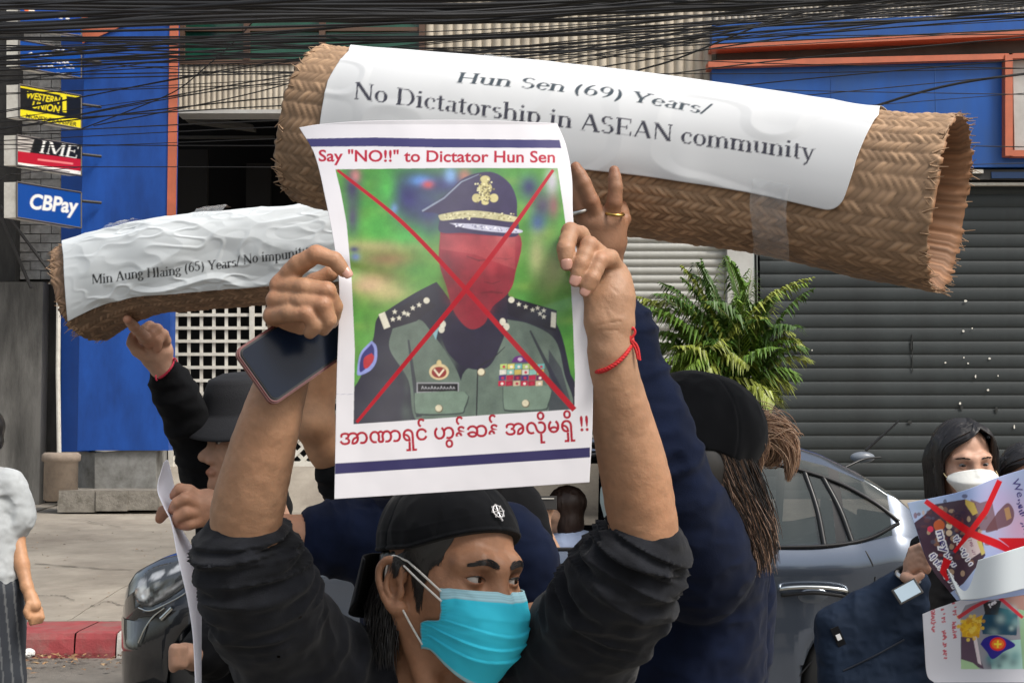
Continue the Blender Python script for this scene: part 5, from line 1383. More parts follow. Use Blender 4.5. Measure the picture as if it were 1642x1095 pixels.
def man_mask():
    s = HEAD_S; nu, nv = 97, 81
    X = np.zeros((nu, nv, 3)); cols = np.zeros((nu, nv, 3))
    ctop = np.array([.36, .62, .72]); cmain = np.array([.035, .56, .76]); 
    for i in range(nu):
        u = -1 + 2 * i / (nu - 1)
        for j in range(nv):
            v = j / (nv - 1)
            th = u * math.radians(80 + 20 * float(sm(.45, .62, v)))
            A = .0705 - .006 * v - .022 * max(0, v - .55)
            yf = np.interp(v, [0, .12, .32, .50, .75, 1], [-.104, -.114, -.128, -.127, -.116, -.084])
            yb = np.interp(v, [0, .5, 1], [-.040, -.036, -.030])
            zc = np.interp(v, [0, .3, .7, 1], [-.013, -.045, -.094, -.138])
            zs = np.interp(v, [0, .3, .7, 1], [-.013, -.040, -.070, -.096])
            cz = math.cos(th)
            x = A * math.sin(th); y = yb + (yf - yb) * cz ** .85 if cz > 0 else yb - .10 * cz
            if v < .3: y -= .006 * math.exp(-(u / .12) ** 2) * (1 - v / .3) * 0
            z = zs + (zc - zs) * cz ** 1.1 if cz > 0 else zs
            # pleats
            pl = 0
            for c0, amp in ((.44, .0026), (.62, .0034), (.78, .0030)):
                c1 = c0 + .05 * math.sin(u * 2.2 + c0 * 5) * (1 - abs(u))
                dv = (v - c1); pl += amp * math.exp(-max(dv, 0) / .06) * (1 if dv > 0 else math.exp(-(dv / .008) ** 2)) * max(0, 1 - abs(u) ** 6)
            pl += .0022 * float(mnoise.noise(Vector((u * 2.3, v * 4, 3)))) + .0012 * float(mnoise.noise(Vector((u * 6, v * 9, 9))))
            nrm = Vector((math.sin(th), -math.cos(th), 0))
            X[i, j] = LM(x + nrm.x * pl, y + nrm.y * pl, z)
            c = ctop if v < .125 else cmain
            if v < .125: c = c * (1.0 - .18 * (abs((v * 32) % 1 - .5) < .12))
            if v > .965 or abs(u) > .985: c = np.array([.30, .52, .58])
            if abs(u) > .93 and .1 < v < .9: c = c * (1 - .22 * (abs((v * 60) % 1 - .5) < .22))
            cols[i, j] = c
    ax = np.array(LM(0, .0, -.06)); 
    for _ in range(3):
        p = X.reshape(-1, 3); d = B_MAN.ev(p.astype(np.float32)); v = p - (np.array(LM(0, .02, 0)) + np.outer((p - ax) @ np.array((LM(0, 0, 1) - LM(0, 0, 0))) * 1.0, np.array(LM(0, 0, 1) - LM(0, 0, 0))))
        v /= np.linalg.norm(v, axis=1)[:, None]; X = (p + v * np.maximum(0, .003 - d)[:, None]).reshape(X.shape)
    for _ in range(2): X[1:-1, 1:-1] = (X[1:-1, 1:-1] * 2 + X[2:, 1:-1] + X[:-2, 1:-1]) / 4
    m = mat('blue_nonwoven', attr=True, rough=.75, spec=.3, bump=.25, bscale=500, bdist=.0004, sss=.05)
    mk = obj('face_mask', grid_mesh(X[::-1], cols[::-1], thick=.0012), m, man)
    e1 = LM(-.081, -.001, .014); e2 = LM(-.084, .003, .008)
    tl = Vector(X[1, 3]); 
    def loop(a, b, sag):
        m_ = (a + b) / 2 + Vector((0, -.004, sag)); return smooth_path([a, m_, b], 6)
    tl2 = Vector(X[1, 12])
    eb = LM(-.080, .004, -.046); bl = Vector(X[1, -6])
    paths = [loop(e1, tl, .001), loop(e2, tl2, .0), smooth_path([e1, LM(-.090, .022, .018), LM(-.090, .030, -.01), LM(-.086, .018, -.036), eb], 6), loop(eb, bl, 0)]
    obj('ear_loop', tubes_mesh(paths, [.0015] * 4, 6), M_STRING_W, mk)
man_mask()

# ---------------------------------------------------------------- the portrait poster
def portrait_poster():
    cv = Canvas(500, 640, (.74, .725, .765), 4); cv.o = (465, 180)
    red = lin(178, 18, 52); navy = lin(48, 44, 92); 
    # bars
    cv.poly([(492, 223), (600, 221), (700, 223), (897, 225), (900, 238), (700, 237), (600, 235), (496, 236)], lin(60, 56, 108))
    cv.poly([(537, 743), (946, 717), (946, 733), (537, 760)], navy)
    cv.text('Say "NO!!" to Dictator Hun Sen', (511, 259), (890, 261), 26, red, bold=.022)
    # photograph inside the poster
    TL, TR, BR, BL = (538, 272), (894, 270), (921, 656), (567, 680)
    pic = [(538, 272), (716, 270), (894, 270), (903, 330), (912, 400), (918, 500), (922, 600), (921, 656), (740, 668), (567, 680), (569, 560), (564, 450), (556, 360), (547, 310)]
    sub = Canvas(500, 640, lin(96, 160, 70), 4); sub.o = cv.o
    R = random.Random(4)
    g = [lin(70, 160, 70), lin(110, 185, 90), lin(150, 180, 90), lin(60, 130, 60), lin(120, 165, 70)]
    for i in range(260): sub.blob((R.uniform(535, 925), R.uniform(270, 680)), R.uniform(8, 26), R.choice(g), .45, R.uniform(6, 16))
    for (x, y, rx, ry, c, a) in [(720, 296, 70, 26, lin(60, 50, 120), .95), (655, 318, 30, 40, lin(64, 56, 124), .95), (690, 340, 34, 36, lin(62, 50, 122), .9), (565, 300, 14, 36, lin(74, 62, 104), .95), (566, 350, 10, 26, lin(88, 70, 110), .95),
                                 (848, 300, 16, 20, lin(64, 58, 120), .9), (870, 330, 20, 26, lin(90, 62, 112), .85), (862, 358, 12, 16, lin(66, 90, 160), .8), (675, 290, 16, 8, lin(110, 160, 230), .9), (686, 296, 9, 6, lin(220, 90, 80), .8),
                                 (722, 282, 9, 12, lin(140, 180, 230), .9), (745, 282, 9, 10, lin(210, 140, 120), .7), (570, 282, 8, 10, lin(220, 150, 150), .8), (632, 335, 6, 8, lin(130, 150, 220), .8), (885, 292, 10, 20, lin(210, 200, 220), .8), (888, 330, 8, 20, lin(160, 90, 110), .7),
                                 (610, 395, 60, 10, lin(190, 175, 130), .9), (620, 415, 50, 16, lin(156, 124, 90), .9), (600, 450, 40, 18, lin(176, 150, 110), .9), (625, 470, 34, 16, lin(206, 192, 140), .8), (590, 460, 26, 10, lin(214, 178, 150), .6),
                                 (620, 300, 12, 24, lin(96, 190, 90), .8), (605, 360, 26, 26, lin(90, 180, 84), .8), (650, 380, 26, 16, lin(96, 186, 96), .8), (690, 440, 26, 30, lin(98, 160, 70), .8), (890, 440, 24, 40, lin(190, 180, 130), .7), (860, 410, 12, 30, lin(206, 200, 150), .7), (900, 480, 18, 30, lin(104, 170, 84), .8),
                                 (568, 400, 8, 5, lin(60, 60, 110), .9), (570, 412, 7, 6, lin(110, 130, 180), .9), (650, 520, 40, 26, lin(146, 178, 96), .8), (596, 600, 16, 40, lin(140, 176, 84), .8)]:
        sub.blob((x, y), rx, c, a, ry)
    skn = lin(150, 40, 60)
    uni, unid = lin(112, 128, 118), lin(40, 38, 62)
    # coat
    sub.curve([(700, 452), (665, 470), (622, 497), (604, 512), (598, 545), (580, 600), (566, 684), (925, 662), (915, 600), (893, 520), (850, 495), (818, 478), (808, 455), (760, 520)], unid)
    sub.curve([(630, 525), (668, 512), (690, 530), (735, 600), (745, 670), (670, 676), (655, 610), (625, 560)], uni)
    sub.curve([(812, 512), (850, 520), (890, 545), (905, 600), (915, 655), (830, 668), (748, 672), (742, 600), (790, 570)], uni)
    for i in range(60): sub.blob((R.uniform(640, 735), R.uniform(530, 665)), R.uniform(4, 9), R.choice([lin(98, 116, 104), lin(126, 140, 130), lin(90, 104, 96)]), .35, R.uniform(8, 20))
    for i in range(60): sub.blob((R.uniform(755, 900), R.uniform(540, 655)), R.uniform(4, 9), R.choice([lin(98, 112, 108), lin(128, 142, 130), lin(86, 98, 96)]), .35, R.uniform(8, 20))
    for a, b in [((655, 545), (672, 668)), ((850, 530), (905, 640))]: sub.line([a, b], (3, 9), unid, .8)
    sub.poly([(880, 560), (900, 590), (918, 655), (880, 660)], lin(52, 50, 72), .7)
    sub.curve([(700, 505), (715, 560), (745, 588), (780, 590), (800, 560), (812, 510), (760, 500)], lin(44, 38, 66))
    sub.line([(766, 590), (764, 671)], 2, lin(44, 44, 52)); sub.line([(767, 588), (790, 575), (810, 556)], (2.4, 2, 1), lin(40, 40, 50))
    # head
    sub.curve([(706, 372), (704, 420), (716, 460), (728, 500), (752, 527), (776, 520), (790, 492), (815, 470), (826, 440), (828, 372)], skn)
    for (x, y, rx, ry, c, a) in [(765, 470, 30, 26, lin(140, 24, 52), .8), (742, 400, 24, 12, lin(190, 76, 84), .8), (806, 400, 22, 20, lin(200, 90, 96), .8), (730, 440, 14, 26, lin(120, 24, 50), .6), (790, 445, 20, 6, lin(116, 18, 40), .6), (780, 420, 22, 12, lin(186, 60, 74), .6), (812, 382, 16, 12, lin(206, 130, 130), .6)]:
        sub.blob((x, y), rx, c, a, ry)
    sub.line([(748, 411), (768, 418), (780, 417)], (1.5, 3, 1.5), lin(110, 30, 50), .6); sub.line([(796, 414), (812, 416), (822, 414)], (1.5, 2.6, 1.5), lin(110, 30, 50), .5); sub.blob((789, 432), 9, lin(196, 70, 84), .5, 16); sub.line([(776, 452), (790, 455), (802, 451)], 1.6, lin(96, 14, 34), .6); sub.line([(770, 470), (788, 468), (806, 470)], (1.5, 4, 2), lin(110, 16, 40), .7); sub.blob((716, 430), 10, lin(110, 22, 46), .5, 34)
    for k in range(30): sub.blob((R.uniform(712, 822), R.uniform(380, 500)), R.uniform(4, 9), R.choice([lin(170, 50, 66), lin(128, 26, 50)]), .25)
    sub.poly([(706, 400), (760, 408), (826, 432), (826, 380), (706, 376)], lin(206, 110, 112), .28)
    # cap
    sub.curve([(676, 340), (715, 312), (745, 285), (786, 276), (815, 292), (828, 318), (829, 345), (830, 378), (790, 378), (745, 374), (705, 372), (704, 345)], lin(70, 60, 96))
    sub.line([(677, 339), (712, 318), (740, 292), (768, 280)], (3, 2.5, 2, 1), lin(150, 160, 180))
    sub.curve([(704, 350), (708, 344), (760, 338), (828, 348), (822, 356), (760, 349), (712, 354)], lin(206, 200, 160))
    sub.curve([(720, 358), (770, 360), (832, 368), (832, 374), (790, 372), (745, 366)], lin(204, 204, 222))
    for i in range(60): sub.ellipse((R.uniform(712, 824), R.uniform(342, 352)), 1.6, 1.2, R.choice([lin(230, 225, 190), lin(170, 160, 120)]))
    for i in range(50): x = R.uniform(728, 828); sub.ellipse((x, 361 + (x - 728) * .09 + R.uniform(-2, 2)), 1.6, 1.2, R.choice([lin(236, 236, 246), lin(150, 150, 176)]))
    for (x, y, rx, ry) in [(778, 288, 8, 6), (778, 302, 11, 10), (777, 315, 9, 9), (764, 318, 7, 7), (792, 318, 7, 7), (778, 325, 6, 4)]:
        sub.ellipse((x, y), rx, ry, lin(214, 204, 150)); 
    for i in range(60): sub.ellipse((778 + R.gauss(0, 7), 308 + R.gauss(0, 10)), 1.5, 1.5, R.choice([lin(240, 234, 190), lin(150, 140, 96), lin(120, 110, 80)]))
    # shoulder boards with stars
    sub.poly([(604, 512), (675, 474), (700, 490), (668, 515), (620, 530)], lin(34, 28, 52)); sub.poly([(812, 474), (893, 498), (892, 532), (850, 518), (815, 505)], lin(34, 28, 52))
    wh = lin(232, 228, 212)
    sub.poly([(607, 504), (617, 500), (626, 524), (616, 528)], wh); sub.poly([(884, 500), (892, 502), (891, 526), (883, 524)], wh)
    def star(x, y, r): sub.poly([(x + r * (1 if k % 2 == 0 else .42) * math.sin(k * math.pi / 5), y - r * (1 if k % 2 == 0 else .42) * math.cos(k * math.pi / 5)) for k in range(10)], wh)
    for x, y in [(633, 500), (640, 510), (630, 512), (648, 502), (654, 504), (662, 494), (672, 489)]: star(x, y, 5)
    for x, y in [(832, 488), (843, 492), (854, 497), (862, 494), (866, 503), (872, 498), (872, 508)]: star(x, y, 4.6)
    sub.ellipse((684, 482), 5, 5, wh); sub.ellipse((820, 481), 5, 5, wh)
    for x, y in [(710, 520), (708, 528), (806, 516), (812, 524)]: sub.ellipse((x, y), 5, 6, wh, .9)
    sub.poly([(694, 535), (704, 524), (699, 545)], lin(150, 190, 200)); 
    # patch, badge, name plate, medals, pockets
    sub.curve([(596, 546), (604, 556), (604, 578), (594, 594), (575, 602), (573, 592), (578, 566)], lin(150, 160, 220)); sub.curve([(596, 551), (600, 560), (599, 578), (590, 588), (577, 596), (580, 570)], lin(44, 40, 120)); sub.curve([(596, 566), (600, 574), (592, 588), (584, 590), (584, 574)], lin(190, 30, 50))
    sub.ellipse((704, 596), 16, 13, lin(220, 200, 160)); sub.ellipse((704, 597), 12, 9, lin(150, 50, 50)); sub.line([(696, 592), (704, 602), (712, 592)], 3, lin(235, 225, 200)); sub.ellipse((704, 582), 4, 5, lin(220, 200, 150))
    sub.poly([(668, 613), (736, 613), (736, 629), (668, 630)], lin(170, 170, 176)); sub.poly([(670, 615), (734, 615), (734, 627), (670, 628)], lin(22, 20, 30)); [sub.line([(676 + k * 5, 624), (677.5 + k * 5, 619 + (k * 7) % 3), (679.5 + k * 5, 623.5)], 1.1, lin(190, 190, 196)) for k in range(11)]
    for (x0, y0, x1, y1) in [(664, 630, 746, 664), (806, 620, 880, 658)]:
        sub.curve([(x0, y0), (x1, y0 - 2), (x1, y1 - 8), (x1 - 10, y1), (x0 + 10, y1 + 2), (x0 + 1, y1 - 6)], lin(70, 80, 80), n=3); sub.curve([(x0 + 1, y0), (x1 - 1, y0 - 2), (x1 - 2, y1 - 10), (x1 - 11, y1 - 2), (x0 + 10, y1 - 1), (x0 + 2, y1 - 8)], lin(128, 148, 134), n=3)
    for x, y in [(704, 655), (843, 647), (772, 597)]: sub.ellipse((x, y), 6.5, 6.5, lin(120, 110, 90)); sub.ellipse((x - .6, y - .8), 5.4, 5.4, lin(224, 216, 190))
    for r_ in range(4):
        for c_ in range(6):
            sub.poly([(802 + c_ * 12 - r_, 584 + r_ * 9), (813 + c_ * 12 - r_, 583 + r_ * 9), (813 + c_ * 12 - r_, 591 + r_ * 9), (802 + c_ * 12 - r_, 592 + r_ * 9)], [[lin(190, 210, 130), lin(120, 190, 190), lin(220, 210, 120)], [lin(150, 200, 190), lin(220, 220, 210), lin(210, 190, 110)], [lin(120, 30, 90), lin(190, 40, 80), lin(90, 60, 130)], [lin(200, 30, 80), lin(220, 200, 170), lin(180, 30, 70)]][r_][(c_ * 2 + r_) % 3])
            if R.random() < .7: sub.ellipse((808 + c_ * 12 - r_, 588 + r_ * 9), 2.4, 2.2, R.choice([lin(236, 230, 220), lin(200, 60, 90)]))
    sub.curve([(820, 581), (826, 572), (838, 571), (848, 580)], lin(110, 40, 130)); sub.ellipse((834, 576), 4, 3, lin(210, 190, 210))
    sub.soften(2); hh, ww = sub.a.shape[:2]; gy, gx = np.mgrid[0:hh, 0:ww]; q = np.stack([gx / sub.ss, gy / sub.ss, gx * 0], -1); n1 = np.concatenate([fbm(q[a:a+200] * .09, 3) for a in range(0, hh, 200)]); n2 = np.concatenate([vnoise(q[a:a+200] * .9) for a in range(0, hh, 200)])
    sub.a *= (1 + .16 * n1 + .07 * n2)[..., None]; sub.a = np.clip(sub.a ** 1.12, 0, 1); glare = (.015 + .08 * np.exp(-((gx / sub.ss - 300 + gy / sub.ss * .3) / 60) ** 2))[..., None]; sub.a = sub.a * (1 - glare) + .62 * glare  # pale slanting glare painted into the picture's colours
    m = cv.mask(pic); k = m[2][..., None]; y0, x0 = m[0], m[1]; hh, ww = m[2].shape
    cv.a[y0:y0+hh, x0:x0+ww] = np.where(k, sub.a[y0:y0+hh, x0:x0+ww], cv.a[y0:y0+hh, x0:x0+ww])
    rc = lin(176, 20, 40)
    cv.line(smooth_path([(541, 273), (645, 357), (747, 464), (835, 562), (921, 657)], 6), 4 + 5 * np.linspace(0, 1, 25) ** .5, rc)
    cv.line(smooth_path([(887, 273), (820, 368), (747, 464), (660, 570), (572, 677)], 6), 5 + 3 * np.sin(np.linspace(0, np.pi, 25)), rc)
    bur = '\u1021\u102c\u100f\u102c\u101b\u103e\u1004\u103a \u101f\u103d\u1014\u103a\u1006\u1014\u103a \u1021\u101c\u102d\u102f\u1019\u101b\u103e\u102d !!'
    cv.text(bur, (545, 713), (944, 690), 34, lin(168, 14, 44), bold=.018)
    cv.line([(537, 632), (567, 632)], .7, lin(150, 150, 175))
    nu, nv = 430, 610
    XY = coons([(480, 205), (520, 199), (600, 194), (760, 193), (893, 198)], [(536, 800), (740, 787), (945, 773)],
               [(480, 205), (505, 250), (522, 320), (537, 400), (544, 470), (540, 600), (536, 800)], [(893, 198), (908, 235), (917, 285), (919, 350), (928, 420), (946, 480), (951, 560), (950, 680), (945, 773)], nu, nv)
    x, y = XY[..., 0], XY[..., 1]; U = (x - 740) / 205; Vv = (y - 500) / 300
    # the sheet bows: upper corners lean back, the held edges come forward, a soft sag between the hands
    D = 1.788 + .030 * np.clip(-Vv, 0, 1) ** 2 + .010 * U * Vv + .016 * np.abs(U) ** 3 * sm(-.2, -1.0, Vv) - .006 * np.exp(-((U + .9) / .2) ** 2 - ((y - 450) / 50) ** 2) - .005 * np.exp(-((U - .95) / .22) ** 2 - ((y - 440) / 60) ** 2)
    D = D + .0035 * np.sin((x * .9 + y * .55) * .020) * np.exp(-((y - 430) / 150) ** 2) + .0016 * fbm(np.stack([x * .012, y * .009, x * 0 + 2], -1), 3)
    D = D + .0040 * np.exp(-((y - 432 - (x - 560) * .25) / 14) ** 2) * np.clip(1 - np.abs(U + .9) * 2.2, 0, 1) + .004 * np.exp(-((y - 470 + (x - 930) * .35) / 12) ** 2) * np.clip(1 - np.abs(U - .9) * 2.2, 0, 1)
    # curled lower left / right corner of the picture side, crease at the right hand
    W = P(x, y, D); cv.soften()
    o = obj('poster', grid_mesh(W, cv.sample(x, y), thick=.0004), M_PAPER_GLOSS)
    tag(o, 'white poster with red crossed-out portrait of a uniformed officer, held high by the man', 'poster')
portrait_poster()

# ---------------------------------------------------------------- the phone held under the left fist
def phone():
    t = thing('mobile_phone', 'black mobile phone in a reddish case held under the poster hand', 'phone', P(470, 575, 1.77))
    a, b, c_, d = P(402, 566, 1.762), P(424, 640, 1.758), P(540, 560, 1.815), P(545, 492, 1.815)
    A, Bv, Dv = Vector(a), Vector(b), Vector(c_)
    ex = (Dv - Bv).normalized(); ey = (A - Bv); ey = (ey - ex * ey.dot(ex)); ey.normalize(); n = ex.cross(ey); n.normalize()
    if n.y > 0: n = -n
    cen = (A + Bv) / 2 + ex * .072
    R = Matrix((ex, ey, n)).transposed()
    def slab(h, th, rad, z, name, m, parent, seg=8):
        bm = bmesh.new(); hx, hy = h; pts = []
        for (sx, sy, a0) in ((1, 1, 0), (-1, 1, 90), (-1, -1, 180), (1, -1, 270)):
            for k in range(seg + 1):
                an = math.radians(a0 + 90 * k / seg); pts.append(Vector((sx * (hx - rad) + rad * math.cos(an), sy * (hy - rad) + rad * math.sin(an), 0)))
        lo = [bm.verts.new(cen + R @ (p + Vector((0, 0, z - th / 2)))) for p in pts]; hi = [bm.verts.new(cen + R @ (p + Vector((0, 0, z + th / 2)))) for p in pts]
        bm.faces.new(lo[::-1]); bm.faces.new(hi)
        for i in range(len(pts)): bm.faces.new((lo[i], lo[(i+1) % len(pts)], hi[(i+1) % len(pts)], hi[i]))
        bmesh.ops.recalc_face_normals(bm, faces=bm.faces)
        es = [e for e in bm.edges if len([v for v in e.verts if v in set(hi)]) == 2 or len([v for v in e.verts if v in set(lo)]) == 2]
        bmesh.ops.bevel(bm, geom=es, offset=min(.0016, th * .3), segments=2, affect='EDGES')
        me = bpy.data.meshes.new(name); bm.to_mesh(me); bm.free(); return obj(name, me, m, parent)
    slab((.0795, .040), .009, .010, -.0012, 'case', mat('case_red', (.13, .022, .022), rough=.45, coat=.3), t)
    slab((.0770, .0372), .0085, .009, .0008, 'phone_body', mat('phone_black', (.008, .009, .012), rough=.25), t)
    sc = slab((.0745, .0348), .0006, .007, .0054, 'screen', mat('phone_glass', (.004, .009, .022), rough=.22, spec=.18), t)
phone()
# red cord on the wrist of the other arm
def cord_bracelet(c, n, r, parent, tail, sq=.9, rr=.0021, m=M_RED):
    n = Vector(n).normalized(); u = n.cross(Vector((0, 1, 0))).normalized(); v = n.cross(u); paths = []
    for ph in (0, 2.1, 4.2):
        paths.append([Vector(c) + (u * math.cos(a) + v * math.sin(a) * sq) * (r + rr * .6 * math.cos(a * 14 + ph)) + n * rr * .7 * math.sin(a * 14 + ph) for a in np.linspace(0, 2 * math.pi, 90)])
    for k in range(len(tail)):
        paths.append(smooth_path(tail[k], 6))
    return obj('bracelet', tubes_mesh(paths, [rr * .75] * len(paths), 6), m, parent)
bcen = PV(982, 566, 1.803); bA = (PV(1014, 541, 1.803) - PV(950, 587, 1.803)) / 2; bB = PV(986, 584, 1.766) - bcen
paths = []
for ph in (0, 2.1, 4.2):
    paths.append([bcen + bA * math.cos(a) * (1 + .03 * math.cos(a * 16 + ph)) + bB * math.sin(a) * (1 + .04 * math.cos(a * 16 + ph)) + Vector((0, 0, .0012 * math.sin(a * 16 + ph))) for a in np.linspace(0, 2 * math.pi, 120)])
for tl in ([(1010, 545), (1018, 534), (1015, 526), (1008, 533), (1012, 548)], [(1013, 545), (1022, 556), (1026, 578)], [(1012, 547), (1019, 560), (1023, 576)]):
    paths.append(smooth_path([PV(x, y, 1.783) for x, y in tl], 6))
obj('bracelet', tubes_mesh(paths, [.0019] * len(paths), 6), M_RED, man)

# ---------------------------------------------------------------- rolled straw mats with papers taped on
M_STRAW = mat('woven_straw', attr=True, rough=.62, spec=.35, bump=.5, bscale=900, bdist=.0006)
M_TAPE = mat('clear_tape', (.75, .78, .80), rough=.12, spec=.6, alpha=.20)

def mat_roll(name, label, cl, ex, pw, weave, base, seed, papers_n=0, tilt=0.0):
    """cl rows: photo x, top y, bottom y, distance"""
    cl = np.array(cl, float); q = smooth_path(cl, 16)
    cen = P(q[:, 0], (q[:, 1] + q[:, 2]) / 2, q[:, 3]); hv = (q[:, 2] - q[:, 1]) / 2 * q[:, 3] / FOC
    L = np.r_[0, np.cumsum(np.linalg.norm(np.diff(cen, axis=0), axis=1))]; T = L[-1]
    def frame(s):
        """centre, axis, up, front and radius at arc length s"""
        s = np.asarray(s, float); c = np.stack([np.interp(s, L, cen[:, k]) for k in range(3)], -1)
        e = .03; c2 = np.stack([np.interp(np.clip(s + e, 0, T), L, cen[:, k]) for k in range(3)], -1); c1 = np.stack([np.interp(np.clip(s - e, 0, T), L, cen[:, k]) for k in range(3)], -1)
        ax = c2 - c1; ax /= np.linalg.norm(ax, axis=-1, keepdims=True)
        fr = np.cross(ax, np.array([0, 0, 1.0])); fr /= np.linalg.norm(fr, axis=-1, keepdims=True)   # towards the camera (-y) for an axis along +x
        up = np.cross(fr, ax)
        return c, ax, up, fr, np.interp(s, L, hv)
    def surf(s, a, off=0.0):
        s, a = np.broadcast_arrays(s, a); c, ax, up, fr, r = frame(s)
        ca, sa = np.cos(a), np.sin(a); se = np.sign(sa) * np.abs(sa) ** pw; ce = np.sign(ca) * np.abs(ca) ** pw
        lump = 1 + .02 * fbm(np.stack([s * 5, ca * 1.5, sa * 1.5 + seed], -1), 2)
        rr = r * lump
        endr = 1 + ex[0] * np.exp(-(s / .05) ** 2) + ex[1] * np.exp(-((T - s) / .04) ** 2)
        n = ce[..., None] * fr + se[..., None] * up
        return c + (rr * endr)[..., None] * (ce[..., None] * fr * .86 + se[..., None] * up) + n * off[..., None] if np.ndim(off) else c + (rr * endr)[..., None] * (ce[..., None] * fr * .86 + se[..., None] * up) + n * off
    ns, na = int(T / .0024), 300
    S, A = np.meshgrid(np.linspace(0, T, ns), np.linspace(-math.pi, math.pi, na, endpoint=False), indexing='ij')
    rr = float(hv.mean()); V = A * rr
    rowh, pitch = weave
    sw = S + .004 * fbm(np.stack([S * 6, V * 6, S * 0], -1), 2) + .0; vw = V + .004 * fbm(np.stack([S * 5, V * 5, S * 0 + 4], -1), 2)
    row = np.floor(vw / rowh); fv = vw / rowh - row; sgn = np.where(row % 2 == 0, 1.0, -.75)
    ph = (sw + sgn * (fv - .5) * rowh * 1.1 + row * pitch * .37) / pitch; fp = ph - np.floor(ph); cell = np.floor(ph)
    h = np.abs(np.sin(np.pi * fp)) ** .6 * (np.sin(np.pi * np.clip(fv, 0, 1)) ** .45)
    rv = (np.sin(cell * 12.9898 + row * 78.233 + seed) * 43758.5453) % 1
    off = (.0022 + .0016 * vnoise(np.stack([S * 9, V * 12, S * 0 + 5], -1))) * h - .001 + .0022 * (rv - .5) * h
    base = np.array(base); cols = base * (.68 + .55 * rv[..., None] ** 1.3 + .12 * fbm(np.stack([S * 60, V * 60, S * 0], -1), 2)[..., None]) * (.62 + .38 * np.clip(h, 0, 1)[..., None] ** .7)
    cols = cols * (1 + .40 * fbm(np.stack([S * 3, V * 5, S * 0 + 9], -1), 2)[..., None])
    W = surf(S, A, off)
    W2 = np.concatenate([W, W[:, :1]], 1)
    # outer skin, then a fold inwards at both ends so that the wall has thickness
    c, ax, up, fr, r = frame(S[:, 0])
    rings_l = []; rings_r = []
    for k, (t, d) in enumerate([(.985, .001), (.95, .006), (.90, .012), (.86, .05), (.84, .16)]):
        for (i0, lst, sg) in ((0, rings_l, 1), (-1, rings_r, -1)):
            cc = c[i0]; jag = .0025 * rv[i0] * (1 if k < 2 else 0)
            lst.append(cc + (W[i0] - cc) * t + ax[i0] * (sg * d) - ax[i0] * sg * jag[:, None] * (k == 0) * 3)
    full = np.concatenate([np.array(rings_l)[::-1], W, np.array(rings_r)], 0)
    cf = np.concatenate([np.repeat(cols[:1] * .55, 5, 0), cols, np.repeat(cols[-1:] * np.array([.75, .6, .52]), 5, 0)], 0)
    full = full.transpose(1, 0, 2)[::1]; cf = cf.transpose(1, 0, 2)
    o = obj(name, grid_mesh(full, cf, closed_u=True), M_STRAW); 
    tag(o, label, 'mat', 'rolled straw mats carried by the crowd')
    return surf, T, frame, o

surf1, T1, fr1, mat1 = mat_roll('rolled_mat', 'long thick straw mat roll carried overhead, two lines of print on its white paper',
    [(512, 75, 330, 2.515), (540, 78, 338, 2.50), (580, 82, 344, 2.48), (700, 92, 358, 2.42), (1000, 122, 378, 2.32), (1220, 153, 407, 2.245), (1400, 181, 448, 2.175), (1522, 190, 466, 2.125)],
    (-.0, .03), .86, (.0175, .0125), (.43, .275, .165), 1.0)
surf2, T2, fr2, mat2 = mat_roll('rolled_mat', 'shorter straw mat roll at the left with one line of print on crumpled white paper',
    [(136, 386, 550, 3.02), (180, 374, 525, 2.99), (240, 361, 503, 2.95), (300, 350, 498, 2.92), (430, 338, 487, 2.88), (560, 330, 478, 2.84), (690, 325, 470, 2.80)],
    (.0, .0), .8, (.014, .010), (.34, .215, .135), 5.0)

def s_at(surf, T, a, px):
    """arc length where the roll is seen at column px, at angle a round it"""
    g = np.linspace(0, T, 120); x, _ = proj(surf(g, np.full(120, a))); return float(np.interp(px, x, g))
def taped_paper(surf, T, pxl, pxr, a0, a1, off, canvas, name, label, ns, na, wr, corner=0.03):
    """pxl, pxr: columns of the sheet's left and right edges as functions of v (0 = top, 1 = bottom)"""
    v = np.linspace(0, 1, na); al = a1 + (a0 - a1) * v
    sl = np.array([s_at(surf, T, min(a, 1.3), pxl(t)) for a, t in zip(al, v)]); sr = np.array([s_at(surf, T, min(a, 1.3), pxr(t)) for a, t in zip(al, v)])
    u = np.linspace(0, 1, ns)[:, None]; v = v[None]
    S = sl[None] + (sr - sl)[None] * u; A = al[None] + 0 * u
    cu = np.clip((u - (1 - corner)) / corner, 0, 1); A = A + (1 - np.sqrt(1 - cu ** 2 * .98)) * .22 * sm(.5, 1, v)
    W = surf(S, A, off + wr(S, A))
    x, y = proj(W); canvas.soften(); cols = canvas.sample(x, y)
    o = obj(name, grid_mesh(W, cols, thick=.0005), M_PAPER); tag(o, label, 'paper sheet'); return o

cvA = Canvas(960, 320, (.70, .715, .73), 3); cvA.o = (480, 60)
tc = lin(66, 76, 84)
cvA.text('Hun Sen (69) Years/', (731, 133), (1136, 185), 26, tc, serif=True, bend=lambda t: -7 * np.sin(np.pi * t), shear=.25)
cvA.text('Hun Sen (69) Years/', (732, 133.6), (1137, 185.6), 26, tc, serif=True, bend=lambda t: -7 * np.sin(np.pi * t), shear=.25)
for o_ in (0, .9): cvA.text('No Dictatorship in ASEAN community', (568 + o_, 159), (1306 + o_, 258), 41, lin(64, 64, 76), serif=True, bend=lambda t: 1 * np.sin(np.pi * t), shear=-.06)
def wrA(S, A): return .0010 * fbm(np.stack([S * 6, A * 1.2, S * 0], -1), 2) + .0035 * np.exp(-(((S - .66) + (A - .2) * .05) / .03) ** 2) * np.clip(.4 - A, 0, 1) + .0012 * np.clip(1 - np.abs(vnoise(np.stack([S * 10, A * 2, S * 0 + 3], -1))) * 4, 0, 1)
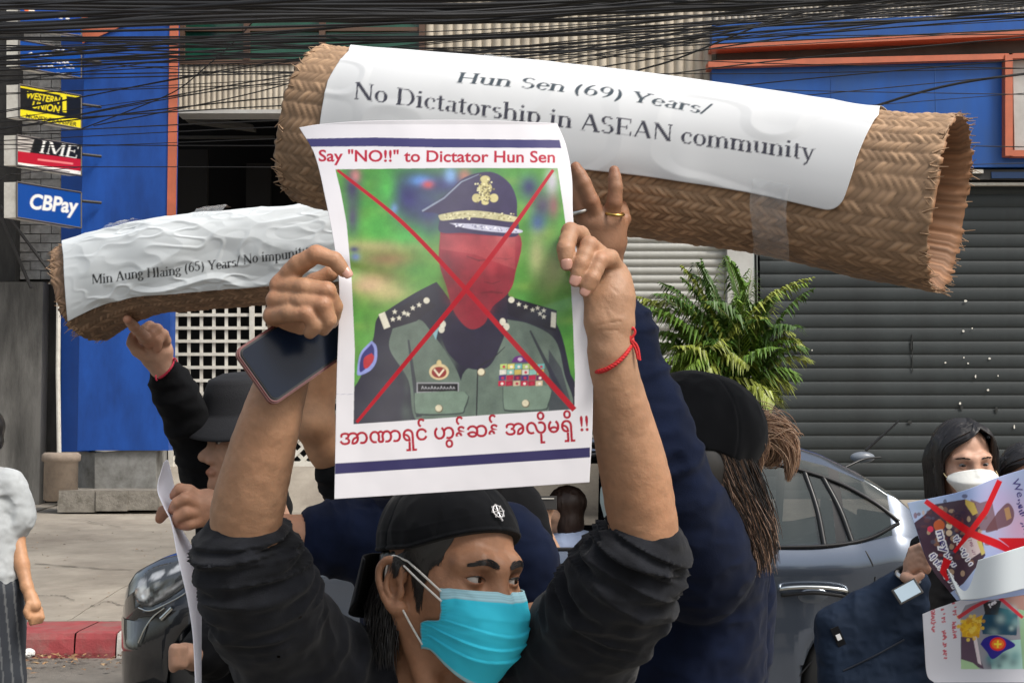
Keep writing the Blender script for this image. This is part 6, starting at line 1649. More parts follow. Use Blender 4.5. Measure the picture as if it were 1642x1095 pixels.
taped_paper(surf1, T1, lambda t: np.interp(t, [0, .45, .7, 1], [566, 560, 528, 510]), lambda t: np.interp(t, [0, .45, 1], [1411, 1409, 1352]), -.28, 1.95, .0065, cvA, 'paper_sign', 'long white paper strip with two printed lines, taped on the big mat roll', 620, 150, wrA)
cvB = Canvas(520, 220, (.66, .695, .71), 3); cvB.o = (80, 330)
for o_ in (0, .7): cvB.text('Min Aung Hlaing (65) Years/ No impunity', (148 + o_, 455), (494 + o_, 409), 23, lin(26, 28, 34), serif=True, bend=lambda t: 3 * np.sin(np.pi * t) + 1.2 * np.sin(t * 23), shear=.08)
def wrB(S, A):
    q = np.stack([S * 11 + A * 1.6, A * 2.4 - S * 5, S * 0 + 2], -1); n = vnoise(q); n2 = vnoise(np.stack([S * 26 - A * 2, A * 6 + S * 9, S * 0 + 7], -1))
    m = .25 + .75 * sm(.04, .12, S) 
    return (.0042 * np.clip(1 - np.abs(n) * 1.8, 0, 1) + .0014 * np.clip(1 - np.abs(n2) * 2.6, 0, 1) + .003 * n) * m
taped_paper(surf2, T2, lambda t: np.interp(t, [0, 1], [103, 112]), lambda t: 610 + 0 * t, -.62, 1.02, .0085, cvB, 'paper_sign', 'crumpled white paper with one printed line, taped on the shorter mat roll at left', 420, 150, wrB, corner=.02)
def frayed(surf, T, s_end, n, seed):
    R = random.Random(seed); paths = []; rads = []; cols = []
    for i in range(n):
        a = R.uniform(-math.pi, math.pi); p = surf(np.array([s_end]), np.array([a]), .001)[0]; q0 = surf(np.array([s_end - .03 * np.sign(s_end - T / 2)]), np.array([a + R.uniform(-.2, .2)]), .001)[0]; d = (p - q0); d /= np.linalg.norm(d)
        L_ = R.uniform(.004, .016); e = p + d * L_ + rng.normal(0, .003, 3); paths.append([q0 * .3 + p * .7, p, e]); rads.append([.0012, .0010, .0004]); c = R.uniform(.7, 1.3); cols.append(np.array([.40, .26, .16]) * c)
    return paths, rads, cols
for surf, T, mt, sd in ((surf1, T1, mat1, 1), (surf2, T2, mat2, 2)):
    pa, ra, co = frayed(surf, T, T - .002, 110, sd); pb, rb, cb = frayed(surf, T, .002, 70, sd + 5)
    obj('frayed_ends', tubes_mesh([np.array(x) for x in pa + pb], ra + rb, 4, co + cb), M_STRAW, mt, kind='stuff')
# clear tape over the mats
def tape(surf, s0, s1, a0, a1, off, label):
    u = np.linspace(0, 1, 30)[:, None]; v = np.linspace(0, 1, 40)[None]; S = s0 + (s1 - s0) * u + .006 * np.sin(v * 5); A = a0 + (a1 - a0) * v + 0 * u
    W = surf(S, A, off + .0022 * np.clip(1 - np.abs(vnoise(np.stack([S * 90, A * 9, S * 0], -1))) * 3, 0, 1))
    tag(obj('tape', grid_mesh(W), M_TAPE), label, 'tape')
tape(surf1, .30, .345, .9, 2.2, .0075, 'clear tape strip over the top edge of the big mat paper')
tape(surf1, .80, .86, -1.3, -.12, .0085, 'clear tape strip under the lower edge of the big mat paper')
tape(surf2, .115, .165, .9, 1.6, .0150, 'short clear tape strip on the upper left of the smaller mat')
tape(surf2, .30, .36, .8, 1.6, .0150, 'clear tape strip on the upper middle of the smaller mat')

# ---------------------------------------------------------------- the crowd round the man
def simple_legs(parent, x, y, zt, m, spread=.09, name='trousers', shoe=(.03, .03, .03)):
    B = Body(.04)
    for q in (-1, 1): B.chain([(x + q * spread * .6, y, zt), (x + q * spread, y + .01, .48), (x + q * spread, y + .02, .08)], [.095, .07, .055])
    B.chain([(x - .05, y, zt + .03), (x + .05, y, zt + .03)], [.11, .11])
    obj(name, B.mesh(.010), m, parent)
    for q in (-1, 1):
        b = Body(.02); b.cap((x + q * spread, y + .06, .045), (x + q * spread, y - .12, .036), .042, .034); obj('shoe', b.mesh(.007, clip=lambda p: .003 - p[:, 2]), M_SHOE, parent)
M_SHOE = mat('shoe_dark', (.025, .025, .025), rough=.6)
M_TROU = mat('dark_trousers', (.014, .015, .020), rough=.9)
SKIN_LIGHT = (.42, .225, .145); SKIN_MID = (.34, .175, .10)

def hairshell(M, s, parent, m, length=-.10, back=.02, vox=.0035, front=.055, seed=0, part_=.0):
    """hair cut as one mass over the skull, combed into locks, open over the face"""
    B = Body(.02).frame(M)
    B.ell((0, .020 * s, .040 * s), (.084 * s, .100 * s, .090 * s)); B.ell((0, .045 * s, (length * .5) * s), (.078 * s, .070 * s, abs(length) * .95 * s))
    B.frame(None); Rm = np.array(M.to_3x3(), np.float32); tr = np.array(M.translation, np.float32)
    def clip(p):
        q = (p - tr) @ Rm / s; x, y, z = q[:, 0], q[:, 1], q[:, 2]
        line = front - 5.5 * (x - part_) ** 2 * (z < .1)
        return np.where(y < .012, np.minimum(line - z, -(y + .02) * 0 + (line - z)), -1) * s * .6
    def disp(p):
        q = (p - tr) @ Rm / s; an = np.arctan2(q[:, 0] - part_, q[:, 1] + .02)
        return folds(np.column_stack([an * .25, q[:, 2] * .12, an * 0]), .0022 * s, (60, 30, 1), seed) + .0010 * np.sin(an * 70 + q[:, 2] * 30 + 3 * vnoise(q * 12))
    return obj('hair', B.mesh(vox, disp, clip=clip), m, parent)

def bob_hair(M, s, parent, px_, seed):
    """straight shoulder-length hair: locks fall from a parting over temples and ears"""
    R = random.Random(seed); paths = []; rads = []; W = lambda x, y, z: M @ Vector((x * s, y * s, z * s))
    for i in range(2600):
        side = -1 if R.random() < .6 else 1
        yy = R.uniform(-.060, .095); top = .128 - 4.2 * (yy - .01) ** 2 - .002
        t_ = (yy + .060) / .155                       # 0 at the brow, 1 at the nape
        ex = side * (.083 - .020 * max(0, .25 - t_) * 2 + R.uniform(-.003, .004)); ey = yy * .75 + .022 + R.uniform(-.006, .006)
        if t_ < .22: ex = side * (.080 + R.uniform(-.002, .006)); ey = -.038 + R.uniform(-.012, .02)
        a = np.array([px_ + R.uniform(-.004, .004), yy, top])
        b_ = np.array([side * .058 + px_ * .3, yy * 1.02 - .006 * (t_ < .25), top - .030]); c_ = np.array([ex, ey, .035 - .02 * t_]); d_ = np.array([ex * .98, ey + .006, -.05]); e_ = np.array([ex * .90, ey + .012, -.15 + R.uniform(-.02, .02)])
        q = smooth_path([a, b_, c_, d_, e_], 4) + rng.normal(0, .0007, (17, 3)); paths.append(np.array([W(*p) for p in q])); rads.append(np.r_[np.full(14, .0018), .0015, .0010, .0004] * s)
    for i in range(700):
        side = -1 if R.random() < .62 else 1; f = R.random(); a = np.array([px_ + R.uniform(-.005, .005), -.045 - .03 * f, .120 - .012 * f])
        q = smooth_path([a, np.array([px_ + side * .030, -.080 - .012 * f, .094 - .014 * f]), np.array([side * (.062 + .012 * R.random()), -.066 + .02 * R.random(), .045 + R.uniform(-.01, .01)]), np.array([side * (.078 + .005 * R.random()), -.040 + .02 * R.random(), -.02]), np.array([side * .074, -.020, -.11 + R.uniform(-.03, .03)])], 4)
        paths.append(np.array([W(*p) for p in q])); rads.append(np.r_[np.full(14, .0016), .0013, .0010, .0004] * s)
    obj('hair', tubes_mesh(paths, rads, 4), M_HAIR, parent)
    Bh = Body(.02).frame(M); Bh.ell((0, .024 * s, .042 * s), (.0835 * s, .096 * s, .086 * s)); Bh.ell((-.076 * s, -.004 * s, -.01 * s), (.012 * s, .036 * s, .085 * s)); Bh.ell((.076 * s, -.004 * s, -.01 * s), (.012 * s, .036 * s, .085 * s)); Bh.ell((0, .050 * s, -.05 * s), (.072 * s, .05 * s, .11 * s)); Bh.frame(None); Rm = np.array(M.to_3x3(), np.float32); tr = np.array(M.translation, np.float32)
    def comb(p): q = (p - tr) @ Rm; return .0016 * np.sin(q[:, 1] * 520 + 4 * vnoise(q * 25)) + folds(q, .0020, (20, 90, 9))
    obj('hair_mass', Bh.mesh(.004, comb), M_HAIR, parent)

# --- the woman in navy carrying the big mat
def woman_navy():
    s = 1.05; M = headM(1098, 735, 2.34, -80, 2, 0, s)
    def L(x, y, z): return M @ Vector((x * s, y * s, z * s))
    t = thing('person', 'woman in navy t-shirt and black cap with brown ponytail, supporting the big mat', 'woman', (P(1120, 1000, 2.55) * np.array([1, 1, 0])))
    B = Body(.014); nb = PV(1112, 905, 2.38)
    head_prims(B, M, s, ears=False, neck_to=nb, neck_r=.050, female=True)
    sh = PV(1115, 900, 2.30); B.chain([nb, PV(1110, 1000, 2.50)], [.055, .070], k=.04)
    wr = PV(968, 420, 2.215)
    B.chain([sh, PV(1060, 740, 2.20), PV(1000, 560, 2.20), wr], [.045, .038, .030, .0255], k=.02)
    B.chain([wr, PV(966, 392, 2.205), PV(965, 362, 2.195)], [.026, .031, .029], k=.012)
    B.cap(PV(945, 388, 2.20), PV(944, 358, 2.19), .019, .017, k=.012); B.cap(PV(985, 385, 2.20), PV(984, 355, 2.19), .018, .016, k=.012)
    tips = []
    for pts, rs in [([PV(958, 350, 2.185), PV(948, 322, 2.17), PV(936, 294, 2.165), PV(923, 268, 2.165)], [.0135, .0118, .0105, .0080]),
                    ([PV(980, 352, 2.185), PV(985, 325, 2.172), PV(987, 300, 2.168), PV(985, 274, 2.17)], [.0128, .0112, .0100, .0080]),
                    ([PV(940, 356, 2.19), PV(930, 335, 2.18), PV(924, 312, 2.178), PV(920, 290, 2.18)], [.0122, .0110, .0100, .0080]),
                    ([PV(990, 372, 2.195), PV(1000, 352, 2.21), PV(998, 330, 2.23)], [.0120, .0105, .0080])]:
        finger(B, pts, rs, k=.005); tips += [(pts[1], .012), (pts[-1], .010)]
    # other arm, hanging in its sleeve
    B.chain([PV(1165, 935, 2.57), PV(1190, 985, 2.58), PV(1150, 1120, 2.64), PV(1120, 1200, 2.6)], [.035, .032, .028, .025], k=.02)
    obj('body', B.mesh(.0030, lambda p: fbm(p * 55, 2) * .0006, skin_col(SKIN_BROWN, M, s, tips=tips)), M_SKIN, t)
    eyes(M, s, t, gaze=(0, -1, .05))
    # t-shirt with the long sleeve up to the wrist
    SL = [PV(985, 505, 2.205), PV(1003, 570, 2.20), PV(1035, 670, 2.19), PV(1072, 780, 2.20), PV(1122, 905, 2.30)]
    parts = [(SL, [.036, .042, .048, .058, .082]), ([PV(1112, 905, 2.34), PV(1165, 925, 2.52)], [.082, .070]),
             ([PV(1122, 955, 2.44), PV(1098, 1120, 2.48), PV(1095, 1500, 2.56)], [.095, .118, .135]), ([PV(1165, 925, 2.55), PV(1190, 975, 2.56), PV(1180, 1100, 2.58), PV(1150, 1200, 2.6)], [.062, .048, .040, .050])]
    tee(parts, [(SL[0], SL[3], .0050, 34, 7), (PV(1110, 900, 2.5), PV(1110, 1400, 2.6), .006, 11, 16), (PV(1230, 960, 2.6), PV(1050, 1090, 2.5), .007, 9, 15)], fold=(.005, 1), vox=.0042, mat_=M_NAVY, parent=t)
    # cap with an opening for the ponytail
    Bc = Body(.006).frame(M); Bc.ell((0, .016 * s, .040 * s), (.086 * s, .108 * s, .092 * s)); Bc.frame(None)
    Mi = np.array(M.to_3x3(), np.float32); Mt = np.array(M.translation, np.float32)
    def cc(p): q = (p - Mt) @ Mi / s; return (.014 + .12 * np.clip(-q[:, 1], 0, 1) - .35 * np.clip(q[:, 1] - .02, 0, .1) - q[:, 2]) * s
    def cd(p):
        q = (p - Mt) @ Mi / s; an = np.arctan2(q[:, 0], -q[:, 1] + .01); seam = np.abs(((an / (math.pi / 3)) + .5) % 1 - .5) * (math.pi / 3) * .09
        return folds(p, .0026, (22, 22, 12), 8.0) + .0014 * np.exp(-(seam / .0018) ** 2)
    cap = obj('cap', Bc.mesh(.0026, cd, clip=cc), M_CAP, t)
    X = np.zeros((21, 11, 3))
    for i in range(21):
        u = -1 + i / 10
        for j in range(11):
            v = j / 10; X[i, j] = L(.080 * math.sin(u * 1.1), .010 - .103 * math.cos(u * 1.1) - .070 * v * math.cos(u * 1.0), .024 - .010 * v - .012 * u * u * v)
    obj('brim', grid_mesh(X, thick=.003), M_CAP, cap)
    # mask
    X = np.zeros((41, 31, 3))
    for i in range(41):
        u = -1 + i / 20; th = u * 1.5; cz = max(math.cos(th), 0)
        for j in range(31):
            v = j / 30; A = .068 - .004 * v - .02 * max(0, v - .55); yf = np.interp(v, [0, .12, .32, .5, .75, 1], [-.104, -.114, -.128, -.127, -.116, -.084])
            X[i, j] = L(A * math.sin(th), -.034 + (yf + .034) * cz ** .85, np.interp(v, [0, .3, .7, 1], [-.013, -.045, -.094, -.134]) * cz + (1 - cz) * (-.02 - .07 * v)) 
            X[i, j] += .002 * np.array(mnoise.noise_vector(Vector((u * 3, v * 5, 1))))
    obj('face_mask', grid_mesh(X[::-1], thick=.001), mat('pale_mask', (.58, .70, .70), rough=.8), t)
    # hair: long locks down the back, streaked brown, and the ponytail through the cap
    R = random.Random(31); paths = []; rads = []; cols = []
    def lockcol(): 
        k = R.random(); return np.array((.010, .008, .008)) if k < .36 else np.array((.045, .024, .015)) if k < .7 else np.array((.17, .10, .065)) if k < .9 else np.array((.34, .22, .155))
    for i in range(2600):
        an = R.uniform(-1.9, 1.9); a = L(.078 * math.sin(an) * 1.0, .020 + .082 * math.cos(an), R.uniform(-.03, .02))
        l = Vector(L(.060 * math.sin(an) + R.uniform(-.02, .02), .070 + .045 * math.cos(an) + R.uniform(-.02, .03), R.uniform(-.170, -.09)))
        m_ = (Vector(a) + l) / 2 + (L(0, .03, 0) - L(0, 0, 0)) * R.uniform(-.2, .7)
        tt = np.linspace(0, 1, 9)[:, None]; q = (1-tt)**2 * np.array(a) + 2*tt*(1-tt) * np.array(m_) + tt**2 * np.array(l) + rng.normal(0, .0005, (9, 3))
        paths.append(q); rads.append(np.array([.0007] * 6 + [.0006, .0005, .0002])); c = lockcol(); tcol = np.linspace(0, 1, 9)[:, None]; cols.append(c * (.5 + tcol) if c[0] > .02 else np.repeat(c[None], 9, 0))
    clumps = [(600, [(1188, 702), (1206, 700), (1213, 722), (1210, 748), (1206, 768)], 2.46, .011), (650, [(1186, 704), (1212, 690), (1240, 692), (1262, 714), (1268, 745), (1262, 776)], 2.50, .010), (420, [(1186, 706), (1214, 700), (1240, 712), (1240, 735), (1224, 750)], 2.53, .012), (160, [(1186, 702), (1220, 684), (1256, 690), (1284, 704)], 2.50, .016)]
    for n_, cl, dd, wd in clumps:
        cp = smooth_path([P(x, y, dd - .12) for x, y in cl], 5); m_ = len(cp); tt = np.linspace(0, 1, m_)
        for i in range(n_):
            o = rng.normal(0, wd, 3) ; e = rng.normal(0, wd * .8, 3); end = R.uniform(.7, 1.0)
            prof_ = (.35 + .9 * np.sin(np.pi * np.clip(tt * .9 + .05, 0, 1)))[:, None] * (1 - tt[:, None] ** 3 * .6)
            q = cp + (o * (1 - tt[:, None]) + e * tt[:, None]) * prof_; k = max(4, int(m_ * end)); q = q[:k]
            paths.append(q); rads.append(np.r_[np.full(k - 2, .0007), .0005, .0002]); c = np.array([(.44, .27, .17), (.56, .38, .26), (.32, .18, .11), (.16, .09, .06)][R.randrange(4)]); cols.append(np.repeat(c[None], k, 0))
    obj('hair', tubes_mesh(paths, rads, 4, cols), M_HAIR_BR, t)
    Bh = Body(.02).frame(M); Bh.ell((0, .045, -.015), (.072, .066, .075)); Bh.ell((0, .066, -.07), (.058, .042, .065)); Bh.ell((-.075, .012, -.02), (.014, .028, .05)); Bh.ell((.075, .012, -.02), (.014, .028, .05)); Bh.frame(None); obj('hair_mass', Bh.mesh(.004), M_HAIR, t)
    g = Vector(PV(986, 343, 2.172)); ax = Vector(PV(987, 315, 2.17) - PV(983, 352, 2.18))
    obj('ring', tubes_mesh([ringpts(g, ax, .0132, 24)], [.0022], 6), M_GOLD, t)
    g = Vector(PV(931, 338, 2.181)); ax = Vector(PV(926, 318, 2.178) - PV(936, 350, 2.186)); obj('ring', tubes_mesh([ringpts(g, ax, .0125, 24)], [.0032], 6), M_SILVER, t)
    simple_legs(t, P(1110, 1500, 2.6)[0], 2.62, .78, M_TROU)
woman_navy()

# --- the man in the navy t-shirt holding out a sheet of paper
def man_navy():
    s = 1.0; M = headM(700, 705, 2.78, -40, 0, 0, s)
    t = thing('person', 'man in navy t-shirt with his arm stretched out to a white sheet', 'man', P(720, 1000, 2.75) * np.array([1, 1, 0]))
    B = Body(.014); nb = PV(708, 840, 2.80); head_prims(B, M, s, neck_to=nb)
    shl, shr = PV(612, 872, 2.78), PV(812, 868, 2.80)
    B.chain([shl, nb, shr], [.05, .07, .05], k=.04); B.ell(PV(712, 980, 2.82), (.15, .10, .16), k=.05)
    wr = PV(352, 816, 2.70)
    B.chain([shl, PV(500, 864, 2.74), PV(440, 862, 2.72), PV(390, 840, 2.70), wr], [.048, .0425, .040, .034, .0255], k=.015, smooth=2)
    B.chain([wr, PV(330, 812, 2.70), PV(312, 812, 2.695)], [.026, .030, .026], k=.012); B.cap(PV(330, 828, 2.69), PV(312, 830, 2.69), .018, .016, k=.01)
    tips = []
    for pts, rs in [([PV(318, 798, 2.69), PV(303, 787, 2.68), PV(288, 784, 2.68), PV(279, 795, 2.69)], [.0135, .0115, .0100, .0085]),
                    ([PV(312, 806, 2.675), PV(296, 800, 2.66), PV(284, 806, 2.66), PV(276, 818, 2.67)], [.0130, .0115, .0100, .0080]),
                    ([PV(312, 822, 2.675), PV(298, 822, 2.66), PV(286, 828, 2.66), PV(282, 838, 2.67)], [.0125, .0110, .0095, .0080]),
                    ([PV(318, 836, 2.68), PV(304, 840, 2.67), PV(292, 842, 2.67)], [.0115, .0100, .0085]),
                    ([PV(318, 818, 2.72), PV(288, 815, 2.74), PV(262, 820, 2.74), PV(256, 832, 2.735)], [.015, .0120, .0110, .0085])]:
        finger(B, pts, rs, k=.004); tips.append((pts[-1], .012))
    el = PV(858, 985, 2.76); B.chain([shr, PV(845, 930, 2.78), el, PV(842, 1060, 2.70)], [.050, .044, .040, .030], k=.02)
    obj('body', B.mesh(.0032, lambda p: fbm(p * 55, 2) * .0006, skin_col((.40, .205, .125), M, s, tips=tips)), M_SKIN, t)
    SL = [PV(512, 863, 2.745), PV(540, 862, 2.75), PV(580, 866, 2.765), PV(620, 875, 2.78)]
    n = Vector(SL[1]) - Vector(SL[0]); hems = [(ringpts(Vector(SL[0]) , Vector((.9, 0, -.38)), .0470), .0035, 0)]
    parts = [(SL, [.047, .053, .062, .070]), ([shl, PV(710, 900, 2.80), shr], [.068, .08, .066]), ([PV(655, 930, 2.82), PV(655, 1400, 2.84)], [.085, .11]), ([PV(770, 930, 2.82), PV(770, 1400, 2.84)], [.085, .11]), ([shr, PV(840, 905, 2.79), PV(852, 948, 2.775)], [.062, .052, .046])]
    tee(parts, [(SL[0], SL[3], .0045, 40, 7)], cuts=[(PV(470, 860, 2.73), Vector(SL[0]) + Vector((.006, 0, 0)), .0445, .0440)], hems=hems, fold=(.004, 1), vox=.0042, mat_=M_NAVY, parent=t)
    hairshell(M, s, t, M_HAIR, length=-.06)
    simple_legs(t, P(712, 1400, 2.84)[0], 2.84, .80, M_TROU)
man_navy()
nu, nv = 24, 120
XY = coons([(262, 742), (268, 737), (272, 746)], [(313, 1100), (318, 1100), (323, 1100)], [(262, 742), (252, 782), (262, 812), (274, 838), (284, 890), (300, 960), (309, 1020), (313, 1100)], [(272, 746), (281, 790), (283, 830), (303, 868), (320, 900), (323, 960), (323, 1030), (323, 1100)], nu, nv)
x, y = XY[..., 0], XY[..., 1]; U = np.linspace(0, 1, nu)[:, None]
W = P(x, y, 2.655 + .17 * U + .02 * np.sin(y * .02)); cols = np.broadcast_to(np.array([.66, .68, .78]), W.shape)
tag(obj('paper_sheet', grid_mesh(W, cols, thick=.0005), M_PAPER), 'white sheet held almost edge-on by the outstretched hand at left', 'paper sheet')

# --- the person in black whose bare elbow shows left of the poster
def person_black_tee():
    t = thing('person', 'person in black t-shirt whose bare elbow shows left of the portrait poster', 'person', P(730, 1000, 3.05) * np.array([1, 1, 0]))
    s = 1.0; M = headM(740, 690, 3.10, 20, 0, 0, s); B = Body(.014); nb = PV(738, 808, 3.12); head_prims(B, M, s, neck_to=nb)
    shl, shr = PV(618, 845, 3.08), PV(818, 822, 3.10)
    B.chain([shl, nb, shr], [.05, .07, .05], k=.04); B.ell(PV(725, 940, 3.14), (.15, .10, .16), k=.05)
    B.chain([shl, PV(560, 765, 3.02), PV(528, 716, 2.97), PV(502, 676, 2.93), PV(508, 610, 2.93), PV(525, 550, 2.91), PV(560, 475, 2.86)], [.050, .047, .044, .040, .040, .032, .026], k=.014)
    B.chain([PV(560, 475, 2.86), PV(570, 450, 2.83)], [.028, .030], k=.01)
    for k in range(4): finger(B, [PV(555 + k * 14, 452, 2.83), PV(553 + k * 15, 432, 2.79), PV(553 + k * 15, 415, 2.765)], [.011, .010, .008], k=.004)
    B.chain([shr, PV(845, 880, 3.08), PV(858, 950, 3.05), PV(852, 1040, 2.98)], [.045, .04, .036, .028], k=.015)
    obj('body', B.mesh(.0036, lambda p: fbm(p * 55, 2) * .0006, skin_col((.46, .25, .14), M, s)), M_SKIN, t)
    SL = [PV(548, 752, 2.99), PV(570, 780, 3.02), PV(604, 824, 3.06), PV(640, 860, 3.10)]
    parts = [(SL, [.048, .050, .056, .07]), ([shl, PV(730, 850, 3.14), shr], [.07, .085, .068]), ([PV(670, 900, 3.16), PV(670, 1330, 3.18)], [.10, .12]), ([PV(780, 900, 3.16), PV(780, 1330, 3.18)], [.10, .12]), ([shr, PV(842, 860, 3.08), PV(856, 915, 3.07), PV(868, 945, 3.06)], [.055, .040, .033, .022])]
    tee(parts, [(SL[0], SL[3], .004, 40, 7)], fold=(.004, 1), vox=.0055, mat_=M_BLACK, parent=t)
    hairshell(M, s, t, M_HAIR, length=-.07)
    simple_legs(t, P(725, 1300, 3.18)[0], 3.18, .80, M_TROU)
person_black_tee()

# --- the person in the bucket hat
def bucket_hat_person():
    t = thing('person', 'person in black jacket and bucket hat raising a hand to the shorter mat', 'person', P(400, 1000, 3.3) * np.array([1, 1, 0]))
    s = .97; M = headM(390, 700, 3.26, -50, -6, -4, s); L = lambda x, y, z: M @ Vector((x * s, y * s, z * s))
    B = Body(.014); nb = PV(405, 790, 3.33); head_prims(B, M, s, neck_to=nb)
    wr = PV(262, 592, 3.13)
    sh = PV(350, 780, 3.29); B.chain([sh, PV(300, 668, 3.20), wr], [.036, .030, .0240], k=.015)
    B.chain([nb, PV(410, 900, 3.36)], [.06, .12], k=.04)
    B.chain([wr, PV(251, 570, 3.12), PV(246, 552, 3.115)], [.026, .031, .028], k=.01); B.cap(PV(262, 562, 3.11), PV(258, 545, 3.11), .020, .018, k=.01)
    tips = []
    for pts, rs in [([PV(241, 550, 3.09), PV(228, 537, 3.03), PV(215, 524, 2.97), PV(204, 512, 2.92)], [.0140, .0118, .0108, .0088]),
                    ([PV(248, 538, 3.09), PV(240, 524, 3.075), PV(230, 530, 3.065), PV(228, 545, 3.07)], [.0130, .0120, .0110, .0090]),
                    ([PV(258, 540, 3.09), PV(252, 528, 3.072), PV(242, 536, 3.062), PV(240, 552, 3.068)], [.0125, .0118, .0108, .0088]),
                    ([PV(266, 546, 3.095), PV(262, 536, 3.08), PV(253, 546, 3.07), PV(252, 560, 3.075)], [.0118, .0108, .0100, .0082]),
                    ([PV(236, 572, 3.10), PV(220, 562, 3.09), PV(212, 550, 3.085), PV(213, 538, 3.08)], [.0150, .0125, .0115, .0090])]:
        finger(B, pts, rs, k=.004); tips.append((pts[-1], .013))
    lw = PV(318, 1055, 3.12); B.chain([PV(372, 880, 3.38), PV(350, 1020, 3.25), lw], [.045, .037, .026], k=.015)
    B.cap(lw, PV(296, 1050, 3.08), .028, .026, k=.01)
    for k in range(4): finger(B, [PV(292, 1040 + k * 8, 3.06), PV(280, 1040 + k * 8, 3.045), PV(278, 1050 + k * 7, 3.05)], [.012, .0105, .009], k=.004)
    obj('body', B.mesh(.0032, lambda p: fbm(p * 55, 2) * .0006, skin_col((.47, .27, .185), M, s, tips=tips)), M_SKIN, t)
    eyes(M, s, t)
    SL = [PV(268, 602, 3.14), PV(290, 648, 3.18), PV(317, 708, 3.24), PV(350, 800, 3.30)]
    parts = [(SL, [.030, .037, .044, .058]), ([PV(368, 815, 3.34), PV(425, 810, 3.42)], [.065, .06]), ([PV(385, 880, 3.38), PV(395, 1300, 3.42)], [.075, .12]), ([PV(412, 870, 3.42), PV(430, 1300, 3.44)], [.075, .12]),
             ([PV(372, 850, 3.34), PV(362, 960, 3.30), PV(352, 1030, 3.22), PV(322, 1052, 3.13)], [.07, .06, .052, .038])]
    tee(parts, [(SL[0], SL[3], .0035, 26, 6), (PV(380, 800, 3.3), PV(400, 1200, 3.4), .005, 12, 12)], fold=(.006, 1), vox=.0050, mat_=M_BLACK, parent=t, name='jacket')
    # bucket hat: crown and drooping brim
    hm = mat('hat_canvas', (.010, .011, .015), rough=.85, bump=.4, bscale=400)
    prof = [(.001, .146), (.05, .144), (.080, .132), (.091, .105), (.097, .070), (.100, .056), (.113, .044), (.128, .030), (.142, .014), (.141, .010), (.126, .027), (.10, .050)]
    n = 56; X = np.zeros((n, len(prof) * 3 - 2, 3)); pr = np.array(prof); pi = np.column_stack([np.interp(np.linspace(0, len(pr) - 1, X.shape[1]), np.arange(len(pr)), pr[:, k]) for k in (0, 1)])
    for i in range(n):
        a = 2 * math.pi * i / n
        for j, (r, z) in enumerate(pi):
            wv = .006 * math.sin(a * 3 + 1) * max(0, r - .09) / .06
            X[i, j] = L(r * .90 * math.cos(a), .012 + r * 1.06 * math.sin(a), z + wv)
    obj('bucket_hat', grid_mesh(X, closed_u=True), hm, t)
    obj('chin_strap', tubes_mesh([smooth_path([L(-.078, .0, .03), L(-.074, -.02, -.05), L(-.045, -.055, -.10)], 6)], [.003], 5), M_BLACK, t)
    B2 = Body(.02).frame(M); B2.ell((0, .035, -.02), (.078, .075, .08)); B2.frame(None); obj('hair', B2.mesh(.005, lambda p: folds(p, .002, (90, 90, 12))), M_HAIR, t)
    c = Vector(PV(265, 590, 3.13)); ax = Vector(PV(258, 572, 3.12) - PV(275, 612, 3.15))
    u = Vector((1, 0, .55)).normalized(); paths = []
    for ph in (0, 3.1): paths.append([c + (PV(277, 577, 3.13) - c) * math.cos(a) * 1.12 + (PV(269, 596, 3.092) - c) * math.sin(a) + Vector((0, 0, .0016 * math.sin(a * 12 + ph))) for a in np.linspace(0, 2 * math.pi, 50)])
    paths.append(smooth_path([PV(277, 577, 3.12), PV(281, 575, 3.11), PV(284, 580, 3.11)], 4)); paths.append(smooth_path([PV(250, 602, 3.10), PV(250, 607, 3.09), PV(252, 610, 3.09)], 4))
    obj('bracelet', tubes_mesh(paths, [.0019] * len(paths), 5), mat('crimson_cord', (.55, .02, .06), rough=.6), t)
    mb = MB(); mb.tube([PV(348, 752, 3.235), PV(346, 800, 3.245)], .005, 6); mb.box(PV(347, 760, 3.225), (.006, .004, .010)); mb.build('zip_pull', M_GOLD, t)
    simple_legs(t, P(415, 1300, 3.44)[0], 3.44, .78, M_TROU)
bucket_hat_person()

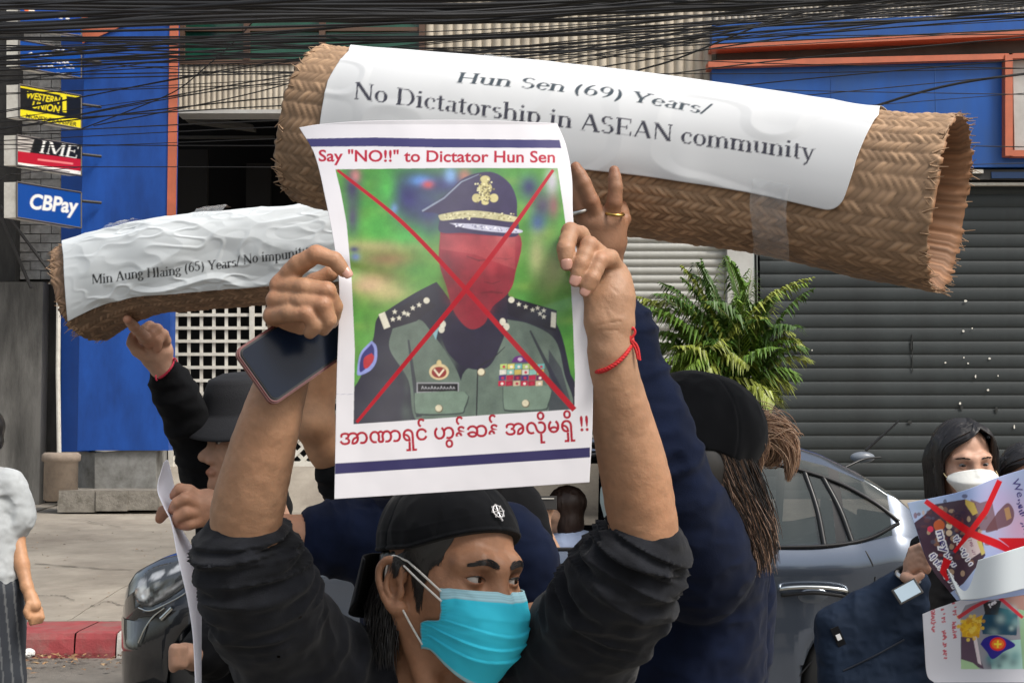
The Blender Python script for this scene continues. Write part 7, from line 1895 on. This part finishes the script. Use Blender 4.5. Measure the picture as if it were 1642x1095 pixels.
# --- the passer-by at the left edge
def passerby():
    d = 6.2; t = thing('person', 'passer-by in grey t-shirt and striped dark trousers at the left edge', 'man', P(-10, 1000, d) * np.array([1, 1, 0]))
    s = 1.0; M = headM(-40, 700, d, -60, 0, 0, s); B = Body(.02); nb = PV(-34, 748, d); head_prims(B, M, s, neck_to=nb)
    sh = PV(16, 790, d); B.ell(PV(-22, 850, d), (.10, .07, .20), k=.03)
    hd = PV(50, 958, d - .08)
    B.chain([sh, PV(26, 862, d), PV(35, 905, d - .04), PV(43, 940, d - .07), hd], [.040, .034, .030, .024, .024], k=.015)
    B.chain([hd, PV(54, 970, d - .09)], [.026, .030], k=.012)
    for k in range(4): finger(B, [PV(46 + k * 6, 976, d - .10 + .012 * k), PV(49 + k * 6, 988 + k % 2, d - .11 + .012 * k), PV(50 + k * 5, 999 - k, d - .10 + .012 * k)], [.0125, .0115, .010], k=.006)
    finger(B, [PV(46, 968, d - .11), PV(42, 980, d - .12), PV(45, 990, d - .12)], [.014, .0125, .010], k=.006)
    obj('body', B.mesh(.0055, None, skin_col((.45, .24, .13), M, s)), M_SKIN_FAR, t)
    SLp = [PV(14, 776, d), PV(26, 806, d), PV(33, 838, d)]
    parts = [(SLp, [.060, .054, .054]), ([PV(10, 778, d), PV(-50, 776, d + .1)], [.065, .075]), ([PV(-20, 800, d), PV(-14, 870, d), PV(-9, 935, d)], [.110, .108, .112]), ([PV(-40, 800, d), PV(-38, 935, d)], [.12, .13])]
    z = float(P(0, 952, d)[2])
    tee(parts, [(PV(-10, 800, d), PV(0, 950, d), .006, 12, 16)], fold=(.007, 1), vox=.007, mat_=M_GREY_CL, parent=t)
    # trousers with pale stripes
    B = Body(.04); B.chain([PV(-10, 950, d), PV(-22, 1100, d)], [.125, .12]); B.chain([PV(-4, 950, d), PV(-6, 1090, d), PV(-12, 1260, d)], [.105, .105, .075]); B.chain([PV(-40, 950, d + .1), PV(-46, 1250, d + .1)], [.10, .07])
    def col(p):
        st = np.abs(((p[:, 0] * 26 + p[:, 1] * 8 + (p[:, 2] - 1) * 3) % 1) - .5) < .09
        return np.where(st[:, None], np.array([.10, .105, .11]), np.array([.022, .026, .034]))
    obj('trousers', B.mesh(.007, lambda p: folds(p, .006, (14, 14, 3)), col), mat('striped_cloth', attr=True, rough=.9), t)
    for q in (-.08, .08): b = Body(.02); x = P(-20, 1200, d)[0] + q; b.cap((x, d + .03, .05), (x, d - .2, .04), .045, .036); obj('shoe', b.mesh(.008, clip=lambda p: .004 - p[:, 2]), M_SHOE, t)
    hairshell(M, s, t, M_HAIR, length=-.05, vox=.005)
passerby()

# --- the young woman in the white mask, the second woman beside her, their placards and bag
def mask_woman():
    d = 4.9; s = 1.12; M = headM(1545, 741, d, 4, -4, 2, s); L = lambda x, y, z: M @ Vector((x * s, y * s, z * s))
    t = thing('person', 'young woman with black hair and white folded mask behind the crossed placards', 'woman', P(1550, 1000, d) * np.array([1, 1, 0]))
    B = Body(.014); nb = PV(1545, 840, d + .03); head_prims(B, M, s, ears=False, neck_to=nb, neck_r=.048, female=True)
    B.chain([PV(1490, 885, d), nb, PV(1600, 880, d)], [.05, .06, .05], k=.04); B.ell(PV(1545, 980, d + .05), (.14, .09, .2), k=.05)
    hd = PV(1466, 905, 4.52)
    B.chain([PV(1490, 890, d), PV(1462, 1010, d - .05), PV(1452, 960, 4.62), hd], [.045, .04, .032, .028], k=.02)
    tips = []
    for k in range(4):
        finger(B, [PV(1463, 882 + k * 10, 4.50), PV(1477, 876 + k * 10, 4.48), PV(1487, 884 + k * 9, 4.47), PV(1486, 892 + k * 8, 4.475)], [.0135, .012, .011, .009], k=.005)
    B.cap(hd, PV(1470, 895, 4.51), .03, .03)
    B.chain([PV(1452, 925, 4.50), PV(1466, 930, 4.47), PV(1478, 922, 4.46)], [.017, .013, .010], k=.006)
    B.chain([PV(1600, 880, d), PV(1640, 1010, d - .1), PV(1630, 962, 4.52)], [.045, .04, .03], k=.02)
    for k in range(4): finger(B, [PV(1640 - k * 9, 972, 4.50), PV(1632 - k * 10, 962, 4.47), PV(1622 - k * 9, 968, 4.46)], [.013, .012, .009], k=.005)
    obj('body', B.mesh(.0042, None, skin_col((.52, .30, .21), M, s)), M_SKIN_FAR, t)
    eyes(M, s, t, gaze=(-.05, -1, -.12), iris=(.012, .006, .004), scl=.45)
    for q in (-1, 1):
        A = []; R = random.Random(q)
        for i in range(40): tt = R.random(); a = Vector((q * (.016 + .034 * tt), -.1, .019 + .003 * math.sin(tt * 3) + R.uniform(-.002, .002))); b = a + Vector((q * .006, 0, -.001)); A.append([L(*a), L(*((a + b) / 2)), L(*b)])
        A = snap(B, np.array(A), np.broadcast_to(np.array(L(0, 1, 0) - L(0, 0, 0)), (len(A) * 3, 3)), off=.0006, back=.03, n=20); obj('eyebrow', tubes_mesh(list(A), [[.0007, .0006, .0002]] * len(A), 4), M_HAIR, t)
    # folded mask: upper flap, body, ear loops
    X = np.zeros((49, 33, 3))
    for i in range(49):
        u = -1 + i / 24
        for j in range(33):
            v = j / 32; wd = .078 * math.cos(abs(v - .38) * 1.5) ; th = u * 1.32; cz = math.cos(th)
            fold = .030 * (1 - abs(v - .36) / .36 if v < .36 else 1 - (v - .36) / .64 * .75)
            top = -.010 - .016 * abs(u) ** 1.6; botz = -.118 + .055 * abs(u) ** 2.2
            z = top + (botz - top) * v
            X[i, j] = L(wd * math.sin(th) / math.sin(1.32), -.045 - (.060 + max(fold, 0) * .75) * cz ** .9 + .035 * max(0, v - .6) * 0, z)
    ax = np.array(L(0, 0, 0)); 
    for _ in range(3):
        p = X.reshape(-1, 3); dd = B.ev(p.astype(np.float32)); X = (p + np.array([0, -1.0, 0]) * np.maximum(0, .004 - dd)[:, None]).reshape(X.shape)
    mk = obj('face_mask', grid_mesh(X[::-1], thick=.0015), mat('white_mask', (.72, .73, .70), rough=.8, bump=.4, bscale=90, bdist=.002), t)
    obj('ear_loop', tubes_mesh([smooth_path([Vector(X[-1, 8]), L(.082, -.02, -.01), L(.086, .0, .0)], 5), smooth_path([Vector(X[0, 8]), L(-.082, -.02, -.01), L(-.086, .0, .0)], 5)], [.0016] * 2, 5), mat('pale_elastic', (.62, .52, .30), rough=.8), mk)
    bob_hair(M, s, t, .022, 11)
    parts = [([PV(1490, 890, d), PV(1545, 880, d + .03), PV(1600, 885, d)], [.065, .07, .065]), ([PV(1520, 920, d + .02), PV(1520, 1250, d + .05)], [.11, .13]), ([PV(1575, 920, d + .02), PV(1575, 1250, d + .05)], [.11, .13]),
             ([PV(1490, 890, d), PV(1462, 1000, d - .05)], [.062, .055]), ([PV(1462, 1005, d - .06), PV(1450, 955, 4.64), PV(1456, 925, 4.58)], [.052, .044, .036]), ([PV(1600, 890, d), PV(1650, 1010, d - .1), PV(1640, 990, 4.6)], [.06, .05, .045])]
    tee(parts, [], fold=(.006, 1), vox=.006, mat_=M_BLACK, parent=t)
    simple_legs(t, P(1548, 1250, d)[0], d + .05, .72, M_TROU)
    # bracelet and small things in the left hand
    obj('watch_strap', tubes_mesh([ringpts(PV(1456, 925, 4.55), Vector((-.3, .3, -1)), .034, 20)], [.008], 6), M_SILVER, t)
    c = PV(1455, 948, 4.44); ph = thing('mobile_phone', 'small phone with a pale screen hanging below the placard hand', 'phone', c)
    R = Matrix.Rotation(math.radians(-28), 3, 'Y') @ Matrix.Rotation(math.radians(-25), 3, 'X'); m1 = MB(); m1.box(c, (.040, .004, .026), R=R, bev=.003); m1.build('phone_body', M_DARKMET, ph); m2 = MB(); m2.box(Vector(c) + R @ Vector((0, -.0048, 0)), (.033, .0006, .021), R=R); m2.build('screen', mat('pale_screen', (.38, .48, .56), rough=.15), ph)
mask_woman()
def second_woman():
    d = 4.98; s = 1.0; M = headM(1645, 772, d, -14, -8, 0, s); t = thing('person', 'dark haired person half outside the frame beside the masked young woman', 'person', P(1660, 1000, d) * np.array([1, 1, 0]))
    B = Body(.014); nb = PV(1650, 850, d + .02); head_prims(B, M, s, ears=False, neck_to=nb, female=True); B.chain([PV(1610, 900, d + .02), nb, PV(1700, 890, d)], [.05, .06, .05], k=.04); B.ell(PV(1655, 990, d + .05), (.13, .09, .2), k=.05)
    obj('body', B.mesh(.0045, None, skin_col((.40, .22, .15), M, s)), M_SKIN_FAR, t); eyes(M, s, t)
    bob_hair(M, s, t, .030, 12)
    tee([([PV(1612, 905, d + .02), PV(1655, 895, d + .03), PV(1705, 900, d)], [.06, .07, .06]), ([PV(1640, 930, d + .02), PV(1640, 1250, d + .05)], [.11, .13]), ([PV(1685, 930, d), PV(1690, 1250, d + .05)], [.10, .12])], [], fold=(.006, 1), vox=.007, mat_=M_NAVY, parent=t)
    simple_legs(t, P(1660, 1250, d)[0], d + .05, .72, M_TROU)
second_woman()

def placards():
    R = random.Random(14)
    # upper placard: a collage under a red cross
    c = Canvas(240, 260, lin(176, 192, 226), 4); c.o = (1440, 740); red = lin(214, 16, 30)
    c.poly([(1460, 800), (1660, 745), (1660, 960), (1530, 965)], lin(172, 190, 228)); 
    for (x, y, r, col, a, ry) in [(1600, 800, 40, lin(190, 170, 214), .7, 30), (1640, 850, 40, lin(226, 176, 206), .8, 40), (1540, 792, 30, lin(150, 176, 226), .7, 16), (1480, 812, 20, lin(150, 170, 190), .8, 14)]: c.blob((x, y), r, col, a, ry)
    c.poly([(1466, 838), (1482, 826), (1500, 808), (1548, 800), (1564, 806), (1572, 850), (1580, 890), (1545, 935), (1524, 950), (1490, 915)], lin(70, 50, 66))
    for i in range(120): c.ellipse((R.gauss(1525, 24), R.gauss(850, 26)), R.uniform(2, 6), R.uniform(2, 5), R.choice([lin(60, 44, 70), lin(96, 60, 66), lin(150, 110, 90), lin(200, 170, 140), lin(120, 60, 60), lin(44, 36, 60), lin(90, 90, 110)]), .7)
    for (x, y, r, col) in [(1506, 842, 9, lin(200, 100, 60)), (1522, 843, 5, lin(226, 216, 190)), (1522, 854, 5, lin(226, 200, 170)), (1492, 848, 5, lin(220, 60, 90)), (1524, 834, 7, lin(150, 120, 70))]: c.ellipse((x, y), r, r, col)
    c.poly([(1556, 800), (1572, 806), (1590, 800), (1600, 850), (1572, 850)], lin(120, 80, 80), .8); c.poly([(1548, 800), (1562, 806), (1568, 822), (1560, 826), (1548, 808)], lin(196, 172, 90)); c.curve([(1600, 820), (1616, 806), (1626, 820), (1622, 838), (1606, 846), (1580, 852)], lin(110, 70, 78), .9); c.poly([(1610, 815), (1618, 812), (1622, 830), (1614, 834)], lin(190, 150, 100), .8)
    c.poly([(1540, 868), (1566, 858), (1574, 884), (1556, 896), (1544, 890)], lin(214, 196, 200)); c.poly([(1566, 866), (1574, 868), (1580, 886), (1574, 890)], lin(206, 190, 110))
    wt, nv = (.85, .85, .9), lin(50, 40, 120)
    def scribble(a, b, h, col, n, w_=1.4, sd=0):
        """unreadable handwriting: a few short bent strokes per letter"""
        Q = random.Random(sd); a = np.array(a, float); b = np.array(b, float); L_ = np.hypot(*(b - a)); u = (b - a) / L_; v = np.array([u[1], -u[0]]); cw = L_ / n
        for k in range(n):
            if Q.random() < .12: continue
            for _ in range(Q.choice((1, 2, 2))):
                pts = [a + u * cw * (k + Q.uniform(.05, .85)) + v * h * Q.uniform(0, 1) for _ in range(3)]; c.line(smooth_path(pts, 3), w_, col)
    for dx in (-1.4, 0, 1.4):
        for dy in (-1.4, 0, 1.4): c.text('mey', (1502 + dx, 852 + dy), (1512 + dx, 886 + dy), 17, wt, bold=.05)
    c.text('mey', (1502, 852), (1512, 886), 17, nv, bold=.01)
    for a, b, h, n in [((1514, 888), (1530, 914), 9, 7), ((1528, 862), (1552, 908), 9, 13), ((1490, 892), (1536, 954), 11, 20)]: scribble(a, b, h, wt, n, 5.5, n); scribble(a, b, h, nv, n, 1.5, n)
    scribble((1552, 866), (1560, 890), 6, lin(150, 110, 130), 8, 1.2)
    c.text('We', (1622, 770), (1632, 798), 17, nv, bold=.01); scribble((1627, 802), (1638, 834), 9, nv, 8, 1.8, 3); scribble((1636, 838), (1644, 862), 8, nv, 5, 2, 4)
    c.line([(1484, 803), (1520, 830), (1560, 856), (1600, 872), (1618, 882)], (8, 11, 12, 13, 9), red); c.poly([(1600, 862), (1644, 862), (1644, 876), (1612, 892), (1618, 876)], red)
    c.line([(1603, 770), (1580, 820), (1556, 852), (1530, 885)], (9, 9, 9, 5), red); c.line([(1520, 896), (1512, 915), (1520, 930)], (14, 10, 5), red)
    XY = coons([(1455, 806), (1540, 788), (1600, 765), (1665, 745)], [(1534, 962), (1580, 962), (1665, 950)], [(1455, 806), (1466, 840), (1490, 905), (1534, 962)], [(1665, 745), (1668, 850), (1665, 950)], 200, 200)
    x, y = XY[..., 0], XY[..., 1]; c.soften(); W = P(x, y, 4.46 - .0006 * (x - 1455) + .02 * np.sin((x + y) * .018) - .03 * np.exp(-((x - 1560) / 40) ** 2))
    tag(obj('placard', grid_mesh(W, c.sample(x, y), thick=.0006), M_PAPER_GLOSS), 'colourful photo collage placard with a red cross, held up before the masked woman', 'placard')
    XY = coons([(1518, 912), (1560, 900), (1665, 868)], [(1540, 962), (1580, 958), (1665, 938)], [(1518, 912), (1530, 940), (1540, 962)], [(1665, 868), (1668, 900), (1665, 938)], 60, 40); x, y = XY[..., 0], XY[..., 1]
    tag(obj('paper_sheet', grid_mesh(P(x, y, 4.40 - .0006 * (x - 1518) + .012 * np.sin(x * .05)), np.broadcast_to(np.array([.66, .72, .76]), (60, 40, 3)), thick=.0008), M_PAPER), 'blank white sheet folded over the lower edge of the collage placard', 'paper sheet')
    # lower placard
    c = Canvas(210, 180, lin(214, 216, 226), 4); c.o = (1460, 940); tr = lin(196, 90, 104)
    c.poly([(1540, 985), (1548, 970), (1600, 955), (1665, 950), (1665, 1072), (1541, 1072)], lin(150, 150, 160))
    for (pts, col) in [([(1541, 1000), (1576, 985), (1570, 1022), (1543, 1022)], lin(220, 170, 40)), ([(1541, 1020), (1560, 1022), (1578, 1072), (1541, 1060)], lin(90, 70, 90)), ([(1560, 1020), (1566, 1020), (1574, 1066), (1568, 1062)], lin(226, 214, 220)), ([(1541, 1056), (1560, 1062), (1572, 1072), (1541, 1072)], lin(170, 206, 160)),
                       ([(1585, 970), (1632, 980), (1630, 1018), (1576, 1016), (1572, 998)], lin(20, 70, 96)), ([(1576, 965), (1606, 962), (1600, 985), (1580, 985)], lin(40, 36, 40)), ([(1586, 1030), (1640, 1024), (1640, 1072), (1590, 1072)], lin(170, 210, 206)), ([(1632, 960), (1665, 960), (1665, 1072), (1640, 1072)], lin(150, 190, 150)), ([(1608, 958), (1665, 950), (1665, 985), (1630, 975)], lin(170, 130, 120))]: c.poly(pts, col)
    for i in range(60): c.ellipse((R.gauss(1558, 9), R.gauss(1002, 9)), 3, 3, R.choice([lin(236, 190, 40), lin(210, 150, 30), lin(240, 210, 90)]), .8)
    for i in range(30): c.blob((R.uniform(1585, 1635), R.uniform(975, 1068)), R.uniform(4, 9), R.choice([lin(20, 60, 80), lin(60, 130, 140), lin(200, 226, 220)]), .5)
    c.curve([(1572, 1032), (1580, 1022), (1600, 1018), (1628, 1033), (1610, 1044), (1592, 1056), (1582, 1044)], lin(36, 30, 140)); c.ellipse((1600, 1032), 13, 11, lin(226, 40, 40)); c.ellipse((1600, 1032), 10, 8, lin(240, 120, 40)); c.line([(1594, 1032), (1606, 1032)], 3, lin(250, 220, 60)); c.line([(1600, 1026), (1600, 1038)], 3, lin(250, 220, 60))
    c.line([(1536, 990), (1560, 974), (1594, 956)], (6, 6, 4), lin(200, 60, 70)); c.line([(1600, 955), (1640, 990)], (6, 5), lin(206, 40, 60)); scribble((1588, 974), (1600, 966), 6, (.8, .8, .85), 4, 2)
    for xx, ya, yb, n in [(1492, 976, 1014, 11), (1508, 976, 1002, 8), (1510, 1010, 1056, 15), (1526, 966, 990, 8), (1526, 996, 1024, 9)]: scribble((xx, ya), (xx + 2, yb), 7, tr, n, 2.0, n)
    XY = coons([(1479, 984), (1510, 972), (1560, 958), (1665, 945)], [(1498, 1094), (1560, 1094), (1665, 1094)], [(1479, 984), (1482, 1030), (1486, 1080), (1498, 1094)], [(1665, 945), (1665, 1094)], 180, 150)
    x, y = XY[..., 0], XY[..., 1]; c.soften(); W = P(x, y, 4.50 - .0005 * (x - 1479) + .012 * np.sin(x * .03) + .01 * np.sin(y * .03))
    tag(obj('placard', grid_mesh(W, c.sample(x, y), thick=.0006), M_PAPER_GLOSS), 'white placard with red side text and a blue diamond emblem, below the collage', 'placard')
placards()

def bag():
    t = thing('shoulder_bag', 'dark blue fabric bag hanging below the hands of the masked woman', 'bag', P(1400, 1090, 4.55))
    B = Body(.04); d = 4.60
    pts = [(1345, 1010), (1395, 965), (1440, 935), (1440, 1010), (1400, 1080), (1350, 1080), (1450, 1100)]
    R = Matrix.Rotation(math.radians(-24), 3, 'Y')
    # soft box skewed to the photographed outline
    q = [PV(1336, 1000, d), PV(1462, 935, d), PV(1478, 1130, d), PV(1345, 1120, d)]
    for u in np.linspace(0, 1, 6):
        for v in np.linspace(0, 1, 6):
            p = (q[0] * (1-u) + q[1] * u) * (1-v) + (q[3] * (1-u) + q[2] * u) * v
            B.ell(p, (.05, .055, .05), k=.03)
    m = mat('bag_canvas', (.009, .018, .038), rough=.8, spec=.2, var=.15, vscale=10, bump=.4, bscale=400)
    ob = obj('body', B.mesh(.005, lambda p: folds(p, .007, (9, 9, 7), 2) + folds(p, .002, (30, 30, 30))), m, t)
    obj('seam', tubes_mesh([smooth_path([PV(1352, 1075, d - .062), PV(1400, 1052, d - .070), PV(1450, 1025, d - .066)], 6)], [.003], 5), mat('bag_seam', (.006, .010, .02), rough=.8), t)
    obj('strap', tubes_mesh([smooth_path([PV(1440, 945, d - .03), PV(1452, 920, 4.55), PV(1458, 900, 4.55), PV(1470, 915, 4.6), PV(1470, 950, d)], 6)], [.010], 6), M_BLACK, t)
    mb = MB(); mb.box(PV(1344, 1020, d - .062), (.013, .003, .030), R=R, bev=.001); o = mb.build('label_patch', M_BLACK, t); mb = MB(); mb.box(PV(1345, 1021, d - .067), (.007, .001, .009), R=R); mb.build('print', mat('label_print', (.6, .6, .6)), o)
bag()

# --- the photographer inside the car
def car_photographer():
    d = 7.75; t = thing('person', 'person seated inside the car holding up a dark phone at the open window', 'person', P(905, 850, d))
    s = .98; M = headM(904, 818, d, -95, 0, 0, s); B = Body(.015); nb = PV(912, 850, d); head_prims(B, M, s, ears=False, neck_to=nb, female=True); B.ell(PV(918, 905, d), (.17, .11, .16), k=.04)
    B.chain([PV(935, 880, d), PV(900, 905, d - .22), PV(874, 850, d - .30)], [.045, .036, .028], k=.015)
    for k in range(4): finger(B, [PV(872, 838 - k * 7, d - .30), PV(862, 836 - k * 8, d - .33), PV(860, 826 - k * 7, d - .35)], [.012, .011, .009], k=.005)
    B.cap(PV(874, 850, d - .30), PV(873, 828, d - .31), .030, .032); finger(B, [PV(880, 830, d - .31), PV(886, 816, d - .33), PV(884, 806, d - .34)], [.013, .011, .009], k=.005)
    obj('body', B.mesh(.006, None, skin_col((.55, .33, .22), M, s)), M_SKIN_FAR, t)
    tee([([PV(885, 885, d), PV(950, 885, d)], [.08, .08]), ([PV(918, 900, d), PV(918, 960, d)], [.17, .17]), ([PV(940, 878, d), PV(915, 900, d - .12)], [.07, .055])], [], fold=(.006, 1), vox=.009, mat_=mat('pale_blue_shirt', (.36, .44, .62), rough=.85), parent=t)
    Bh = Body(.02).frame(M); Bh.ell((0, .02, .04), (.088, .10, .09)); Bh.ell((0, .03, -.06), (.085, .075, .13)); Bh.frame(None); obj('hair', Bh.mesh(.006, lambda p: folds(p, .003, (60, 60, 12))), mat('dark_brown_hair', (.03, .015, .01), rough=.5), t)
    ph = thing('mobile_phone', 'black phone raised inside the parked car window', 'phone', P(873, 808, d - .36)); mb = MB(); mb.box(P(873, 806, d - .36), (.062, .004, .034), bev=.003); mb.build('phone_body', M_DARKMET, ph); mb = MB(); mb.box(P(874, 799, d - .368), (.045, .001, .0022)); mb.build('lens_bar', M_WHITEM, ph)
car_photographer()
